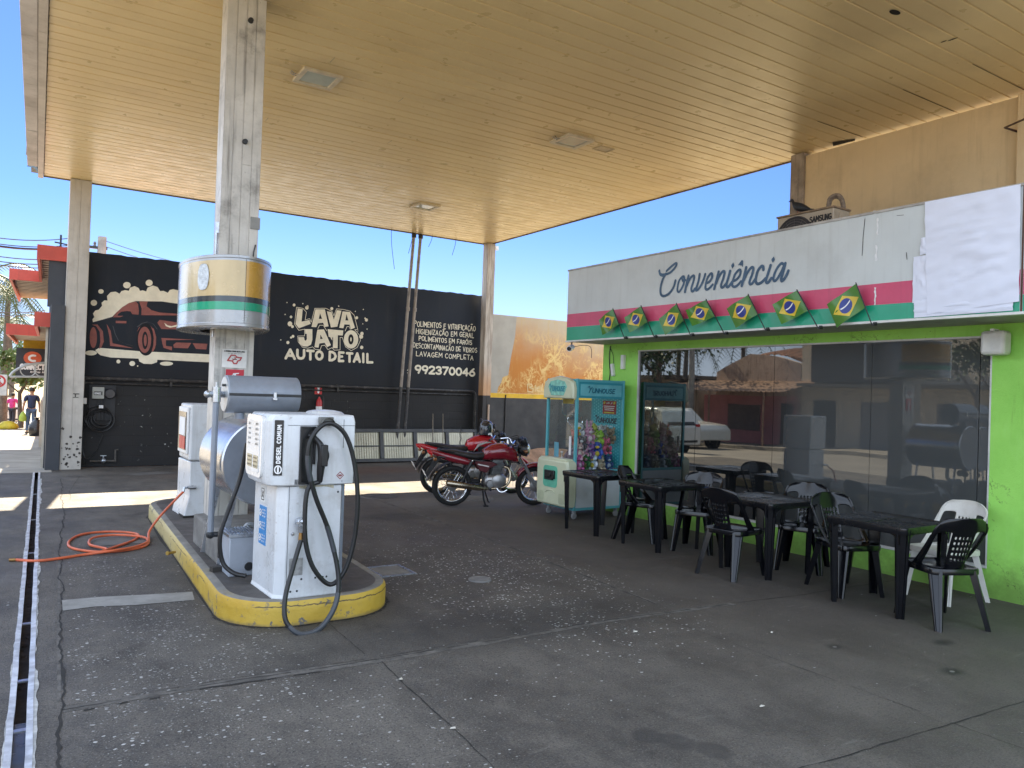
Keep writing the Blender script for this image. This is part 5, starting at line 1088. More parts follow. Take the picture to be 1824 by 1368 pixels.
a = MB(); a.box(XF-.01,XF+.05,-3.5,8.77,ZT+.001,ZT+.022); a.build('top_edge', mat('dirty top edge', (.42,.4,.37), .6, .1, .25, 6, dirt=.6, dirtcol=(.12,.09,.07)), FS, smooth=0)
a = MB(); a.box(XF+.061,7.238,-3.5,8.76,ZB-.004,ZB+.0115); a.build('soffit', mat('fascia soffit', (.34,.33,.31), .5, 0, .1), FS, smooth=0)
a = MB(); a.box(XF-.002,XF+.02,2.886,2.899,ZB,ZT); a.build('joint', mat('rust joint', (.1,.05,.03), .8), FS, smooth=0)
# script lettering
CQ = lambda l: [(lambda p: (-p.y, p.z))(atx(1160+x/7.0154, 440+y/7.0154, XF)) for x, y in l]
FX = frame_x(XF); INK = mat('slate blue lettering', (.045,.1,.175), .5); c_ = Caps(); q = .0165
def scr(l, r=q, k=5): c_.line(CQ([(p.x, p.y) for p in spline([(x, y, 0) for x, y in l], k)]), r, FX, .004)
scr([(105,295),(108,325),(135,345),(185,340),(240,320),(290,270),(318,225),(316,203),(290,215),(235,262),(195,300)], q*.9); scr([(104,300),(118,345),(150,358)], q*.95); scr([(185,335),(150,400),(125,480),(118,560),(135,605),(170,612),(215,590),(260,540),(290,480),(305,420)], q)
scr([(395,368),(355,415),(335,480),(330,540),(345,562),(370,540),(405,470),(418,405),(408,368),(390,385),(400,425),(430,415)], q*.85)
scr([(470,360),(445,460),(425,560)]); scr([(440,500),(480,410),(520,362),(540,370),(530,430),(505,510),(510,550),(530,548),(550,520)], q*.95)
scr([(608,340),(595,420),(570,500),(565,540),(590,530),(630,470),(660,400),(678,340)], q*.95)
scr([(690,450),(730,435),(762,385),(765,340),(745,335),(705,390),(685,460),(680,515),(700,532),(735,510),(770,470)], q*.9)
scr([(845,310),(820,410),(790,525)]); scr([(815,455),(850,370),(895,308),(920,315),(905,390),(880,460),(880,500),(905,500),(940,455)], q*.95)
scr([(990,300),(965,390),(945,460),(950,498),(975,490),(1010,440)], q)
scr([(1020,425),(1065,410),(1110,355),(1118,295),(1095,290),(1050,345),(1025,415),(1015,475),(1040,498),(1080,480),(1125,430)], q*.9)
scr([(1190,255),(1165,365),(1135,485)]); scr([(1160,415),(1205,320),(1255,258),(1280,268),(1265,340),(1235,420),(1235,460),(1265,455),(1300,405)], q*.95)
scr([(1405,285),(1400,245),(1375,245),(1335,300),(1315,370),(1310,430),(1335,462),(1385,440),(1430,395)], q)
scr([(1495,230),(1465,330),(1440,405),(1445,445),(1470,440),(1505,390)], q)
scr([(1655,215),(1630,205),(1590,245),(1550,320),(1530,395),(1545,425),(1580,395),(1630,310),(1670,215)], q*.9); scr([(1680,205),(1650,320),(1630,390),(1635,425),(1665,400),(1695,350),(1718,298)], q)
for x, y in ((1022,232),(1528,158)): c_.line(CQ([(x+6,y-30),(x,y),(x-4,y+30)]), [.006,.021,.006], FX)
c_.line(CQ([(1095,225),(1138,185),(1145,245)]), [.004,.018,.004], FX); c_.line(CQ([(1120,215),(1140,215)]), .014, FX)
c_.build('lettering', INK, FS)
# torn tape and scratches on the panel
a = MB(); rnd = random.Random(14); TP = mat('torn clear tape', (.75,.77,.78), .25, 0, .1, 20, bump=.5)
for (px, pya, pyb, w_) in ((1563,388,418,5),(1561,437,465,6),(1559,512,543,5),(1558,375,382,8)):
    lo, hi = [], []
    for k in range(9):
        yy = pya+(pyb-pya)*k/8; lo.append(atx(px-rnd.uniform(.2,1)*w_*.5, yy, XF-.0045)); hi.append(atx(px+rnd.uniform(.2,1)*w_*.5, yy, XF-.0045))
    for k in range(8): a.add([lo[k],hi[k],hi[k+1],lo[k+1]], [(0,1,2,3)])
a.build('torn_tape', TP, FS, smooth=0)
c_ = Caps(); sp_ = lambda l: [(lambda p: (-p.y, p.z))(atx(x, y, XF)) for x, y in l]
c_.line(sp_([(1541,390),(1538,420),(1536,455)]), .003, FX, .0035); c_.line(sp_([(1615,450),(1616,462)]), .003, FX, .0035); c_.line(sp_([(1598,384),(1610,383)]), .002, FX, .0035); c_.build('scratch', mat('dark scratch', (.06,.06,.06), .8), FS)
# white sheet taped over the right of the fascia
SH = thing('white_cover_sheet', 'wrinkled white sheet taped over the right part of the fascia', 'sheet', (0,0,0))
def wr(u, v):
    s_ = 0
    for (cu, cv, an, k, amp) in ((.45,.6,.25,26,.007),(.5,.45,-.2,20,.006),(.4,.2,.15,34,.005),(.6,.75,.05,14,.006)):
        d = (v-cv)*math.cos(an)+(u-cu)*math.sin(an); s_ += amp*math.sin(d*k*1.6)*math.exp(-((u-cu)**2*5+(v-cv)**2*9))
    return s_+.004*noise.noise((u*7,v*9,2.2))+.006*abs(math.sin((v*.9+u*.12)*9))**6
ZS = mat('white sheet', (.7,.74,.86), .5, 0, .03, 3, bump=.12, bscale=6)
def sheet(corner, off, nu=40, nv=44):
    P4 = [atx(x, y, XF-off) for x, y in corner]
    a = MB(); a.grid(lambda u, v: (lambda p: (p.x-.004-abs(wr(u, v))*1.15, p.y, p.z))(P4[0].lerp(P4[1], u).lerp(P4[3].lerp(P4[2], u), v)), nu, nv); return a
sheet([(1648,360),(1819,328),(1816,537),(1652,560)], .014).build('main_sheet', ZS, SH, smooth=80)
sheet([(1628,458),(1654,454),(1653,538),(1626,540)], .006, 8, 14).build('side_strip', ZS, SH, smooth=80); sheet([(1641,424),(1651,422),(1650,452),(1639,455)], .009, 5, 8).build('side_patch', ZS, SH, smooth=80)
sheet([(1629,535),(1806,520),(1805,553),(1629,566)], .008, 30, 10).build('bottom_strip', ZS, SH, smooth=80)
# flags
FLG = [(1112,600,1092,550),(1165,598,1142,545),(1230,595,1205,541),(1290,592,1258,534),(1363,585,1333,525),(1457,582,1420,517),(1553,576,1525,505)]
GF = mat('green flag film', (.06,.19,.025), .22, 0, .15, 6); YF_ = mat('yellow flag film', (.62,.45,.03), .3); BF = mat('blue flag film', (.012,.03,.22), .3)
FL_LB = ['leftmost small Brazilian flag, nearest the fascia corner over the claw machine','second small Brazilian flag from the fascia corner, left of the lettering','small Brazilian flag hanging under the capital letter of the shop lettering',
         'small Brazilian flag under the middle of the shop lettering','small Brazilian flag under the last letters of the shop lettering','small Brazilian flag just past the end of the shop lettering','rightmost and largest looking small Brazilian flag, beside the white cover sheet']
for i, (bx, by, tx_, ty_) in enumerate(FLG):
    b_ = atx(bx, by+2, XF-.06); tp = atx(tx_, ty_, XF-.1); t_ = thing('flag', FL_LB[i], 'flag', tuple(b_), group='small Brazilian flags along the fascia'); rnd = random.Random(i+40)
    d = tp-b_; L = d.length; e = d.normalized(); p_ = Vector((-.12, e.z, -e.y)).normalized(); nn = e.cross(p_).normalized()
    if nn.x > 0: nn = -nn
    rot = R(rnd.uniform(-14, 16)); p_ = (p_*math.cos(rot)-e*math.sin(rot)).normalized(); W2, H2 = .3+.02*(i == 6), .225+.015*(i > 3); am = rnd.uniform(.012,.03); ph = rnd.uniform(0,6)
    def fp(u, v, off=0.0):
        o = d-e*.0; return o+p_*(u*W2)-e*(v*H2)*(1)+nn*(am*math.sin(u*5+ph+v*1.5)*u+off)
    a = MB(); a.tube([Vector((0,0,0)), d+e*.01], .0055, 6); a.build('stick', M['black_plastic'], t_); a = MB(); a.obox((.02,-.012,.0),(.05,.022,.02)); a.obox((.0,-.03,.012),(.02,.03,.015)); a.build('clip', M['black_plastic'], t_)
    a = MB(); a.grid(lambda u, v: fp(u, v), 10, 8); ob = a.build('cloth', GF, t_, smooth=80, recalc=False)
    for nm, m, pl, off in (('rhombus', YF_, [(.5,.07),(.93,.5),(.5,.93),(.07,.5)], .0022), ('disc', BF, ell(.5,.5,.2,.28,18), .0042)):
        a = MB(); ctr = fp(.5,.5,off); n = len(pl); fine = []
        for k in range(n):
            for s_ in range(4): x = pl[k][0]+(pl[(k+1) % n][0]-pl[k][0])*s_/4; y = pl[k][1]+(pl[(k+1) % n][1]-pl[k][1])*s_/4; fine.append((x, y))
        for side in (1, -1):
            rings = [[fp(.5+(x-.5)*k, .5+(y-.5)*k, off*side) for x, y in fine] for k in (.02,.5,1.0)]; a.ring(rings, True, False)
        a.build(nm, m, t_, smooth=80, recalc=False)
    a = MB(); bd = [(.33+.34*k/8, .46+.1*(k/8-.5)+.05*math.sin(k/8*3.1)) for k in range(9)]
    for side in (1,-1): a.add([fp(x, y+s_*.025, .006*side) for x, y in bd for s_ in (-1,1)], [(2*k,2*k+1,2*k+3,2*k+2) for k in range(8)])
    a.build('band', M['white'], t_, smooth=0, recalc=False)
# camera under the fascia corner
t_ = thing('security_camera', 'small bullet camera hanging at the fascia corner', 'camera', (6.62, 8.74, 2.33)); a = MB(); a.cyl((-.07,-.05,-.03),(.05,.04,.0),.04); a.build('body', M['white_paint'], t_); a = MB(); a.lathe([(0,0),(.03,0)], (-.073,-.053,-.031), 'x', 12); a.cyl((-.074,-.053,-.031),(-.07,-.05,-.03),.03); a.build('lens', M['black_plastic'], t_); a = MB(); a.tube([(.02,.02,0),(.03,.02,.075)], .01, 6); a.tube(spline([(.05,.04,0),(.14,-.1,.03),(.2,-.2,.0),(.2,-.22,-.15)],4), .004, 5); a.build('bracket', M['dkmetal'], t_)

# building wall above the store roof
BE = mat('beige plaster', (.72,.56,.34), .85, 0, .07, 1.2, bump=.25, bscale=50, dirt=.25, dirtcol=(.3,.22,.13), streak=.2, dscale=1.1)
t_ = thing('beige_building', 'tall beige plastered wall rising behind the store roof', 'building', (0,0,0))
a = MB(); a.box(9.45,9.63,-3.9,7.05,0,5.2); a.build('wall', BE, t_, smooth=0)
a = MB(); a.box(9.40,9.64,7.052,7.27,0,5.245); a.build('corner_column', mat('mouldy concrete', (.36,.3,.24), .9, 0, .3, 3, bump=.5, dirt=.7, dirtcol=(.08,.07,.06), streak=.6), t_, smooth=0, bevel=.01)
p = atx(1815, 250, 9.4); a = MB(); a.box(9.35,9.449,p.y-.35,p.y,3.3,5.2); a.build('pilaster', BE, t_, smooth=0, bevel=.006)
a = MB(); p0, p1 = atx(1766,217,9.0), atx(1830,210,8.2); a.tube([(9.45,p0.y-.1,p0.z-.05),p0+Vector((.3,0,0)),p1], .012, 6); t2 = thing('awning_rod', 'thin dark steel rod sticking out from the beige wall', 'rod', (0,0,0)); a.build('rod', mat('rust brown', (.08,.04,.03), .6, .3), t2)
# air conditioner with duct and pigeon
AC = thing('air_conditioner', 'grimy air conditioner unit on the store roof beneath a pigeon', 'air conditioner', (8.0, 5.98, 3.40))
ACM = mat('grimy cream metal', (.45,.39,.31), .5, .1, .12, 3, dirt=.5, dirtcol=(.17,.12,.08), dscale=3)
a = MB(); a.box(0,.32,-.41,.38,0,.555); a.build('case', ACM, AC, bevel=.012); a = MB(); a.box(-.012,.33,-.42,.39,.556,.575); a.build('top', mat('rusty lid', (.3,.22,.15), .7, .2, .3, 9, dirt=.6, dirtcol=(.1,.05,.03)), AC)
a = MB(); a.lathe([(0,-.006),(.24,-.006),(.25,-.014),(.265,-.014),(.27,0)], (0,.12,.27), 'x', 36); a.build('fan_grille', mat('fan grille dark', (.03,.028,.035), .5), AC)
a = MB()
for k in range(7): a.torus((-.012,.12,.27), .035+.033*k, .004, 'x', 28, 5)
for k in range(12): a.bar((-.013,.12,.27),(-.013,.12+.24*math.cos(k*.5236),.27+.24*math.sin(k*.5236)),.004,.004,(1,0,0))
a.build('grille_wires', mat('grille wire', (.12,.11,.11), .5), AC)
c_ = Caps(); c_.text('SAMSUNG', .095, .425, .062, .0085, ((0,0,0),(0,-1,0),(0,0,1),(-1,0,0)), width=.29, h=.002); c_.build('lettering', M['black_plastic'], AC)
a = MB(); a.box(.1,.24,-.424,-.411,.28,.5); a.build('side_hatch', ACM, AC, bevel=.01); a = MB(); a.box(.15,.21,-.427,-.4245,.36,.42); a.build('hatch_hole', M['black_plastic'], AC)
DT = thing('pipe_loop', 'taped brown pipe arching over the roof edge beside the air conditioner', 'pipe', (0,0,0)); rnd = random.Random(3)
for k, (dx, dr) in enumerate(((0,0),(.05,.0),(.02,-.07))):
    pts = [atx(x, y, 8.25+dx) for x, y in ((1476,392),(1475,372),(1477,356),(1484,349),(1493,348),(1500,354),(1503,368),(1505,390))]; c0 = atx(1490, 372, 8.25+dx); pts = [c0+(p-c0)*(1+dr*2) for p in pts]
    a = MB(); sp = spline(pts, 5); a.tube(sp, [.022*(1+.12*rnd.uniform(-1,1)) for _ in sp], 8); a.build('pipe', mat('taped pipe', (.25,.2,.16), .8, 0, .4, 25, bump=.6), DT)
p = atx(1425, 372, 8.15); PG = thing('pigeon', 'dark pigeon standing on the air conditioner', 'pigeon', (8.15, p.y, 3.976))
a = MB(); sec = [(-.205,.045,.012,.006),(-.15,.055,.03,.012),(-.09,.078,.05,.035),(-.03,.1,.062,.055),(.03,.118,.06,.06),(.07,.135,.048,.055),(.095,.165,.03,.036),(.105,.195,.026,.026),(.118,.213,.027,.025),(.14,.214,.02,.018),(.15,.212,.01,.009),(.172,.206,.003,.003)]
a.ring([[Vector((ry*math.cos(2*math.pi*k/10), s_, z+rz*math.sin(2*math.pi*k/10))) for k in range(10)] for s_, z, ry, rz in sec]); a.build('body', mat('slate feathers', (.02,.026,.035), .55, 0, .35, 25), PG, smooth=60)
a = MB()
for s_ in (-.025,.025): a.tube([(s_,.01,.07),(s_,.02,.004)], .005, 5); a.tube([(s_,.02,.004),(s_,.05,.003)], .004, 4)
a.build('legs', mat('pigeon legs', (.25,.07,.06), .6), PG); a = MB(); a.sphere((-.026,.128,.218),.004); a.sphere((.026,.128,.218),.004); a.build('eyes', mat('eye amber', (.4,.12,.02), .2), PG)
# ================================================================== plastic tables and chairs
BP = mat('black moulded plastic', (.0032,.0036,.0055), .16, 0, .06, 3, spec=.5); WPc = mat('white moulded plastic', (.62,.6,.55), .4, 0, .08, 4, dirt=.3, dirtcol=(.35,.3,.22), dscale=5)
def channel(a, b, c0, c1, w0, w1, dirv, depth):
    """a tapered leg with a U section: c0 top, c1 bottom, dirv points outwards"""
    c0, c1 = Vector(c0), Vector(c1); n = Vector(dirv).normalized(); t = Vector((0,0,1)).cross(n).normalized(); loops = []
    for k in range(6):
        f = k/5; c = c0.lerp(c1, f); w_ = w0+(w1-w0)*f; d = depth*(1-.35*f)
        sec = [(-w_/2,0),(-w_/2+.008,.004),(-w_/4,.004),(-w_/4+.004,-.004),(w_/4-.004,-.004),(w_/4,.004),(w_/2-.008,.004),(w_/2,0),(w_/2,-d),(w_/2-.008,-d),(w_/2-.008,-.014),(-w_/2+.008,-.014),(-w_/2+.008,-d),(-w_/2,-d)]
        loops.append([c+t*x+n*y for x, y in sec])
    a.ring(loops); return a
def make_chair(m):
    t = thing('plastic_chair', 'x', 'chair', (0,0,0)); a = MB()
    sp = rrect(-.2,.235,-.205,.205,.07,5); n = len(sp)
    def ring_(k, z): return [(p[0]*k+.0175*(1-k), p[1]*k, z) for p in sp]
    def dish(k, z): return [(p[0]*k+.0175*(1-k), p[1]*k, z-.012*(1-k)) for p in sp]
    a.ring([ring_(.97,.395), ring_(1.0,.4), ring_(1.0,.432), ring_(.985,.442), ring_(.94,.441), dish(.86,.436), dish(.5,.436), dish(.05,.436)], True, False); a.add(dish(.05,.4365), [tuple(range(n))]); a.build('seat', m, t, smooth=50)
    for sx, sy in ((1,1),(1,-1),(-1,1),(-1,-1)):
        a = MB(); tx, ty = (.19 if sx > 0 else -.165), .17*sy; bx, by = (.235 if sx > 0 else -.275), .215*sy
        channel(a, None, (tx,ty,.43), (bx,by,0), .105, .05, (sx*.8,sy,0), .05); a.build('leg', m, t, smooth=30)
    us = [-1,-.955,-.9,-.85,-.44]; nb = 11; us += [-.40+.8*i/nb for i in range(nb+1)]+[.44,.85,.9,.955,1]
    vs = [0,.05,.1,.15]+[.15+.55*i/11 for i in range(1,12)]+[.745,.79,.84,.89,.935,.97,1]
    def pt(u, v):
        w_ = .205+.02*math.sin(min(v/.75,1)*1.57)
        if v > .74: w_ *= (max(0, 1-((v-.74)/.285)**2.3))**.5*.74+.26
        uc = u*(1 if abs(u) >= .84 else (1-.14*(1-v) if abs(u) < .45 else 1))
        fw = (.055+.19*max(0,1-v*1.15)**1.6)*abs(u)**2.2; z = .42+.42*v-.012*u*u*(v > .7)
        return Vector((-.172-.125*v**1.15+fw, w_*uc, z))
    nu, nv = len(us)-1, len(vs)-1
    def skip(i, j):
        um, vm = (us[i]+us[i+1])/2, (vs[j]+vs[j+1])/2
        if .43 < abs(um) < .86 and .03 < vm < .72+.03*(1-abs(abs(um)-.64)*4): return True
        if abs(um) < .4 and .15 < vm < .7:
            i2 = i-5; j2 = j-3
            if i2 % 2 == 1 and j2 % 2 == 1: return True
        return False
    a = MB(); vsx = [pt(u, v) for v in vs for u in us]; a.add(vsx, [(j*(nu+1)+i, j*(nu+1)+i+1, (j+1)*(nu+1)+i+1, (j+1)*(nu+1)+i) for j in range(nv) for i in range(nu) if not skip(i, j)])
    ob = a.build('backrest', m, t, smooth=60, recalc=False); s_ = ob.modifiers.new('solid', 'SOLIDIFY'); s_.thickness = .011; s_.offset = 0; sb = ob.modifiers.new('sub', 'SUBSURF'); sb.levels = 1; sb.render_levels = 1
    for s in (-1,1):
        a = MB(); loops = []
        for k in range(15):
            v = .0+.9*k/14; p = pt(s*.93, v); q = pt(s*.93, min(1, v+.03)); loops.append(p)
        a.tube(loops, [.0125]*15, 6); a.build('stile_rib', m, t, smooth=60)
    return t
CH = make_chair(BP)
ALLP = {n_: WPc for n_ in ('seat','leg','backrest','stile_rib')}
CHAIRS = [((6.20,6.72),(.45,-.9),'black chair squeezed between the first table by the claw machine and the second table'),((6.36,6.0),(-.87,-.485),'glossy black chair with sky sheen on its back at the second table'),
          ((5.80,5.02),(1,.12),'black chair on the forecourt side of the third table, its back towards the forecourt'),((6.66,4.88),(-.88,-.45),'glossy black chair by the window behind the third table'),
          ((6.235,4.12),(-.34,-.94),'black chair between third and nearest table, facing the nearest table'),((6.08,3.21),(.42,.91),'nearest black chair, back panel full of square holes, at the end of the nearest table')]
for i, (c, f, lb) in enumerate(CHAIRS):
    o = CH if i == 0 else dup(CH); o.location = (c[0], c[1], 0); o.rotation_euler.z = math.atan2(f[1], f[0]); o['label'] = lb; o['group'] = 'plastic chairs at the tables'
o = dup(CH, None, ALLP); o.location = (6.84, 3.57, 0); o.rotation_euler.z = math.atan2(.18,-.98); o['label'] = 'white plastic chair against the window beside the nearest black chair'; o['group'] = 'plastic chairs at the tables'
def top_mat():
    t = NT('scuffed black table top'); s1 = t.noise(6, 5, .7, t.scale(t.pos(), (1, 14, 1)), 1.5); s2 = t.noise(5, 5, .7, t.scale(t.pos(), (12, 1.5, 1)), 1.2); d = t.noise(3.5, 5, .65)
    k = t.math('MAXIMUM', t.ramp(s1, .64, .7), t.ramp(s2, .66, .71)); c = t.mix(t.math('MULTIPLY', k, .45), (.005,.0055,.0075), (.035,.037,.042)); c = t.mix(t.ramp(d, .5, .8, 0, .35), c, (.022,.023,.026))
    t.base(c); t.rough(t.ramp(d, .3, .75, .2, .36)); t.b.inputs['Specular IOR Level'].default_value = .6; return t.m
TOPM = top_mat()
def make_table():
    t = thing('plastic_table', 'x', 'table', (0,0,0)); a = MB(); h = .35
    def L_(k, z, r=.045): return [(p[0], p[1], z) for p in rrect(-h*k,h*k,-h*k,h*k,r,5)]
    a.ring([L_(.985,.655), L_(.992,.66), L_(1.0,.7), L_(.997,.708), L_(.985,.712), L_(.955,.7125), L_(.945,.7105), L_(.2,.7105)], True, True); a.box(-.003,.003,-.33,.33,.7108,.7125); a.box(-.33,.33,-.003,.003,.7109,.7127); a.lathe([(.022,.7105),(.026,.7145),(.032,.7145),(.036,.7105)], n=20); a.build('tabletop', TOPM, t, smooth=35)
    for sx, sy in ((1,1),(1,-1),(-1,1),(-1,-1)):
        a = MB(); channel(a, None, (.315*sx,.315*sy,.7), (.295*sx,.295*sy,0), .105, .06, (sx,sy,0), .05)
        for (dx, dy) in ((-sx,0),(0,-sy)):
            o = Vector((.34*sx if dx == 0 else .30*sx, .34*sy if dy == 0 else .30*sy, .66)); e = Vector((dx,dy,0)); pl = [(0,0),(.115,0)]+[(.115-.115*math.sin(R(q)), -.1+.1*math.cos(R(q))) for q in (20,40,60,80)]
            nrm = Vector((0 if dx else sx, 0 if dy else sy, 0)); a.prism(pl, (o, e, (0,0,1), nrm), -.006, .004)
        a.build('leg', BP, t, smooth=30)
    return t
TB = make_table()
for i, (x, y, rz, lb) in enumerate(((6.10,7.36,.01,'bare black plastic table right in front of the claw machine'),(6.12,6.33,-.015,'second black plastic table from the claw machine'),(6.21,4.98,.0,'third black plastic table, with scuffs across its top'),(6.12,3.67,.01,'nearest black plastic table, next to the white chair'))):
    o = TB if i == 0 else dup(TB); o.location = (x, y, 0); o.rotation_euler.z = rz; o['label'] = lb; o['group'] = 'square plastic tables in a row'

# ================================================================== claw machine
CM = thing('claw_machine', 'teal and cream claw machine beside the green pier', 'claw machine', (6.26, 8.1, 0))
TEAL = mat('teal paint', (.1,.4,.45), .4, 0, .06, 5); TEALD = mat('teal deep', (.03,.27,.33), .45, 0, .08, 5); CRM = mat('cream moulding', (.58,.62,.44), .35, 0, .05, 4, dirt=.15, coat=.2)
CW, CD = .83, .68      # depth along x, width along y
a = MB(); p4 = [(.0,.0),(CW-.035,0),(.0,CD-.035),(CW-.035,CD-.035)]
for x, y in p4: a.box(x,x+.035,y,y+.035,.12,1.87)
for z in (.12,.62,1.83):
    a.box(.035,CW-.035,.002,.033,z,z+.035); a.box(.035,CW-.035,CD-.033,CD-.002,z,z+.035); a.box(.002,.033,.035,CD-.035,z,z+.035); a.box(CW-.033,CW-.002,.035,CD-.035,z,z+.035)
a.build('frame', TEAL, CM, smooth=0, bevel=.003)
for ya in (.006,CD-.016): a = MB(); a.box(.036,CW-.036,ya,ya+.01,.156,.619); a.build('lower_panel', mat('pale panel', (.56,.6,.62), .5, .1, .06), CM, smooth=0)
def pattern():
    t = NT('teal star pattern'); x, y, z = t.xyz(t.pos())
    u = t.math('FRACT', t.math('MULTIPLY', y, 22)); v = t.math('FRACT', t.math('ADD', t.math('MULTIPLY', z, 22), t.math('MULTIPLY', t.math('FLOOR', t.math('MULTIPLY', y, 22)), .5)))
    d = t.math('ADD', t.math('ABSOLUTE', t.math('SUBTRACT', u, .5)), t.math('ABSOLUTE', t.math('SUBTRACT', v, .5))); t.base(t.mix(t.ramp(d, .3, .22), (.04,.4,.46), (.2,.66,.7))); t.rough(.4); return t.m
a = MB(); a.box(CW-.03,CW-.012,.034,CD-.034,.656,1.83); a.build('back_panel', pattern(), CM, smooth=0)
a = MB(); a.box(.035,CW-.035,.004,.014,1.615,1.829); a.build('side_header', TEALD, CM, smooth=0)
a = MB(); a.box(.06,CW-.06,.0,.0035,1.645,1.8); a.build('header_plate', mat('header plate teal', (.14,.45,.5), .4), CM, smooth=0)
fy = ((0,-.0005,0),(1,0,0),(0,0,1),(0,-1,0))
def fun(c_, x, z, hh, wd, fr, r):
    c_.line([(x,z),(x+.02,z+hh*.6),(x+.005,z+hh*1.25)], r, fr).line([(x+.02,z+hh*.6),(x+.05,z+hh*1.1)], r, fr).line([(x+.01,z+hh*1.35),(x-.02,z+hh*1.1)], r*.8, fr); c_.text('UNHOUSE', x+.055, z, hh*.85, r, fr, width=wd-.055, slant=.15)
c_ = Caps(); fun(c_, .2, 1.69, .065, .44, fy, .0075); c_.build('lettering', mat('logo navy teal', (.015,.14,.2), .5), CM)
fb = ((CW-.031,0,0),(0,-1,0),(0,0,1),(-1,0,0)); c_ = Caps(); fun(c_, -.56, 1.275, .075, .44, fb, .0085); c_.build('lettering', mat('logo dark', (.012,.06,.09), .5), CM)
c_ = Caps(); words(c_, -.48, 1.215, .3, .028, fb, .004, 4); c_.build('lettering', M['white'], CM)
a = MB(); a.box(CW-.036,CW-.0335,.13,.42,1.4,1.585); a.build('prize_notice', mat('notice maroon', (.33,.03,.04), .5), CM, smooth=0)
fb2 = ((CW-.0365,0,0),(0,-1,0),(0,0,1),(-1,0,0)); c_ = Caps(); words(c_, -.33, 1.54, .12, .03, fb2, .004, 2)
for k in range(3): c_.line([(-.39+.01*k,1.51-.026*k),(-.16-.01*k,1.51-.026*k)], .005, fb2)
c_.build('lettering', M['white'], CM); c_ = Caps(); c_.line([(-.385,1.555),(-.375,1.56)], .018, fb2).line([(-.17,1.555),(-.16,1.56)], .018, fb2).line([(-.38,1.42),(-.17,1.42)], .009, fb2); c_.build('notice_art', mat('notice yellow', (.6,.45,.05), .5), CM)
def pane_mat():
    t = NT('clear machine glass'); out = t.n['Material Output']; t.n.remove(t.b); tr = t.new('ShaderNodeBsdfTransparent'); tr.inputs[0].default_value = (.92,.95,.95,1); g = t.new('ShaderNodeBsdfGlossy'); g.inputs['Roughness'].default_value = .02
    lw = t.new('ShaderNodeLayerWeight'); lw.inputs['Blend'].default_value = .5; fr = t.math('ADD', .035, t.math('MULTIPLY', t.math('POWER', lw.outputs['Facing'], 4.0), .5)); m = t.new('ShaderNodeMixShader'); t.l.new(fr, m.inputs[0]); t.l.new(tr.outputs[0], m.inputs[1]); t.l.new(g.outputs[0], m.inputs[2]); t.l.new(m.outputs[0], out.inputs[0]); return t.m
PM = pane_mat()
a = MB(); a.box(.036,CW-.036,.015,.019,.656,1.614); a.build('glass', PM, CM, smooth=0); a = MB(); a.box(.036,CW-.036,CD-.02,CD-.016,.656,1.829); a.build('glass', PM, CM, smooth=0); a = MB(); a.box(.014,.018,.036,CD-.036,.78,1.6); a.build('glass', PM, CM, smooth=0)
# front: head, coin cabinet
def xs_loop(poly, x, k=1.0, cy=.34, cz=.0): return [(x, cy+(p[0]-cy)*k, cz+(p[1]-cz)*k) for p in poly]
hd = [(-.0,1.6),(.0,1.74),(.03,1.83),(.12,1.87),(.34,1.905),(.56,1.87),(.65,1.83),(.68,1.74),(.68,1.6)]
a = MB(); a.ring([xs_loop(hd,.0), xs_loop(hd,-.045), xs_loop(hd,-.07,.94,.34,1.74)]); a.build('head', CRM, CM, smooth=30, bevel=.008)
pn = [(.2,1.64),(.13,1.76),(.18,1.83),(.34,1.855),(.5,1.83),(.55,1.76),(.48,1.64)]
a = MB(); a.ring([xs_loop(pn,-.069), xs_loop(pn,-.078,.98,.34,1.74)]); a.build('marquee', mat('marquee mint', (.25,.6,.5), .2, 0, .25, 14), CM, smooth=0)
fm = ((-.078,0,0),(0,-1,0),(0,0,1),(-1,0,0)); c_ = Caps(); fun(c_, -.5, 1.7, .07, .33, fm, .008); c_.build('lettering', TEALD, CM)
fc = [(.0,.16),(-.015,.3),(-.015,.7),(.005,.78),(.675,.78),(.695,.7),(.695,.3),(.68,.16)]
a = MB(); a.ring([xs_loop(fc,.03,1,.34,.45), xs_loop(fc,-.1,1,.34,.45), xs_loop(fc,-.13,.94,.34,.45)]); a.build('front_cabinet', CRM, CM, smooth=30, bevel=.014)
a = MB(); a.box(-.11,.012,.04,.64,.765,.8); a.build('control_shelf', CRM, CM, bevel=.014); a = MB(); a.cyl((-.05,.22,.8),(-.05,.22,.87),.008); a.sphere((-.05,.22,.88),.02); a.lathe([(.03,.8),(.03,.806),(0,.806)], (-.05,.22,0), 'z', 14); a.build('joystick', M['steel'], CM)
rc = rrect(.2,.52,.4,.69,.05,4); a = MB(); a.ring([xs_loop(rc,-.128,1,.36,.54), xs_loop(rc,-.136,.98,.36,.54)]); a.build('coin_recess', mat('mint recess', (.12,.48,.33), .4), CM, smooth=0)
a = MB(); a.box(-.165,-.1365,.24,.46,.52,.63); a.box(-.18,-.1655,.3,.4,.54,.6); a.box(-.16,-.1365,.28,.47,.5,.519); a.build('coin_box', M['black_plastic'], CM, bevel=.008)
a = MB(); 
for s_ in (.09,.56): a.prism(rrect(-s_-.07,-s_+.06,.2,.34,.03,3), ((-.1305,0,0),(0,-1,0),(0,0,1),(-1,0,0)), 0, .004)
a.build('door_flap', mat('cream shade panel', (.46,.5,.34), .4), CM, smooth=0)
a = MB(); a.tube(spline([(-.131,.24,.33),(-.135,.3,.36),(-.135,.4,.36),(-.131,.46,.33)],5), .01, 6); a.build('moulded_ridge', CRM, CM)
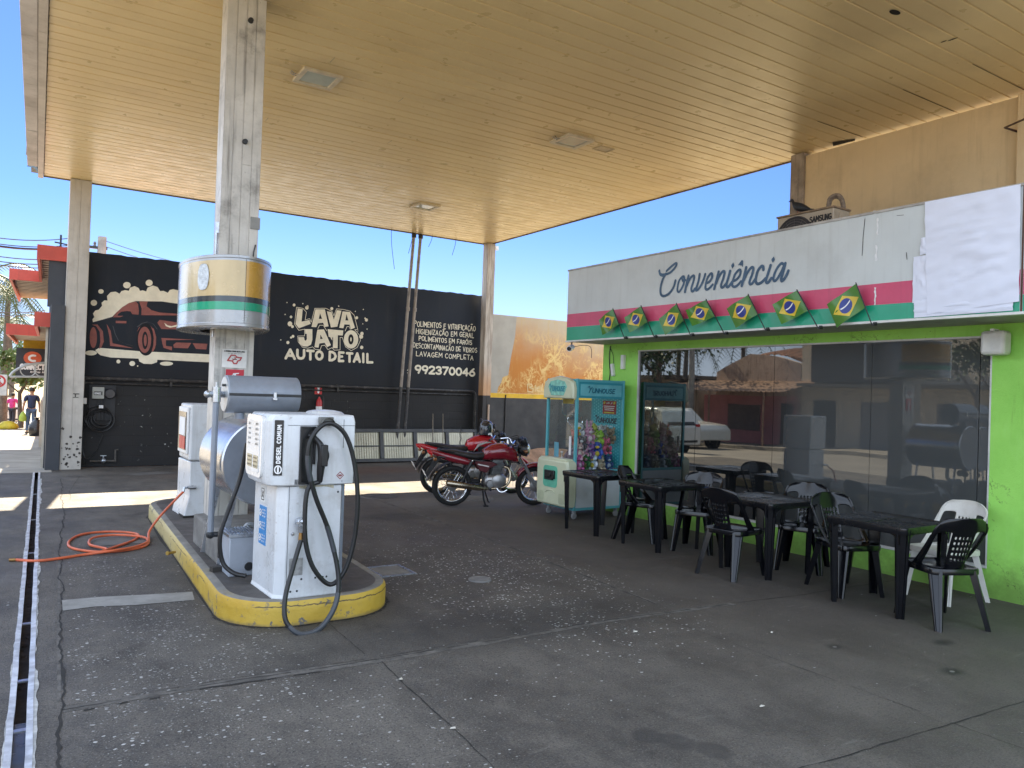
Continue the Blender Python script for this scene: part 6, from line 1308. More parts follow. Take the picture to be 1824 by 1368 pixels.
a = MB(); a.box(.0,.009,.1,.14,.85,1.1); a.build('price_tag', M['white'], CM, smooth=0); a = MB(); a.box(.022,.026,.4,.5,.8,1.0); a.build('payment_card', mat('card blue', (.2,.5,.65), .4), CM, smooth=0)
a = MB(); a.box(.25,.33,.3,.5,1.62,1.7); a.box(.1,.7,.32,.36,1.72,1.74); a.build('gantry', mat('gantry steel', (.3,.3,.3), .35, .6), CM); a = MB(); a.box(.15,.154,.26,.5,1.53,1.62); a.build('gantry_label', mat('label yellow', (.6,.42,.04), .5), CM)
a = MB(); a.tube([(.3,.4,1.62),(.3,.4,1.42)], .006, 6); a.cyl((.3,.4,1.36),(.3,.4,1.44),.025)
for k in range(3):
    an = k*2.094; d = Vector((math.cos(an), math.sin(an), 0)); c0 = Vector((.3,.4,1.38)); a.tube(spline([c0, c0+d*.09+Vector((0,0,-.03)), c0+d*.12+Vector((0,0,-.1)), c0+d*.05+Vector((0,0,-.17))],5), .007, 6)
a.tube(spline([(.1,.45,1.6),(.12,.46,1.4),(.2,.42,1.35),(.26,.4,1.4)],5), .005, 5); a.build('claw', M['chrome'], CM)
a = MB(); a.box(.04,.36,.3,.62,.62,.64); a.build('chute', M['white'], CM)
for x, y in ((.05,.05),(CW-.06,.05),(.05,CD-.06),(CW-.06,CD-.06)):
    a = MB(); a.torus((x,y,.045), .03, .015, 'y', 16, 8); a.cyl((x,y-.014,.045),(x,y+.014,.045),.026); a.obox((x,y,.1),(.035,.045,.04)); a.build('caster', mat('caster grey', (.3,.3,.3), .5), CM)
# plush toys: each one a thing of its own
def toy(i, kind, col, col2, pos, s_, lb):
    t = thing('plush_toy', lb, 'plush toy', pos, random.Random(i).uniform(-.8,.8)-2.2, 'plush toys in the claw machine'); f = mat('plush %d' % i, col, .95, 0, .3, 40, bump=.8, bscale=90); g = mat('plush trim %d' % i, col2, .95, 0, .3, 40)
    a = MB(); a.sphere((0,0,.06*s_),.052*s_,.05*s_,.065*s_,12,8); a.sphere((.012*s_,0,.155*s_),.055*s_,.058*s_,.05*s_,12,8)
    for sy in (-1,1):
        a.sphere((.03*s_,.055*s_*sy,.075*s_),.024*s_,.022*s_,.04*s_,8,5); a.sphere((.05*s_,.035*s_*sy,.015*s_),.036*s_,.023*s_,.022*s_,8,5)
        if kind == 'bear': a.sphere((0,.042*s_*sy,.2*s_),.014*s_,.022*s_,.022*s_,8,5)
        elif kind == 'rabbit': a.sphere((0,.026*s_*sy,.235*s_),.01*s_,.016*s_,.05*s_,8,5)
        elif kind == 'cat': a.lathe([(.02*s_,0),(.002*s_,.035*s_)], (0,.035*s_*sy,.19*s_), 'z', 8)
        elif kind == 'frog': a.sphere((.03*s_,.026*s_*sy,.2*s_),.02*s_,.02*s_,.02*s_,8,5)
    a.build('body', f, t, smooth=80); a = MB(); a.sphere((.055*s_,0,.142*s_),.022*s_,.028*s_,.02*s_,10,6); a.sphere((.042*s_,0,.06*s_),.018*s_,.03*s_,.035*s_,10,6); a.build('muzzle', g, t, smooth=80)
    a = MB()
    for sy in (-1,1): a.sphere((.06*s_,.022*s_*sy,.17*s_),.007*s_,.007*s_,.008*s_,6,5)
    a.build('eyes', M['black_plastic'], t)
TY = [('bear',(.62,.12,.22),(.12,.05,.04),'pink bear plush with dark brown face'),('frog',(.28,.5,.05),(.5,.6,.2),'bright lime frog plush near the top of the pile'),('bear',(.6,.5,.36),(.5,.38,.25),'cream bear plush sitting at the bottom by the glass'),
      ('cat',(.03,.14,.04),(.16,.1,.04),'dark green plush with brown snout at the bottom'),('bird',(.55,.62,.7),(.6,.45,.05),'pale blue plush bird with a yellow beak'),('bear',(.05,.1,.26),(.4,.45,.5),'navy blue plush at the low right of the pile'),
      ('rabbit',(.6,.3,.42),(.7,.6,.6),'spotted light pink rabbit plush'),('bear',(.16,.15,.16),(.6,.6,.6),'dark grey and white plush by the corner post'),('cat',(.22,.1,.3),(.5,.4,.5),'purple plush with a pale belly'),
      ('bird',(.05,.1,.42),(.6,.45,.05),'royal blue plush with yellow belly'),('rabbit',(.66,.42,.4),(.7,.6,.5),'salmon coloured rabbit plush at the left of the pile'),('bear',(.3,.22,.14),(.1,.07,.05),'brown bear plush at the right glass edge'),
      ('cat',(.4,.37,.34),(.62,.6,.56),'mottled grey cat plush on top of the pile'),('bear',(.66,.64,.6),(.1,.1,.1),'white plush with black muzzle on top of the pile'),('frog',(.45,.5,.1),(.6,.6,.3),'olive yellow plush behind the lime frog'),
      ('rabbit',(.5,.12,.3),(.6,.4,.5),'magenta rabbit plush low at the left'),('bear',(.62,.32,.42),(.66,.6,.6),'rose bear plush in the middle of the pile'),('bird',(.64,.66,.68),(.6,.4,.05),'white plush bird with a yellow cap at the top left'),
      ('cat',(.32,.3,.3),(.55,.5,.45),'grey plush with tan belly at the top right'),('bear',(.42,.08,.1),(.5,.3,.2),'crimson plush beside the corner post')]
SP = [(.60,.09,.86),(.50,.1,.95),(.50,.08,.65),(.26,.09,.65),(.38,.08,.65),(.66,.1,.65),(.33,.14,1.0),(.2,.1,.9),(.34,.09,.8),(.44,.08,.8),(.14,.09,.82),(.7,.12,1.0),(.42,.24,1.08),(.56,.22,1.06),(.46,.2,1.04),(.12,.08,.66),(.24,.1,.78),(.22,.22,1.05),(.66,.22,1.05),(.14,.2,.98)]
for i, ((k, c1, c2, lb), p) in enumerate(zip(TY, SP)): toy(i, k, c1, c2, (6.26+p[0], 8.1+p[1], p[2]), 1.0+.12*math.sin(i*2.3), lb)
a = MB(); a.box(.04,CW-.04,.05,CD-.04,.62,.66); a.sphere((.45,.38,.72),.33,.26,.24,14,7); a.build('toy_bed', mat('toy bed', (.3,.22,.26), .95, 0, .6, 18), CM)

# ================================================================== motorbikes
def bike(label, tank_m, variant):
    t = thing('motorbike', label, 'motorbike', (0,0,0), group='red motorbikes parked together')
    BL = mat('bike black', (.014,.014,.015), .4); AL = mat('cast aluminium', (.42,.42,.42), .42, .8, .2, 14, dirt=.3, dirtcol=(.06,.055,.05), dscale=12); SEAT = mat('seat vinyl', (.022,.019,.018), .5, 0, .2, 10)
    def wheel(x, rear):
        w_ = bpy.data.objects.new('wheel', None); COL.objects.link(w_); w_.parent = t; w_.location = (x,0,.295)
        a = MB(); prof = [(.292,0),(.288,.024),(.272,.042),(.245,.046),(.222,.03),(.218,0),(.222,-.03),(.245,-.046),(.272,-.042),(.288,-.024),(.292,0)]
        if not rear: prof = [(r_, h*.82) for r_, h in prof]
        a.lathe(prof, (0,0,0), 'y', 48); a.build('tyre', M['tyre'], w_, smooth=60)
        a = MB(); a.lathe([(.226,.026),(.222,.03),(.212,.026),(.204,.012),(.204,-.012),(.212,-.026),(.222,-.03),(.226,-.026)], (0,0,0), 'y', 48); a.build('rim', M['chrome'], w_, smooth=60)
        a = MB(); n = 28
        for k in range(n):
            a0 = 2*math.pi*k/n; a1 = a0+(.42 if k % 2 else -.42); s_ = .035 if (k//2) % 2 else -.035; a.tube([(.045*math.cos(a1),s_,.045*math.sin(a1)),(.206*math.cos(a0),s_*.2,.206*math.sin(a0))], .0022, 4)
        a.build('spokes', M['chrome'], w_, smooth=0)
        a = MB(); hr = .075 if rear else .085; a.lathe([(0,-.058),(hr*.5,-.056),(hr,-.045),(hr,-.035),(hr*.55,-.02),(hr*.5,.03),(hr*.7,.045),(0,.05)], (0,0,0), 'y', 26); a.cyl((0,-.1,0),(0,.1,0),.012); a.build('hub', AL, w_, smooth=40)
    wheel(-.62, True); wheel(.62, False)
    def sect(secs, n=14, p=2.4):
        lo = []
        for x, zc, ry, rz in secs:
            l = []
            for k in range(n):
                q = 2*math.pi*k/n; c, s_ = math.cos(q), math.sin(q); l.append(Vector((x, ry*abs(c)**(2/p)*(1 if c > 0 else -1), zc+rz*abs(s_)**(2/p)*(1 if s_ > 0 else -1))))
            lo.append(l)
        return lo
    k2 = variant
    a = MB(); a.ring(sect([(-.2,.72,.06,.045),(-.17,.755,.1,.085),(-.06,.785,.135,.115),(.07,.8,.15,.125),(.18,.79,.145,.125),(.27,.755,.115,.11),(.33,.71,.07,.075),(.35,.69,.03,.04)] if not k2 else [(-.2,.76,.06,.05),(-.17,.79,.1,.09),(-.05,.82,.145,.125),(.08,.84,.165,.135),(.2,.83,.165,.135),(.3,.78,.13,.115),(.37,.73,.08,.08),(.4,.7,.03,.04)])); a.build('tank', tank_m, t, smooth=70)
    a = MB(); a.lathe([(.035,0),(.035,.012),(0,.016)], (.1,0,.925 if not k2 else .975), 'z', 16); a.build('fuel_cap', M['chrome'], t)
    for s_ in (-1,1):
        if not k2: continue
        a = MB(); a.sheet([(-.04,.83),(.1,.875),(.2,.865),(.09,.845),(.0,.81),(-.1,.72)], ((0,s_*.155,0),(1,0,0),(0,0,1),(0,s_,0)), .012); a.build('swoosh_decal', mat('decal pale', (.6,.58,.56), .35), t, smooth=0)
    a = MB(); a.ring(sect([(-.82,.80,.05,.014),(-.76,.795,.085,.028),(-.6,.775,.11,.04),(-.45,.745,.12,.045),(-.3,.72,.115,.05),(-.2,.735,.095,.05),(-.14,.765,.07,.035)], 14, 3)); a.build('seat', SEAT, t, smooth=60)
    a = MB(); a.tube(spline([(-.62,.1,.785),(-.78,.1,.81),(-.84,.05,.815),(-.84,-.05,.815),(-.78,-.1,.81),(-.62,-.1,.785)],5), .012, 6); a.build('grab_rail', M['black_plastic'], t)
    a = MB(); a.ring(sect([(-.97,.8,.012,.012),(-.9,.77,.05,.04),(-.78,.735,.1,.06),(-.6,.69,.125,.07),(-.45,.655,.128,.062),(-.34,.635,.12,.03)], 14, 2.6)); a.build('tail_cowl', tank_m, t, smooth=60)
    a = MB(); a.ring(sect([(-1.0,.79,.02,.015),(-.97,.775,.04,.032),(-.93,.755,.05,.034)])); a.build('tail_light', mat('tail light red', (.5,.01,.015), .15), t, smooth=60)
    a = MB()
    for s_ in (-1,1): a.prism([(-.33,.66),(-.08,.66),(.02,.62),(-.1,.56),(-.14,.5),(-.24,.52)], ((0,s_*.1,0),(1,0,0),(0,0,1),(0,s_,0)), 0, .018)
    a.build('side_panel', mat('side panel maroon', (.09,.012,.018), .35, 0, .1), t, smooth=0, bevel=.006)
    c_ = Caps(); 
    c_.line([(-.27,.62),(-.12,.59)], .009, ((0,-.1,0),(1,0,0),(0,0,1),(0,-1,0)), .02); c_.build('decal', mat('decal pale', (.6,.58,.56), .35), t)
    # frame, swingarm, shocks
    a = MB(); a.tube([(.28,0,.82),(.2,0,.5),(.12,0,.3),(-.2,0,.3)], .02, 8); a.tube([(.28,0,.8),(-.1,0,.68),(-.35,0,.62)], .022, 8)
    for s_ in (-1,1): a.tube([(-.15,s_*.08,.6),(-.2,s_*.09,.34)], .018, 8); a.tube([(-.2,s_*.09,.66),(-.85,s_*.09,.72)], .014, 6); a.tube([(-.18,s_*.09,.34),(-.62,s_*.1,.295)], .018, 8)
    a.build('frame', BL, t, smooth=60)
    a = MB()
    for s_ in (-1,1): a.tube([(-.37,s_*.13,.66),(-.43,s_*.13,.54)], .026, 8); a.tube([(-.43,s_*.13,.54),(-.5,s_*.13,.36)], .019, 8); a.tube([(-.36,s_*.13,.675),(-.355,s_*.135,.69)], .02, 6)
    a.build('shock', BL, t); a = MB()
    for s_ in (-1,1): a.tube([(-.475,s_*.13,.42),(-.5,s_*.13,.345)], .012, 8); a.sphere((-.365,s_*.148,.675),.016)
    a.build('shock_rod', M['chrome'], t)
    # rear mudguard and plate
    a = MB(); lo = []
    for k in range(10):
        q = R(75+k*10.5); lo.append([Vector((-.62+.335*math.cos(q), y, .295+.335*math.sin(q)))+Vector((0,0,0)) for y in (-.06,-.055,.055,.06)])
    a.ring(lo, False, False); ob = a.build('mudguard', BL, t, smooth=60); sm = ob.modifiers.new('s','SOLIDIFY'); sm.thickness = .006
    a = MB(); a.prism([(-.86,.72),(-.98,.5),(-1.02,.42),(-1.0,.41),(-.9,.56),(-.8,.7)], ((0,-.06,0),(1,0,0),(0,0,1),(0,1,0)), 0, .12); a.build('plate_holder', BL, t); a = MB(); a.obox((-1.02,0,.46),(.004,.17,.13), Matrix.Rotation(R(-26),3,'Y')); a.build('number_plate', M['white_paint'], t)
    a = MB()
    for s_ in (-1,1): a.tube([(-.88,s_*.05,.7),(-.9,s_*.13,.69)], .008, 5); a.sphere((-.905,s_*.15,.69),.03,.025,.025,8,6); a.tube([(.4,s_*.08,.82),(.42,s_*.16,.82)], .008, 5); a.sphere((.42,s_*.18,.82),.03,.025,.025,8,6)
    a.build('indicator', mat('indicator lens', (.22,.09,.03), .2), t)
    # engine
    a = MB(); a.ring(sect([(-.16,.36,.09,.06),(-.12,.37,.12,.1),(.06,.37,.13,.11),(.14,.37,.1,.09),(.17,.37,.06,.06)], 16, 3)); a.lathe([(0,-.165),(.085,-.163),(.1,-.15),(.1,-.12)], (.03,0,.38), 'y', 24); a.lathe([(0,-.155),(.05,-.153),(.06,-.12)], (-.09,0,.34), 'y', 18); a.build('crankcase', AL, t, smooth=40)
    a = MB(); a.ring([[Vector((x+dx,y,z)) for x, y in ((-.06,-.07),(.08,-.07),(.08,.07),(-.06,.07))] for z, dx in ((.46,0),(.63,.03))])
    for k in range(8): z = .475+.02*k; dx = .0035*k; a.box(-.085+dx,.105+dx,-.095,.095,z,z+.007)
    a.box(-.05,.11,-.075,.075,.635,.68); a.build('cylinder', mat('engine grey', (.16,.165,.165), .5, .6, .3, 20), t, smooth=0, bevel=.002)
    a = MB(); a.cyl((-.15,-.02,.58),(-.05,-.02,.58),.035); a.obox((-.17,0,.58),(.08,.12,.12)); a.build('carburettor', BL, t)
    a = MB(); a.tube(spline([(.11,-.03,.58),(.19,-.06,.56),(.215,-.1,.48),(.19,-.12,.36),(.1,-.13,.29),(-.1,-.135,.27)],6), .02, 9); a.build('exhaust_pipe', mat('exhaust chrome', (.5,.42,.3), .2, 1.0, .2, 8), t, smooth=60)
    a = MB(); a.tube([(-.1,-.135,.27),(-.2,-.14,.275),(-.24,-.145,.285),(-.7,-.165,.355),(-.73,-.167,.36),(-.735,-.167,.36)], [.022,.028,.044,.052,.045,.02], 16); a.build('muffler', mat('muffler steel', (.42,.36,.27), .25, 1.0, .25, 6), t, smooth=40)
    a = MB(); a.box(-.66,-.2,.085,.1,.31,.37); a.build('chain_guard', BL, t); a = MB()
    for s_ in (-1,1): a.tube([(-.13,s_*.08,.27),(-.1,s_*.2,.275)], .012, 6); a.cyl((-.1,s_*.13,.275),(-.1,s_*.22,.275),.02)
    a.build('footpeg', M['black_rubber'], t); a = MB(); a.tube([(-.14,.07,.28),(-.02,.2,.02),(.0,.22,.008)], .012, 6); a.tube([(-.18,-.05,.28),(-.16,-.08,.1),(-.13,-.1,.012)], .014, 6); a.obox((-.13,-.1,.015),(.07,.04,.02)); a.build('stand', BL, t)
    a = MB(); a.tube(spline([(.0,-.14,.3),(.04,-.16,.24),(.1,-.165,.23),(.16,-.16,.26)],4), .007, 5); a.build('kick_lever', M['chrome'], t)
    # fork, fender, lamp, bars
    a = MB()
    for s_ in (-1,1): a.tube([(.27,s_*.085,.86),(.44,s_*.085,.59)], .017, 8)
    a.build('fork_tube', M['chrome'], t); a = MB()
    for s_ in (-1,1): a.tube([(.43,s_*.085,.605),(.62,s_*.085,.295)], .025, 8); a.sphere((.62,s_*.085,.295),.03,.02,.03,8,6)
    a.build('fork_leg', AL, t); a = MB(); a.obox((.28,0,.86),(.06,.22,.03)); a.obox((.335,0,.76),(.06,.22,.035)); a.tube([(.25,0,.88),(.32,0,.74)], .03, 8); a.build('fork_yoke', BL, t)
    a = MB(); lo = []
    for k in range(16):
        q = R(-8+k*10.6); rr = .325+.02*math.sin(k/15*3.14); lo.append([Vector((.62+rr*math.cos(q)*1.0, y, .295+(rr-d)*math.sin(q))) for y, d in ((-.075,.05),(-.066,.012),(-.03,0),(.03,0),(.066,.012),(.075,.05))])
    a.ring(lo, False, False); ob = a.build('front_fender', tank_m, t, smooth=60); sm = ob.modifiers.new('s','SOLIDIFY'); sm.thickness = .006
    a = MB(); a.lathe([(0,-.14),(.06,-.13),(.095,-.06),(.105,.0)], (.47,0,.83), 'x', 22); a.build('headlight_shell', BL, t, smooth=60); a = MB(); a.lathe([(.1,0),(.1,.008),(.085,.03),(.05,.045),(0,.05)], (.47,0,.83), 'x', 22); a.build('headlight', mat('headlight lens', (.6,.6,.52), .06, .5, .05), t, smooth=60); a = MB(); a.torus((.47,0,.83), .103, .008, 'x', 24, 6); a.build('headlight_ring', M['chrome'], t)
    a = MB()
    for s_ in (-1,1): a.lathe([(0,-.06),(.03,-.055),(.058,-.0),(.058,.02),(.05,.03),(0,.03)], (0,0,0), 'z', 18)
    a.v = []; a.f = []
    for s_ in (-1,1): a.tube([(.45,s_*.06,.90),(.40,s_*.06,.965),(.385,s_*.06,.985)], [.03,.056,.05], 16)
    a.obox((.43,0,.92),(.08,.16,.05)); a.build('instrument', BL, t, smooth=40)
    a = MB(); a.tube(spline([(.1,-.37,.93),(.17,-.3,.95),(.25,-.16,.97),(.28,-.08,.9),(.28,.08,.9),(.25,.16,.97),(.17,.3,.95),(.1,.37,.93)],5), .011, 8); a.build('handlebar', M['chrome'], t); a = MB()
    for s_ in (-1,1): a.tube([(.085,s_*.385,.925),(.155,s_*.315,.945)], .017, 8); a.tube(spline([(.2,s_*.27,.955),(.25,s_*.29,.94),(.2,s_*.38,.925)],4), .006, 5)
    a.build('grip', M['black_rubber'], t); a = MB(); rnd = random.Random(4+variant)
    for k in range(5): y = rnd.uniform(-.2,.2); a.tube(spline([(.22,y,.96),(.36,y*.6,.97+rnd.uniform(0,.06)),(.36,y*.2,.85),(.2,0,.7)],5), .005, 5)
    a.build('cables', M['black_plastic'], t)
    if variant:
        for s_ in (-1,1):
            a = MB(); a.tube(spline([(.19,s_*.26,.96),(.17,s_*.32,1.05),(.15,s_*.36,1.12)],4), .007, 5); a.sphere((.15,s_*.4,1.15),.02,.065,.042,12,7); a.build('mirror', BL, t)
        a = MB(); 
        for s_ in (-1,1): a.prism([(-.05,.8),(.2,.78),(.3,.7),(.15,.6),(.0,.68)], ((0,s_*.14,0),(1,0,0),(0,0,1),(0,s_,0)), 0, .02)
        a.build('tank_shroud', BL, t, bevel=.006)
    return t
RED1 = mat('dark red bike paint', (.2,.008,.018), .2, 0, .08, 3, coat=.8); RED2 = mat('bright red bike paint', (.42,.01,.02), .2, 0, .06, 3, coat=.8)
def park(t, r_, f_, roll):
    m = (r_+f_)/2; d = f_-r_; t.location = (m.x, m.y, .0); t.rotation_euler = (R(roll), 0, math.atan2(d.y, d.x))
B1 = bike('dark red motorbike nearest the camera, headlight toward the claw machine', RED1, 0); park(B1, atz(803,901), atz(950,900), 3)
B2 = bike('brighter red motorbike with pale swoosh parked behind, helmet on it', RED2, 1); park(B2, atz(771,880), atz(918,879), 4)
mw = Matrix.Translation(B2.location) @ B2.rotation_euler.to_matrix().to_4x4()
p = mw @ Vector((.14,-.02,.97)); HM = thing('helmet', 'black and white motorcycle helmet resting on the rear motorbike tank', 'helmet', tuple(p), B2.rotation_euler.z-2.5)
a = MB(); sec = []
for k in range(11):
    z = -.1+.235*k/10; r_ = (max(0,1-((z-.0)/.138)**2))**.5; r_ = max(r_, .08) if k < 10 else .1; r_ = min(r_, .98); rr = .118*(r_ if z > 0 else .93+.07*r_); sec.append([Vector((rr*1.14*math.cos(q*2*math.pi/20)+.01, rr*math.sin(q*2*math.pi/20), z+.1)) for q in range(20)])
a.ring(sec); a.build('shell', mat('helmet graphite', (.05,.055,.07), .15, .1, .9, 7, coat=.8), HM, smooth=70)
a = MB(); a.lathe([(.121,.03),(.126,.06),(.124,.11),(.11,.16)], n=14, a0=R(-75), a1=R(75)); a.build('visor', mat('smoke visor', (.01,.012,.016), .05), HM, smooth=70)
a = MB(); a.lathe([(.11,-.0),(.128,.0),(.128,.03),(.124,.032)], n=14, a0=R(-80), a1=R(80)); a.lathe([(.122,.05),(.124,.11),(.118,.14)], n=10, a0=R(100), a1=R(200)); a.build('trim', M['white'], HM, smooth=70)
# ================================================================== the street side at the left
RB = mat('red awning panel', (.5,.075,.05), .5, .1, .1, 4, streak=.2); GB = mat('charcoal cladding', (.045,.05,.06), .5, .1, .12, 3)
LB = thing('corner_building', 'charcoal corner building with two stepped red awnings over the sidewalk', 'building', (0,0,0))
a = MB(); a.box(.52,.738,15.97,16.35,0,2.95); a.box(.62,.73,16.58,24,-.4,4.0); a.box(.5,.619,16.6,24,-.4,2.7); a.box(.5,.738,16.351,16.579,0,2.95); a.box(.735,9.6,16.58,24,3.2,3.7); a.shear().build('wall', GB, LB, smooth=0)
a = MB(); a.box(.46,.499,16.4,23.5,-.3,2.6); a.shear().build('pale_edge', mat('pale render', (.5,.46,.38), .8), LB, smooth=0)
p0, p1 = aty(83,556,16.3), aty(118,460,16.3); a = MB(); a.box(p0.x,1.1,16.36,16.57,2.95,3.98); a.shear().build('upper_box', GB, LB, smooth=0)
UND = mat('slatted awning underside', (.5,.42,.36), .7)
def awning(zt, xl0, xl1, nm):
    th = .24; a = MB(); a.box(xl0,.9,16.28,16.34,zt-th,zt+.02); a.box(xl0,xl0+.05,16.341,20.2,zt-th,zt); a.box(xl1,xl0+.049,20.2,20.26,zt-th,zt); a.box(xl1,xl1+.05,20.261,26,zt-th,zt); a.shear().build('awning', RB, LB, smooth=0); a = MB(); a.box(xl0+.06,.9,16.35,26,zt-.03,zt-.01); a.box(xl1+.06,xl0+.05,20.27,26,zt-.03,zt-.01); a.shear().build('awning_deck', mat('dusty awning deck', (.16,.15,.14), .8), LB, smooth=0)
    y = 16.5
    while y < 25.8: a = MB(); a.box((xl0 if y < 20.2 else xl1)+.06,.5,y,y+.16,zt-.15,zt-.12); a.shear().build('slat', UND, LB, smooth=0); y += .36
pu = aty(66,437,16.3); awning(pu.z, pu.x, aty(17,470,20.2).x-.14, 'u'); pl_ = aty(61,557,16.3); awning(pl_.z, pl_.x, aty(11,575,20.2).x-.14, 'l')
p = aty(105,432,17); a = MB(); a.tube([(p.x,17,pu.z),(p.x,17,p.z+.15)], .02, 6); a.tube([(p.x-.1,17,p.z),(p.x+.35,17,p.z-.05)], .015, 6); a.shear().build('mast', M['dkmetal'], LB)
def far(px, py, Y): return aty(px, py, Y)
# shops farther along
Y2 = 25; SB = thing('shop_building', 'orange and yellow shop front farther along the sidewalk', 'building', (0,0,0)); q0 = far(83,598,Y2); q1 = far(41,620,Y2)
a = MB(); a.box(.5,6,24.2,46,-1.2,3.0); a.shear().build('wall', mat('orange wall', (.62,.25,.03), .7, 0, .1), SB, smooth=0)
a = MB(); q1.x -= .035*(Y2-16.2); a.box(q1.x,1.2,Y2,Y2+.4,q1.z,q0.z); a.shear().build('yellow_box', mat('yellow box sign', (.62,.4,.02), .5), SB, smooth=0, bevel=.02)
a = MB(); a.box(.35,.49,24.3,30,-.8,1.0); a.shear().build('ledge', mat('pale render', None), SB, smooth=0)
SG = thing('shop_sign', 'dark hanging sign with an orange ring above the sidewalk', 'sign', (0,0,0)); c0, c1 = far(27,672,Y2-.3), far(88,622,Y2-.3)
a = MB(); a.box(c0.x,c1.x,Y2-.3,Y2-.15,c0.z,c1.z); a.build('panel', mat('sign dark', (.03,.032,.04), .4), SG, smooth=0)
fr = frame_y(Y2-.3); c_ = Caps(); o = far(58,638,Y2-.3); c_.line([(o.x+.16*math.cos(R(q)), o.z+.13*math.sin(R(q))) for q in range(0,361,20)], .05, fr); c_.line([(o.x-.03,o.z),(o.x+.05,o.z)], .1, fr, .003); c_.build('ring', mat('sign orange', (.62,.11,.04), .4), SG)
c_ = Caps(); c_.line([(o.x+.1*math.cos(R(q))+.02, o.z+.075*math.sin(R(q))) for q in range(70,291,20)], .028, fr, .008); e0, e1 = far(36,657,Y2-.3), far(79,652,Y2-.3); c_.text('CONNECT', e0.x, e0.z, .13, .018, fr, width=e1.x-e0.x)
words(c_, far(54,663,Y2-.3).x, far(54,664,Y2-.3).z, .4, .05, fr, .008); c_.build('lettering', M['white'], SG)
AW = thing('entrance_awning', 'pale curved metal awning frame in front of the dark sign', 'awning', (0,0,0)); pts = [far(*q, 23.6) for q in ((17,670),(24,662),(40,653),(60,648),(85,646))]; a = MB(); a.tube(spline(pts,5), .035, 6); a.tube([far(17,671,23.6),far(85,671,23.6)], .03, 6)
for x in (50,75): a.torus(far(x,659,23.6), .17, .015, 'y', 18, 5)
a.build('frame', mat('pale awning metal', (.45,.46,.46), .4, .3), AW)
# no parking sign
NP = thing('street_sign', 'round white no parking sign with red ring at the kerb', 'street sign', tuple(far(2,690,22)*1.0)); NP.location = (far(-3,690,22).x, 22, slope(22))
zz = far(2,682,22).z-slope(22); a = MB(); a.cyl((0,.03,0),(0,.03,zz+.4),.03); a.build('post', M['galv'], NP); a = MB(); a.box(-.17,.17,0,.02,zz-.3,zz+.2); a.build('plate', mat('sign plate', (.62,.62,.6), .4), NP, smooth=0, bevel=.01)
fr = ((0,-.001,0),(1,0,0),(0,0,1),(0,-1,0)); c_ = Caps(); c_.line([(  .125*math.cos(R(q)), zz+.04+.125*math.sin(R(q))) for q in range(0,361,18)], .02, fr, .004); c_.line([(-.085,zz+.125),(.085,zz-.045)], .014, fr, .008); c_.build('ring', M['red'], NP)
c_ = Caps(); c_.text('E', -.045, zz-.035, .145, .018, fr, h=.003); c_.build('letter', mat('sign letter', (.3,.03,.03), .5), NP)

# trees and palms
def leafmat(nm, c): return mat(nm, c, .6, 0, .45, 1.3)
LEAF = {'palm': leafmat('palm frond', (.07,.1,.03)), 'dark': leafmat('dark leaf', (.03,.06,.018)), 'mid': leafmat('mid leaf', (.06,.11,.03)), 'yel': leafmat('yellow green leaf', (.11,.16,.03))}  # yel is a yellower green than the other leaf colours
BARK = mat('bark', (.12,.095,.075), .95, 0, .3, 8, bump=.5)
def tree(lb, x, y, z0, h, cr, leaf, n, seed, name='tree', ls=.16, group='street trees'):
    rnd = random.Random(seed); t = thing(name, lb, 'tree', (x, y, z0), group=group); a = MB(); pts = [Vector((rnd.uniform(-.1,.1)*k, rnd.uniform(-.1,.1)*k, h*.62*k/3)) for k in range(4)]; a.tube(pts, [.16*h/5, .12*h/5, .1*h/5, .07*h/5], 8); tips = []
    for k in range(6):
        an = k*1.05+rnd.uniform(-.3,.3); b = pts[2].lerp(pts[3], rnd.random()); e = b+Vector((math.cos(an)*cr*.65, math.sin(an)*cr*.65, h*rnd.uniform(.12,.35))); a.tube([b, b.lerp(e,.5)+Vector((0,0,.1)), e], [.05*h/5,.035*h/5,.012*h/5], 5); tips.append(e)
    a.build('trunk', BARK, t, smooth=60); a = MB(); tips += [Vector((0,0,h*.85)), Vector((0,0,h*.7))]
    cl = [tips[k % len(tips)]+Vector((rnd.gauss(0,cr*.25), rnd.gauss(0,cr*.25), rnd.gauss(0,cr*.2))) for k in range(26)]
    for k in range(n):
        c = rnd.choice(cl); p = c+Vector((rnd.gauss(0,cr*.16), rnd.gauss(0,cr*.16), rnd.gauss(0,cr*.13))); d = Vector((rnd.gauss(0,1), rnd.gauss(0,1), rnd.gauss(0,.7))).normalized(); e = d.orthogonal().normalized(); f = d.cross(e); s_ = ls*rnd.uniform(.5,1.2)
        a.add([p-e*s_*.5, p+f*s_*.3, p+e*s_*.6, p-f*s_*.3], [(0,1,2,3)])
    a.build('crown', LEAF[leaf], t, smooth=0, recalc=False); return t
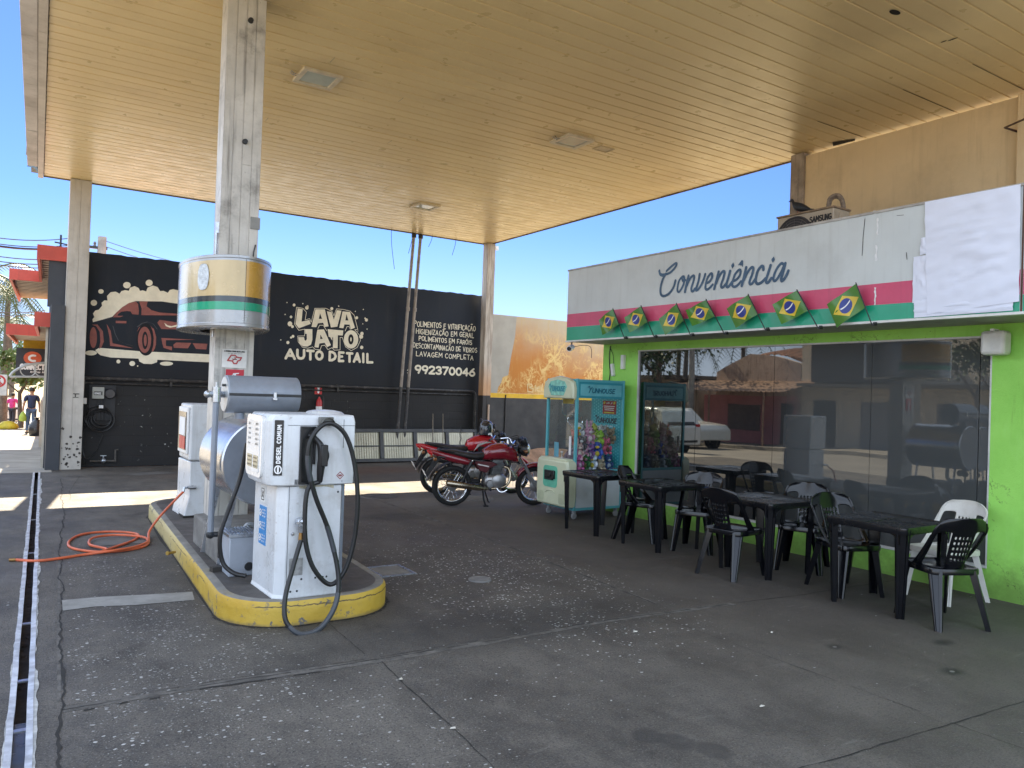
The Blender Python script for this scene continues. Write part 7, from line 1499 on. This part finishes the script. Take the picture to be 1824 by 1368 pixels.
def palm(lb, x, y, z0, h, fr, seed, nf=15):
    rnd = random.Random(seed); t = thing('palm_tree', lb, 'palm', (x, y, z0), group='palms'); a = MB(); top = Vector((rnd.uniform(-.4,.4), rnd.uniform(-.4,.4), h)); pts = [Vector((0,0,0)), Vector((top.x*.2,top.y*.2,h*.35)), Vector((top.x*.55,top.y*.55,h*.7)), top]; a.tube(pts, [.22,.15,.13,.11], 8); a.build('trunk', BARK, t, smooth=60); a = MB()
    for k in range(nf):
        an = 2.4*k+rnd.uniform(-.2,.2); up = .9-1.5*(k/nf)+rnd.uniform(-.15,.15); d = Vector((math.cos(an), math.sin(an), 0)); P = []
        for q in range(9):
            s_ = q/8; P.append(top+d*(fr*s_*(.55+.45*math.cos(up*.6)))+Vector((0,0,fr*(up*s_-1.05*s_*s_))))
        for q in range(1, 9):
            tg = (P[q]-P[q-1]).normalized(); sd = tg.cross(Vector((0,0,1))).normalized(); ll = fr*.3*math.sin(.35+q/8*2.5)
            for j in range(3):
                b = P[q-1].lerp(P[q], j/3)
                for s2 in (-1,1): e = b+sd*s2*ll+tg*ll*.45-Vector((0,0,ll*.45)); a.add([b, b+tg*.05, e], [(0,1,2)])
        a.tube(P, [.03]*6+[.02,.015,.01], 4)
    a.build('crown', LEAF['palm'], t, smooth=0, recalc=False); return t
for i, (px, py, Y, h, lb) in enumerate(((8,665,48,7.2,'tall palm by the street at the far left'),(24,672,60,6.6,'farther palm just left of the dark shop sign'),(-15,665,42,7.0,'palm at the very edge of the photo'))):
    q = aty(px, py, Y); palm(lb, q.x, Y, slope(Y)-.1, h, 2.6, 30+i)
q = aty(40,690,44); tree('round light green tree beyond the man on the sidewalk', q.x, 44, slope(44), 4.0, 1.6, 'yel', 1500, 51, ls=.25); q = aty(14,700,66); tree('hazy green tree at the end of the street', q.x, 66, slope(66), 5, 2.4, 'mid', 1200, 52, ls=.35); q = aty(-6,690,75); tree('far street tree at the left edge', q.x, 75, slope(75), 6, 3, 'mid', 1000, 53, ls=.4)
# utility pole behind the wall, wires
UP = thing('utility_pole', 'concrete utility pole with insulators showing over the black wall', 'utility pole', (aty(182,430,27).x, 27, -.3)); zt = aty(182,422,27).z+.3; a = MB(); a.cyl((0,0,0),(0,0,zt),.2,.12); a.build('pole', mat('pole concrete', (.3,.28,.25), .9, 0, .2), UP)
a = MB(); a.obox((-.3,0,zt-.35),(.9,.08,.08)); a.build('cross_arm', M['dkmetal'], UP); a = MB()
for k in (-.65,-.45,-.2): a.lathe([(0,.0),(.05,.0),(.03,.06),(.05,.08),(.02,.14),(0,.14)], (k,0,zt-.31), 'z', 8)
a.build('insulators', mat('insulator', (.12,.1,.1), .3), UP)
def wire(lb, p0, p1, sag, r=.012):
    t = thing('power_line', lb, 'power line', (0,0,0), group='overhead power lines'); a = MB(); a.tube([p0.lerp(p1, k/10)-Vector((0,0,sag*4*(k/10)*(1-k/10))) for k in range(11)], r, 5); a.build('cable', M['black_plastic'], t)
for i, (ya, yb, lb) in enumerate(((418,420,'topmost overhead wire at the far left'),(428,433,'second overhead wire at the far left'),(432,437,'thick overhead wire at the far left'),(450,456,'fourth overhead wire at the far left'),(459,464,'fifth overhead wire at the far left'),(465,471,'sixth overhead wire at the far left'))):
    wire(lb, aty(-40,ya,25), aty(150,yb,28), .15, .014 if i != 2 else .03)
for i, (ya, yb, lb) in enumerate(((551,553,'upper of two lower overhead wires at the left'),(556,559,'lower of two lower overhead wires at the left'))): wire(lb, aty(-40,ya,30), aty(80,yb,34), .1, .014)
wire('upper wire running right from the utility pole', aty(190,430,27), aty(420,482,40), .2); wire('lower wire running right from the utility pole', aty(190,440,27), aty(420,495,40), .2)
# ------------------------------------------------------------------ cars
CG = mat('car glass', (.012,.014,.016), .06, 0, .1); CB = mat('car trim black', (.02,.02,.02), .5)
def car(name, lb, paint, prof, glassp, L, W, loc, rz, wr=.33, wx=(.2,.8), rear=None):
    t = thing(name, lb, 'car', loc, rz); a = MB(); hw = lambda z: W/2*(1 if z < .95 else 1-.22*(z-.95)/.6)
    n = len(prof); vs = [(x, hw(z), z) for x, z in prof]+[(x, -hw(z), z) for x, z in prof]; a.add(vs, [tuple(range(n)), tuple(reversed(range(n, 2*n)))]+[(i, n+i, n+(i+1) % n, (i+1) % n) for i in range(n)]); a.build('body', paint, t, smooth=25, bevel=.05)
    for k, g in enumerate(glassp):
        a = MB()
        for s_ in (-1,1): a.add([(x, s_*(hw(z)+.008), z) for x, z in g], [tuple(range(len(g)))])
        a.build('side_window', CG, t, smooth=0)
    for x in (wx[0]*L-L/2, wx[1]*L-L/2):
        for s_ in (-1,1):
            w_ = MB(); w_.torus((x, s_*(W/2-.09), wr), wr-.09, .1, 'y', 28, 10); ob = w_.build('wheel', M['tyre'], t); w2 = MB(); w2.lathe([(0,s_*.1),(.08,s_*.1),(.2,s_*.085),(.23,s_*.1)], (x, s_*(W/2-.09), wr), 'y', 20); w2.build('rim', M['steel'], ob)
            w3 = MB(); w3.sheet(ell(0,0,wr+.06,wr+.06,20), ((x, s_*(W/2+.003), wr),(1,0,0),(0,0,1),(0,s_,0)), 0); w3.build('wheel_arch', CB, t, smooth=0)
    if rear:
        a = MB()
        for s_ in (-1,1): a.obox((-L/2-.0, s_*(W/2-.16), .95),(.04,.2,.22))
        a.build('tail_light', mat('tail light red', None), t); a = MB(); a.obox((-L/2-.015,0,.55),(.04,W*.8,.2)); a.build('bumper', CB, t); a = MB(); a.obox((-L/2-.02,0,.8),(.02,.42,.13)); a.build('number_plate', M['white_paint'], t)
        a = MB(); a.add([(-L/2+rear[0],-W*.36,1.02),(-L/2+rear[0],W*.36,1.02),(-L/2+rear[1],W*.3,1.45),(-L/2+rear[1],-W*.3,1.45)], [(0,1,2,3)]); a.build('rear_window', CG, t, smooth=0)
    return t
WCP = mat('white car paint', (.7,.7,.68), .2, 0, .04, coat=.8)
SUV = [(-2.15,.35),(-2.2,.6),(-2.18,.95),(-2.12,1.05),(-1.9,1.52),(-1.6,1.62),(.2,1.6),(.95,1.06),(1.9,.95),(2.15,.75),(2.15,.35)]
car('parked_car', 'white hatch seen mirrored in the store window, parked by the forecourt', WCP, SUV, [[(-1.75,1.08),(-1.55,1.5),(-.7,1.53),(-.7,1.07)],[(-.62,1.07),(-.62,1.53),(.1,1.52),(.62,1.08)]], 4.3, 1.8, (-4.6,21.0,-.14+slope(21)), R(90), rear=(-.0,.26))
PK = [(-2.5,.4),(-2.55,.95),(-.9,1.0),(-.65,1.62),(.55,1.62),(1.1,1.08),(2.3,1.0),(2.5,.8),(2.5,.4)]
car('pickup_truck', 'pale pickup truck mirrored in the window behind the white hatch', mat('pale car paint', (.6,.61,.58), .25, 0, .05, coat=.6), PK, [[(-.5,1.08),(-.42,1.54),(.45,1.54),(.9,1.1)]], 5.0, 1.8, (-8.6,23.5,-.14+slope(23)), R(-90), .36, (.19,.81), rear=(1.62,1.85))
q = aty(24,728,52); car('parked_car', 'white car with red tail lights parked far down the street', WCP, SUV, [[(-1.75,1.08),(-1.55,1.5),(-.7,1.53),(-.7,1.07)],[(-.62,1.07),(-.62,1.53),(.1,1.52),(.62,1.08)]], 4.3, 1.8, (q.x-.4,52,slope(52)-.1), R(90), rear=(-.0,.26))

# ------------------------------------------------------------------ people
SKIN = mat('skin', (.3,.17,.11), .55, 0, .1)
def skin_mesh(name, verts, edges, radii, m, parent, sub=2, root=0):
    me = bpy.data.meshes.new(name); me.from_pydata([tuple(v) for v in verts], edges, []); ob = bpy.data.objects.new(name, me); COL.objects.link(ob); me.materials.append(m); ob.parent = parent
    ob.modifiers.new('skin', 'SKIN'); sv = me.skin_vertices[0].data
    for i, r_ in enumerate(radii): sv[i].radius = r_ if isinstance(r_, tuple) else (r_, r_)
    sv[root].use_root = True; ob.modifiers['skin'].use_smooth_shade = True; s_ = ob.modifiers.new('sub', 'SUBSURF'); s_.levels = sub; s_.render_levels = sub; return ob
def person(lb, loc, rz, H=1.74, shirt=(.02,.035,.09), trousers=(.06,.1,.18), hair=(.015,.012,.01), stride=.22, armbend=0.0, sleeve=True, shorts=False, skinmat=None):
    t = thing('person', lb, 'person', loc, rz); k = H/1.74; V = lambda *p: Vector(p)*k; sk = skinmat or SKIN
    hip = {1: V(0,.09,.9), -1: V(0,-.09,.9)}; knee = {1: V(.06+stride*.35,.095,.48), -1: V(.02-stride*.25,-.095,.49)}; ank = {1: V(.0+stride*.8,.1,.085), -1: V(-stride*1.1,-.1,.12)}
    toe = {1: V(.17+stride*.8,.12,.035), -1: V(-stride*1.1+.13,-.12,.035)}
    sh = {1: V(0,.18,1.43), -1: V(0,-.18,1.43)}; el = {1: V(-.06-.05*stride,.25,1.15), -1: V(.0+.1*stride,-.25,1.15)}; wr = {1: V(.02,.27,.91), -1: V(.14,-.27,.93)}
    if armbend: el[-1] = V(.08,-.26,1.18); wr[-1] = V(.28,-.2,1.1)
    v = [V(0,0,.95), V(-.01,0,1.12), V(-.01,0,1.3), V(0,0,1.44), V(.01,0,1.53), V(.025,0,1.6), V(.03,0,1.68)]; r = [(.13*k,.1*k),(.115*k,.085*k),(.14*k,.1*k),(.09*k,.07*k),(.052*k,.052*k),(.075*k,.085*k),(.065*k,.075*k)]; e = [(0,1),(1,2),(2,3),(3,4),(4,5),(5,6)]
    for s_ in (1,-1):
        i = len(v); v += [hip[s_], knee[s_], ank[s_], toe[s_]]; r += [.088*k,.056*k,.038*k,.034*k]; e += [(0,i),(i,i+1),(i+1,i+2),(i+2,i+3)]
        i = len(v); hand = wr[s_]+(wr[s_]-el[s_]).normalized()*.09*k; v += [sh[s_], el[s_], wr[s_], hand]; r += [.055*k,.04*k,.028*k,(.038*k,.02*k)]; e += [(3,i),(i,i+1),(i+1,i+2),(i+2,i+3)]
        for q in range(4):   # fingers and thumb
            i2 = len(v); d = (hand-wr[s_]).normalized(); off = Vector((.022*(q-1.2), 0, 0))*k; L_ = (.06,.07,.065,.05)[q]*k; v += [hand+off+d*L_*.5, hand+off*1.1+d*L_+Vector((.01,0,0))]; r += [.0095*k,.008*k]; e += [(i+3,i2),(i2,i2+1)]
        i2 = len(v); v += [wr[s_]+(hand-wr[s_])*.5+Vector((.045*k,0,-.02*k))]; r += [.011*k]; e += [(i+2,i2)]
    skin_mesh('body', v, e, r, sk, t)
    a = MB(); hc = V(.03,0,1.67); a.sphere(hc+V(-.005,0,.0), .107*k,.09*k,.12*k,14,9); a.sphere(hc+V(.1,0,-.02), .018*k,.014*k,.022*k,8,5)
    for s_ in (-1,1): a.sphere(hc+V(-.01,.09*s_,-.015), .022*k,.012*k,.03*k,8,5)
    a.sphere(hc+V(.03,0,-.085), .06*k,.055*k,.05*k,10,6); a.build('face', sk, t, smooth=80); a = MB()
    for s_ in (-1,1): a.sphere(hc+V(.094,.034*s_,.012), .012*k,.015*k,.009*k,8,5)
    a.build('eyes', M['black_plastic'], t); a = MB(); a.obox(hc+V(.094,0,-.058),(.02*k,.042*k,.009*k)); a.build('mouth', mat('lips', (.3,.09,.07), .5), t)
    a = MB(); a.sphere(hc+V(-.02,0,.03), .113*k,.097*k,.11*k,14,9); a.build('hair', mat('hair %s' % lb[:12], hair, .6, 0, .3, 60), t, smooth=80)
    sv = [V(0,0,.93), V(-.01,0,1.12), V(-.01,0,1.3), V(0,0,1.43)]; sr = [(.165*k,.125*k),(.15*k,.115*k),(.17*k,.125*k),(.1*k,.085*k)]; se = [(0,1),(1,2),(2,3)]
    for s_ in (1,-1): i = len(sv); sv += [sh[s_]+V(0,.005*s_,0), sh[s_].lerp(el[s_], .72)]; sr += [.078*k,.062*k]; se += [(3,i),(i,i+1)]
    skin_mesh('shirt', sv, se, sr, mat('cloth %s' % lb[:14], shirt, .85, 0, .15, 8), t)
    pv = [V(0,0,.97)]; pr = [(.15*k,.115*k)]; pe = []
    for s_ in (1,-1):
        end = knee[s_].lerp(ank[s_], .0 if shorts else .92); i = len(pv); pv += [hip[s_], knee[s_] if not shorts else hip[s_].lerp(knee[s_], .5), end]; pr += [.105*k,.078*k,.062*k if not shorts else .08*k]; pe += [(0,i),(i,i+1),(i+1,i+2)]
    skin_mesh('trousers', pv, pe, pr, mat('trouser %s' % lb[:14], trousers, .85, 0, .15, 8), t)
    for s_ in (1,-1): a = MB(); d = (toe[s_]-ank[s_]); a.tube([ank[s_]+V(-.05,0,-.05), ank[s_]+V(.0,0,-.035), toe[s_]+V(.02,0,.008), toe[s_]+V(.07,0,-.005)], [.035*k,.052*k,.045*k,.02*k], 10); a.build('shoe', mat('dark shoe', (.03,.025,.022), .6), t, smooth=80)
    return t
q = aty(54,775,35); MAN = person('man walking away in navy t-shirt and blue jeans', (q.x, 35, slope(35)+.005), R(95), 1.76)
mm = Matrix.Translation(MAN.location) @ Matrix.Rotation(R(95),4,'Z'); h1 = mm @ Vector((.03,.27,.78)); BGm = mat('green bag', (.3,.42,.06), .5)
t_ = thing('shopping_bag', 'yellow green bag in the walking man\'s left hand', 'bag', tuple(h1)); a = MB(); a.ring([[Vector((r_*math.cos(2*math.pi*k/12), .5*r_*math.sin(2*math.pi*k/12), z)) for k in range(12)] for r_, z in ((.02,.1),(.07,.02),(.12,-.1),(.13,-.22),(.1,-.28),(.02,-.29))]); a.build('bag', BGm, t_, smooth=70); a = MB(); a.tube([(-.03,0,.06),(-.0,0,.14),(.03,0,.06)], .008, 5); a.build('handle', BGm, t_)
q = aty(21,748,47); person('woman in a bright pink top and dark trousers at the kerb', (q.x, 47, slope(47)+.005), R(60), 1.66, (.6,.05,.25), (.03,.03,.045), stride=.03, armbend=1)
q = aty(14,755,42); t_ = thing('sack', 'bright yellow sack on the pavement by the woman in pink', 'sack', (q.x, 42, slope(42))); a = MB(); a.ring([[Vector((r_*1.2*math.cos(2*math.pi*k/14)*(1+.12*math.sin(k*2.3)), r_*math.sin(2*math.pi*k/14), z)) for k in range(14)] for r_, z in ((.3,0),(.36,.08),(.3,.22),(.18,.34),(.05,.38))]); a.build('sack', mat('yellow sack', (.62,.5,.04), .5), t_, smooth=70)
q = aty(33,725,58); person('distant woman in a white top and shorts walking on the street', (q.x, 56, slope(56)), R(90), 1.66, (.65,.65,.65), (.4,.4,.42), stride=.12, shorts=True)
q = aty(66,745,33); t_ = thing('trash_bag', 'knotted black bag standing against the shop wall', 'bag', (q.x, 33, slope(33))); a = MB(); a.ring([[Vector((r_*math.cos(2*math.pi*k/14)*(1+.1*math.sin(k*2.3+z*9)), r_*math.sin(2*math.pi*k/14), z)) for k in range(14)] for r_, z in ((.22,0),(.27,.15),(.25,.38),(.14,.55),(.05,.62),(.1,.68))]); a.build('bag', mat('bin bag', (.012,.012,.014), .3), t_, smooth=70)

# ================================================================== far side of the street, seen mirrored in the window
def house_wall(nm, c, **k): return mat(nm, c, .85, 0, .12, 1.4, **k)
XO = -13.2; PH = thing('pink_house', 'old pink house with tiled roof mirrored in the store window', 'house', (0,0,0)); zb = -.75
a = MB(); a.prism([(20.6,zb),(25.2,zb),(25.2,2.95),(24.9,3.1),(23.3,3.75),(21.8,3.6),(20.6,3.3)], ((XO,0,0),(0,1,0),(0,0,1),(-1,0,0)), 0, .25); a.build('wall', house_wall('weathered gable', (.5,.38,.3), dirt=.7, dirtcol=(.1,.07,.06), streak=.8), PH, smooth=0)
a = MB(); a.box(XO-6,XO-.26,20.6,25.2,zb,2.8); a.build('body', house_wall('weathered gable', None), PH, smooth=0)
a = MB(); a.box(XO+.001,XO+.02,20.7,25.9,zb,1.9); a.build('pink_front', house_wall('faded pink', (.55,.24,.25), dirt=.3), PH, smooth=0)
a = MB(); a.grid(lambda u, v: (XO-.3-5*v, 20.4+3.6*u, 3.45+.75*math.sin(v*3.14)*.6+.25*math.sin(u*3.1)+.03*math.sin(u*60)), 60, 6); a.build('roof', mat('clay tiles', (.22,.1,.06), .9, 0, .5, 12, dirt=.5), PH, smooth=0)
a = MB(); a.grid(lambda u, v: (XO+2.4*v, 19.6+8*u, 2.55-.5*v+.02*math.sin(u*200)), 120, 2)
for y in (20.6,23.5,27): a.tube([(XO+2.3,y,zb),(XO+2.3,y,2.05)], .04, 6)
a.build('awning', mat('corrugated awning', (.34,.22,.15), .7, .2, .35, 6, dirt=.4), PH, smooth=0)
a = MB(); a.box(XO+.02,XO+.05,22.6,24.4,.35,1.5); a.build('shutter', mat('shutter grey', (.16,.13,.12), .6), PH, smooth=0); a = MB(); a.box(XO+.02,XO+.05,20.9,21.5,zb,1.6); a.build('door', mat('dark door', (.03,.025,.025), .6), PH, smooth=0)
CH_ = thing('cream_building', 'cream two storey building with dark sign board mirrored in the window', 'building', (0,0,0)); CRW = house_wall('cream render', (.66,.58,.45), streak=.25)
a = MB(); a.box(XO-7,XO,8,20.55,zb,4.3); a.build('wall', CRW, CH_, smooth=0); a = MB(); a.box(XO+.001,XO+.4,15.5,19.8,2.5,4.6); a.build('sign_board', mat('dark sign board', (.025,.025,.03), .5), CH_, smooth=0)
a = MB(); a.box(XO+.001,XO+1.2,8,19.9,2.3,2.42); a.build('ledge', mat('dark ledge', (.1,.09,.08), .8), CH_, smooth=0)
for y0_, y1_, nm in ((18.9,19.9,'door'),(15.6,17.8,'shutter'),(12.5,14.8,'shutter'),(9,11.3,'shutter')):
    a = MB(); a.box(XO+.001,XO+.03,y0_,y1_,zb,1.75); a.build(nm, mat('dark door', None) if nm == 'door' else mat('grey roller shutter', (.25,.25,.25), .5, .3, .1), CH_, smooth=0)
LW = thing('low_house', 'long low house with a dark doorway mirrored at the left of the window', 'house', (0,0,0)); a = MB(); a.box(XO-6,XO,26.3,44,-1.6,2.6); a.build('wall', house_wall('dull render', (.34,.29,.24), dirt=.4), LW, smooth=0); a = MB(); a.box(XO-6.2,XO+.5,26.25,44.2,2.61,2.8); a.build('roof', mat('dark ledge', None), LW, smooth=0); a = MB(); a.box(XO+.001,XO+.03,27.5,29.5,-1.3,1.5); a.build('door', mat('dark door', None), LW, smooth=0)
tree('spreading dark street tree mirrored in front of the low house', -11.2, 27.0, -.4, 6.2, 2.6, 'dark', 2600, 61, ls=.22); tree('dense clipped tree mirrored at the right of the window', -9.6, 11.6, 0, 4.4, 1.1, 'dark', 1800, 62, ls=.15)
for i, (x, y, h) in enumerate(((-19,33,7.2),(-21,35.5,8),(-18,38,7),(-22,31,7.6))): palm('palm behind the low house, mirrored '+('nearest','second','third','fourth')[i], x, y, -1, h, 2.7, 80+i)
for i, (x, y) in enumerate(((-10.7,24.4),(-10.7,14.2))): t_ = thing('utility_pole', ('concrete pole mirrored before the pink house','concrete pole mirrored before the cream building')[i], 'utility pole', (x, y, -.4)); a = MB(); a.cyl((0,0,0),(0,0,8),.16,.1); a.build('pole', mat('pole concrete', None), t_); a = MB(); a.obox((0,0,7.6),(.08,1.4,.1)); a.build('cross_arm', M['dkmetal'], t_)
for i in range(6): wire('overhead wire across the street number'.replace(' number','')+', '+('highest','second highest','third','fourth','fifth','lowest')[i]+' of the mirrored bundle', Vector((-10.7+.1*i,-10,7.6-.28*i)), Vector((-10.7+.1*i,60,6.6-.28*i)), .9, .015)
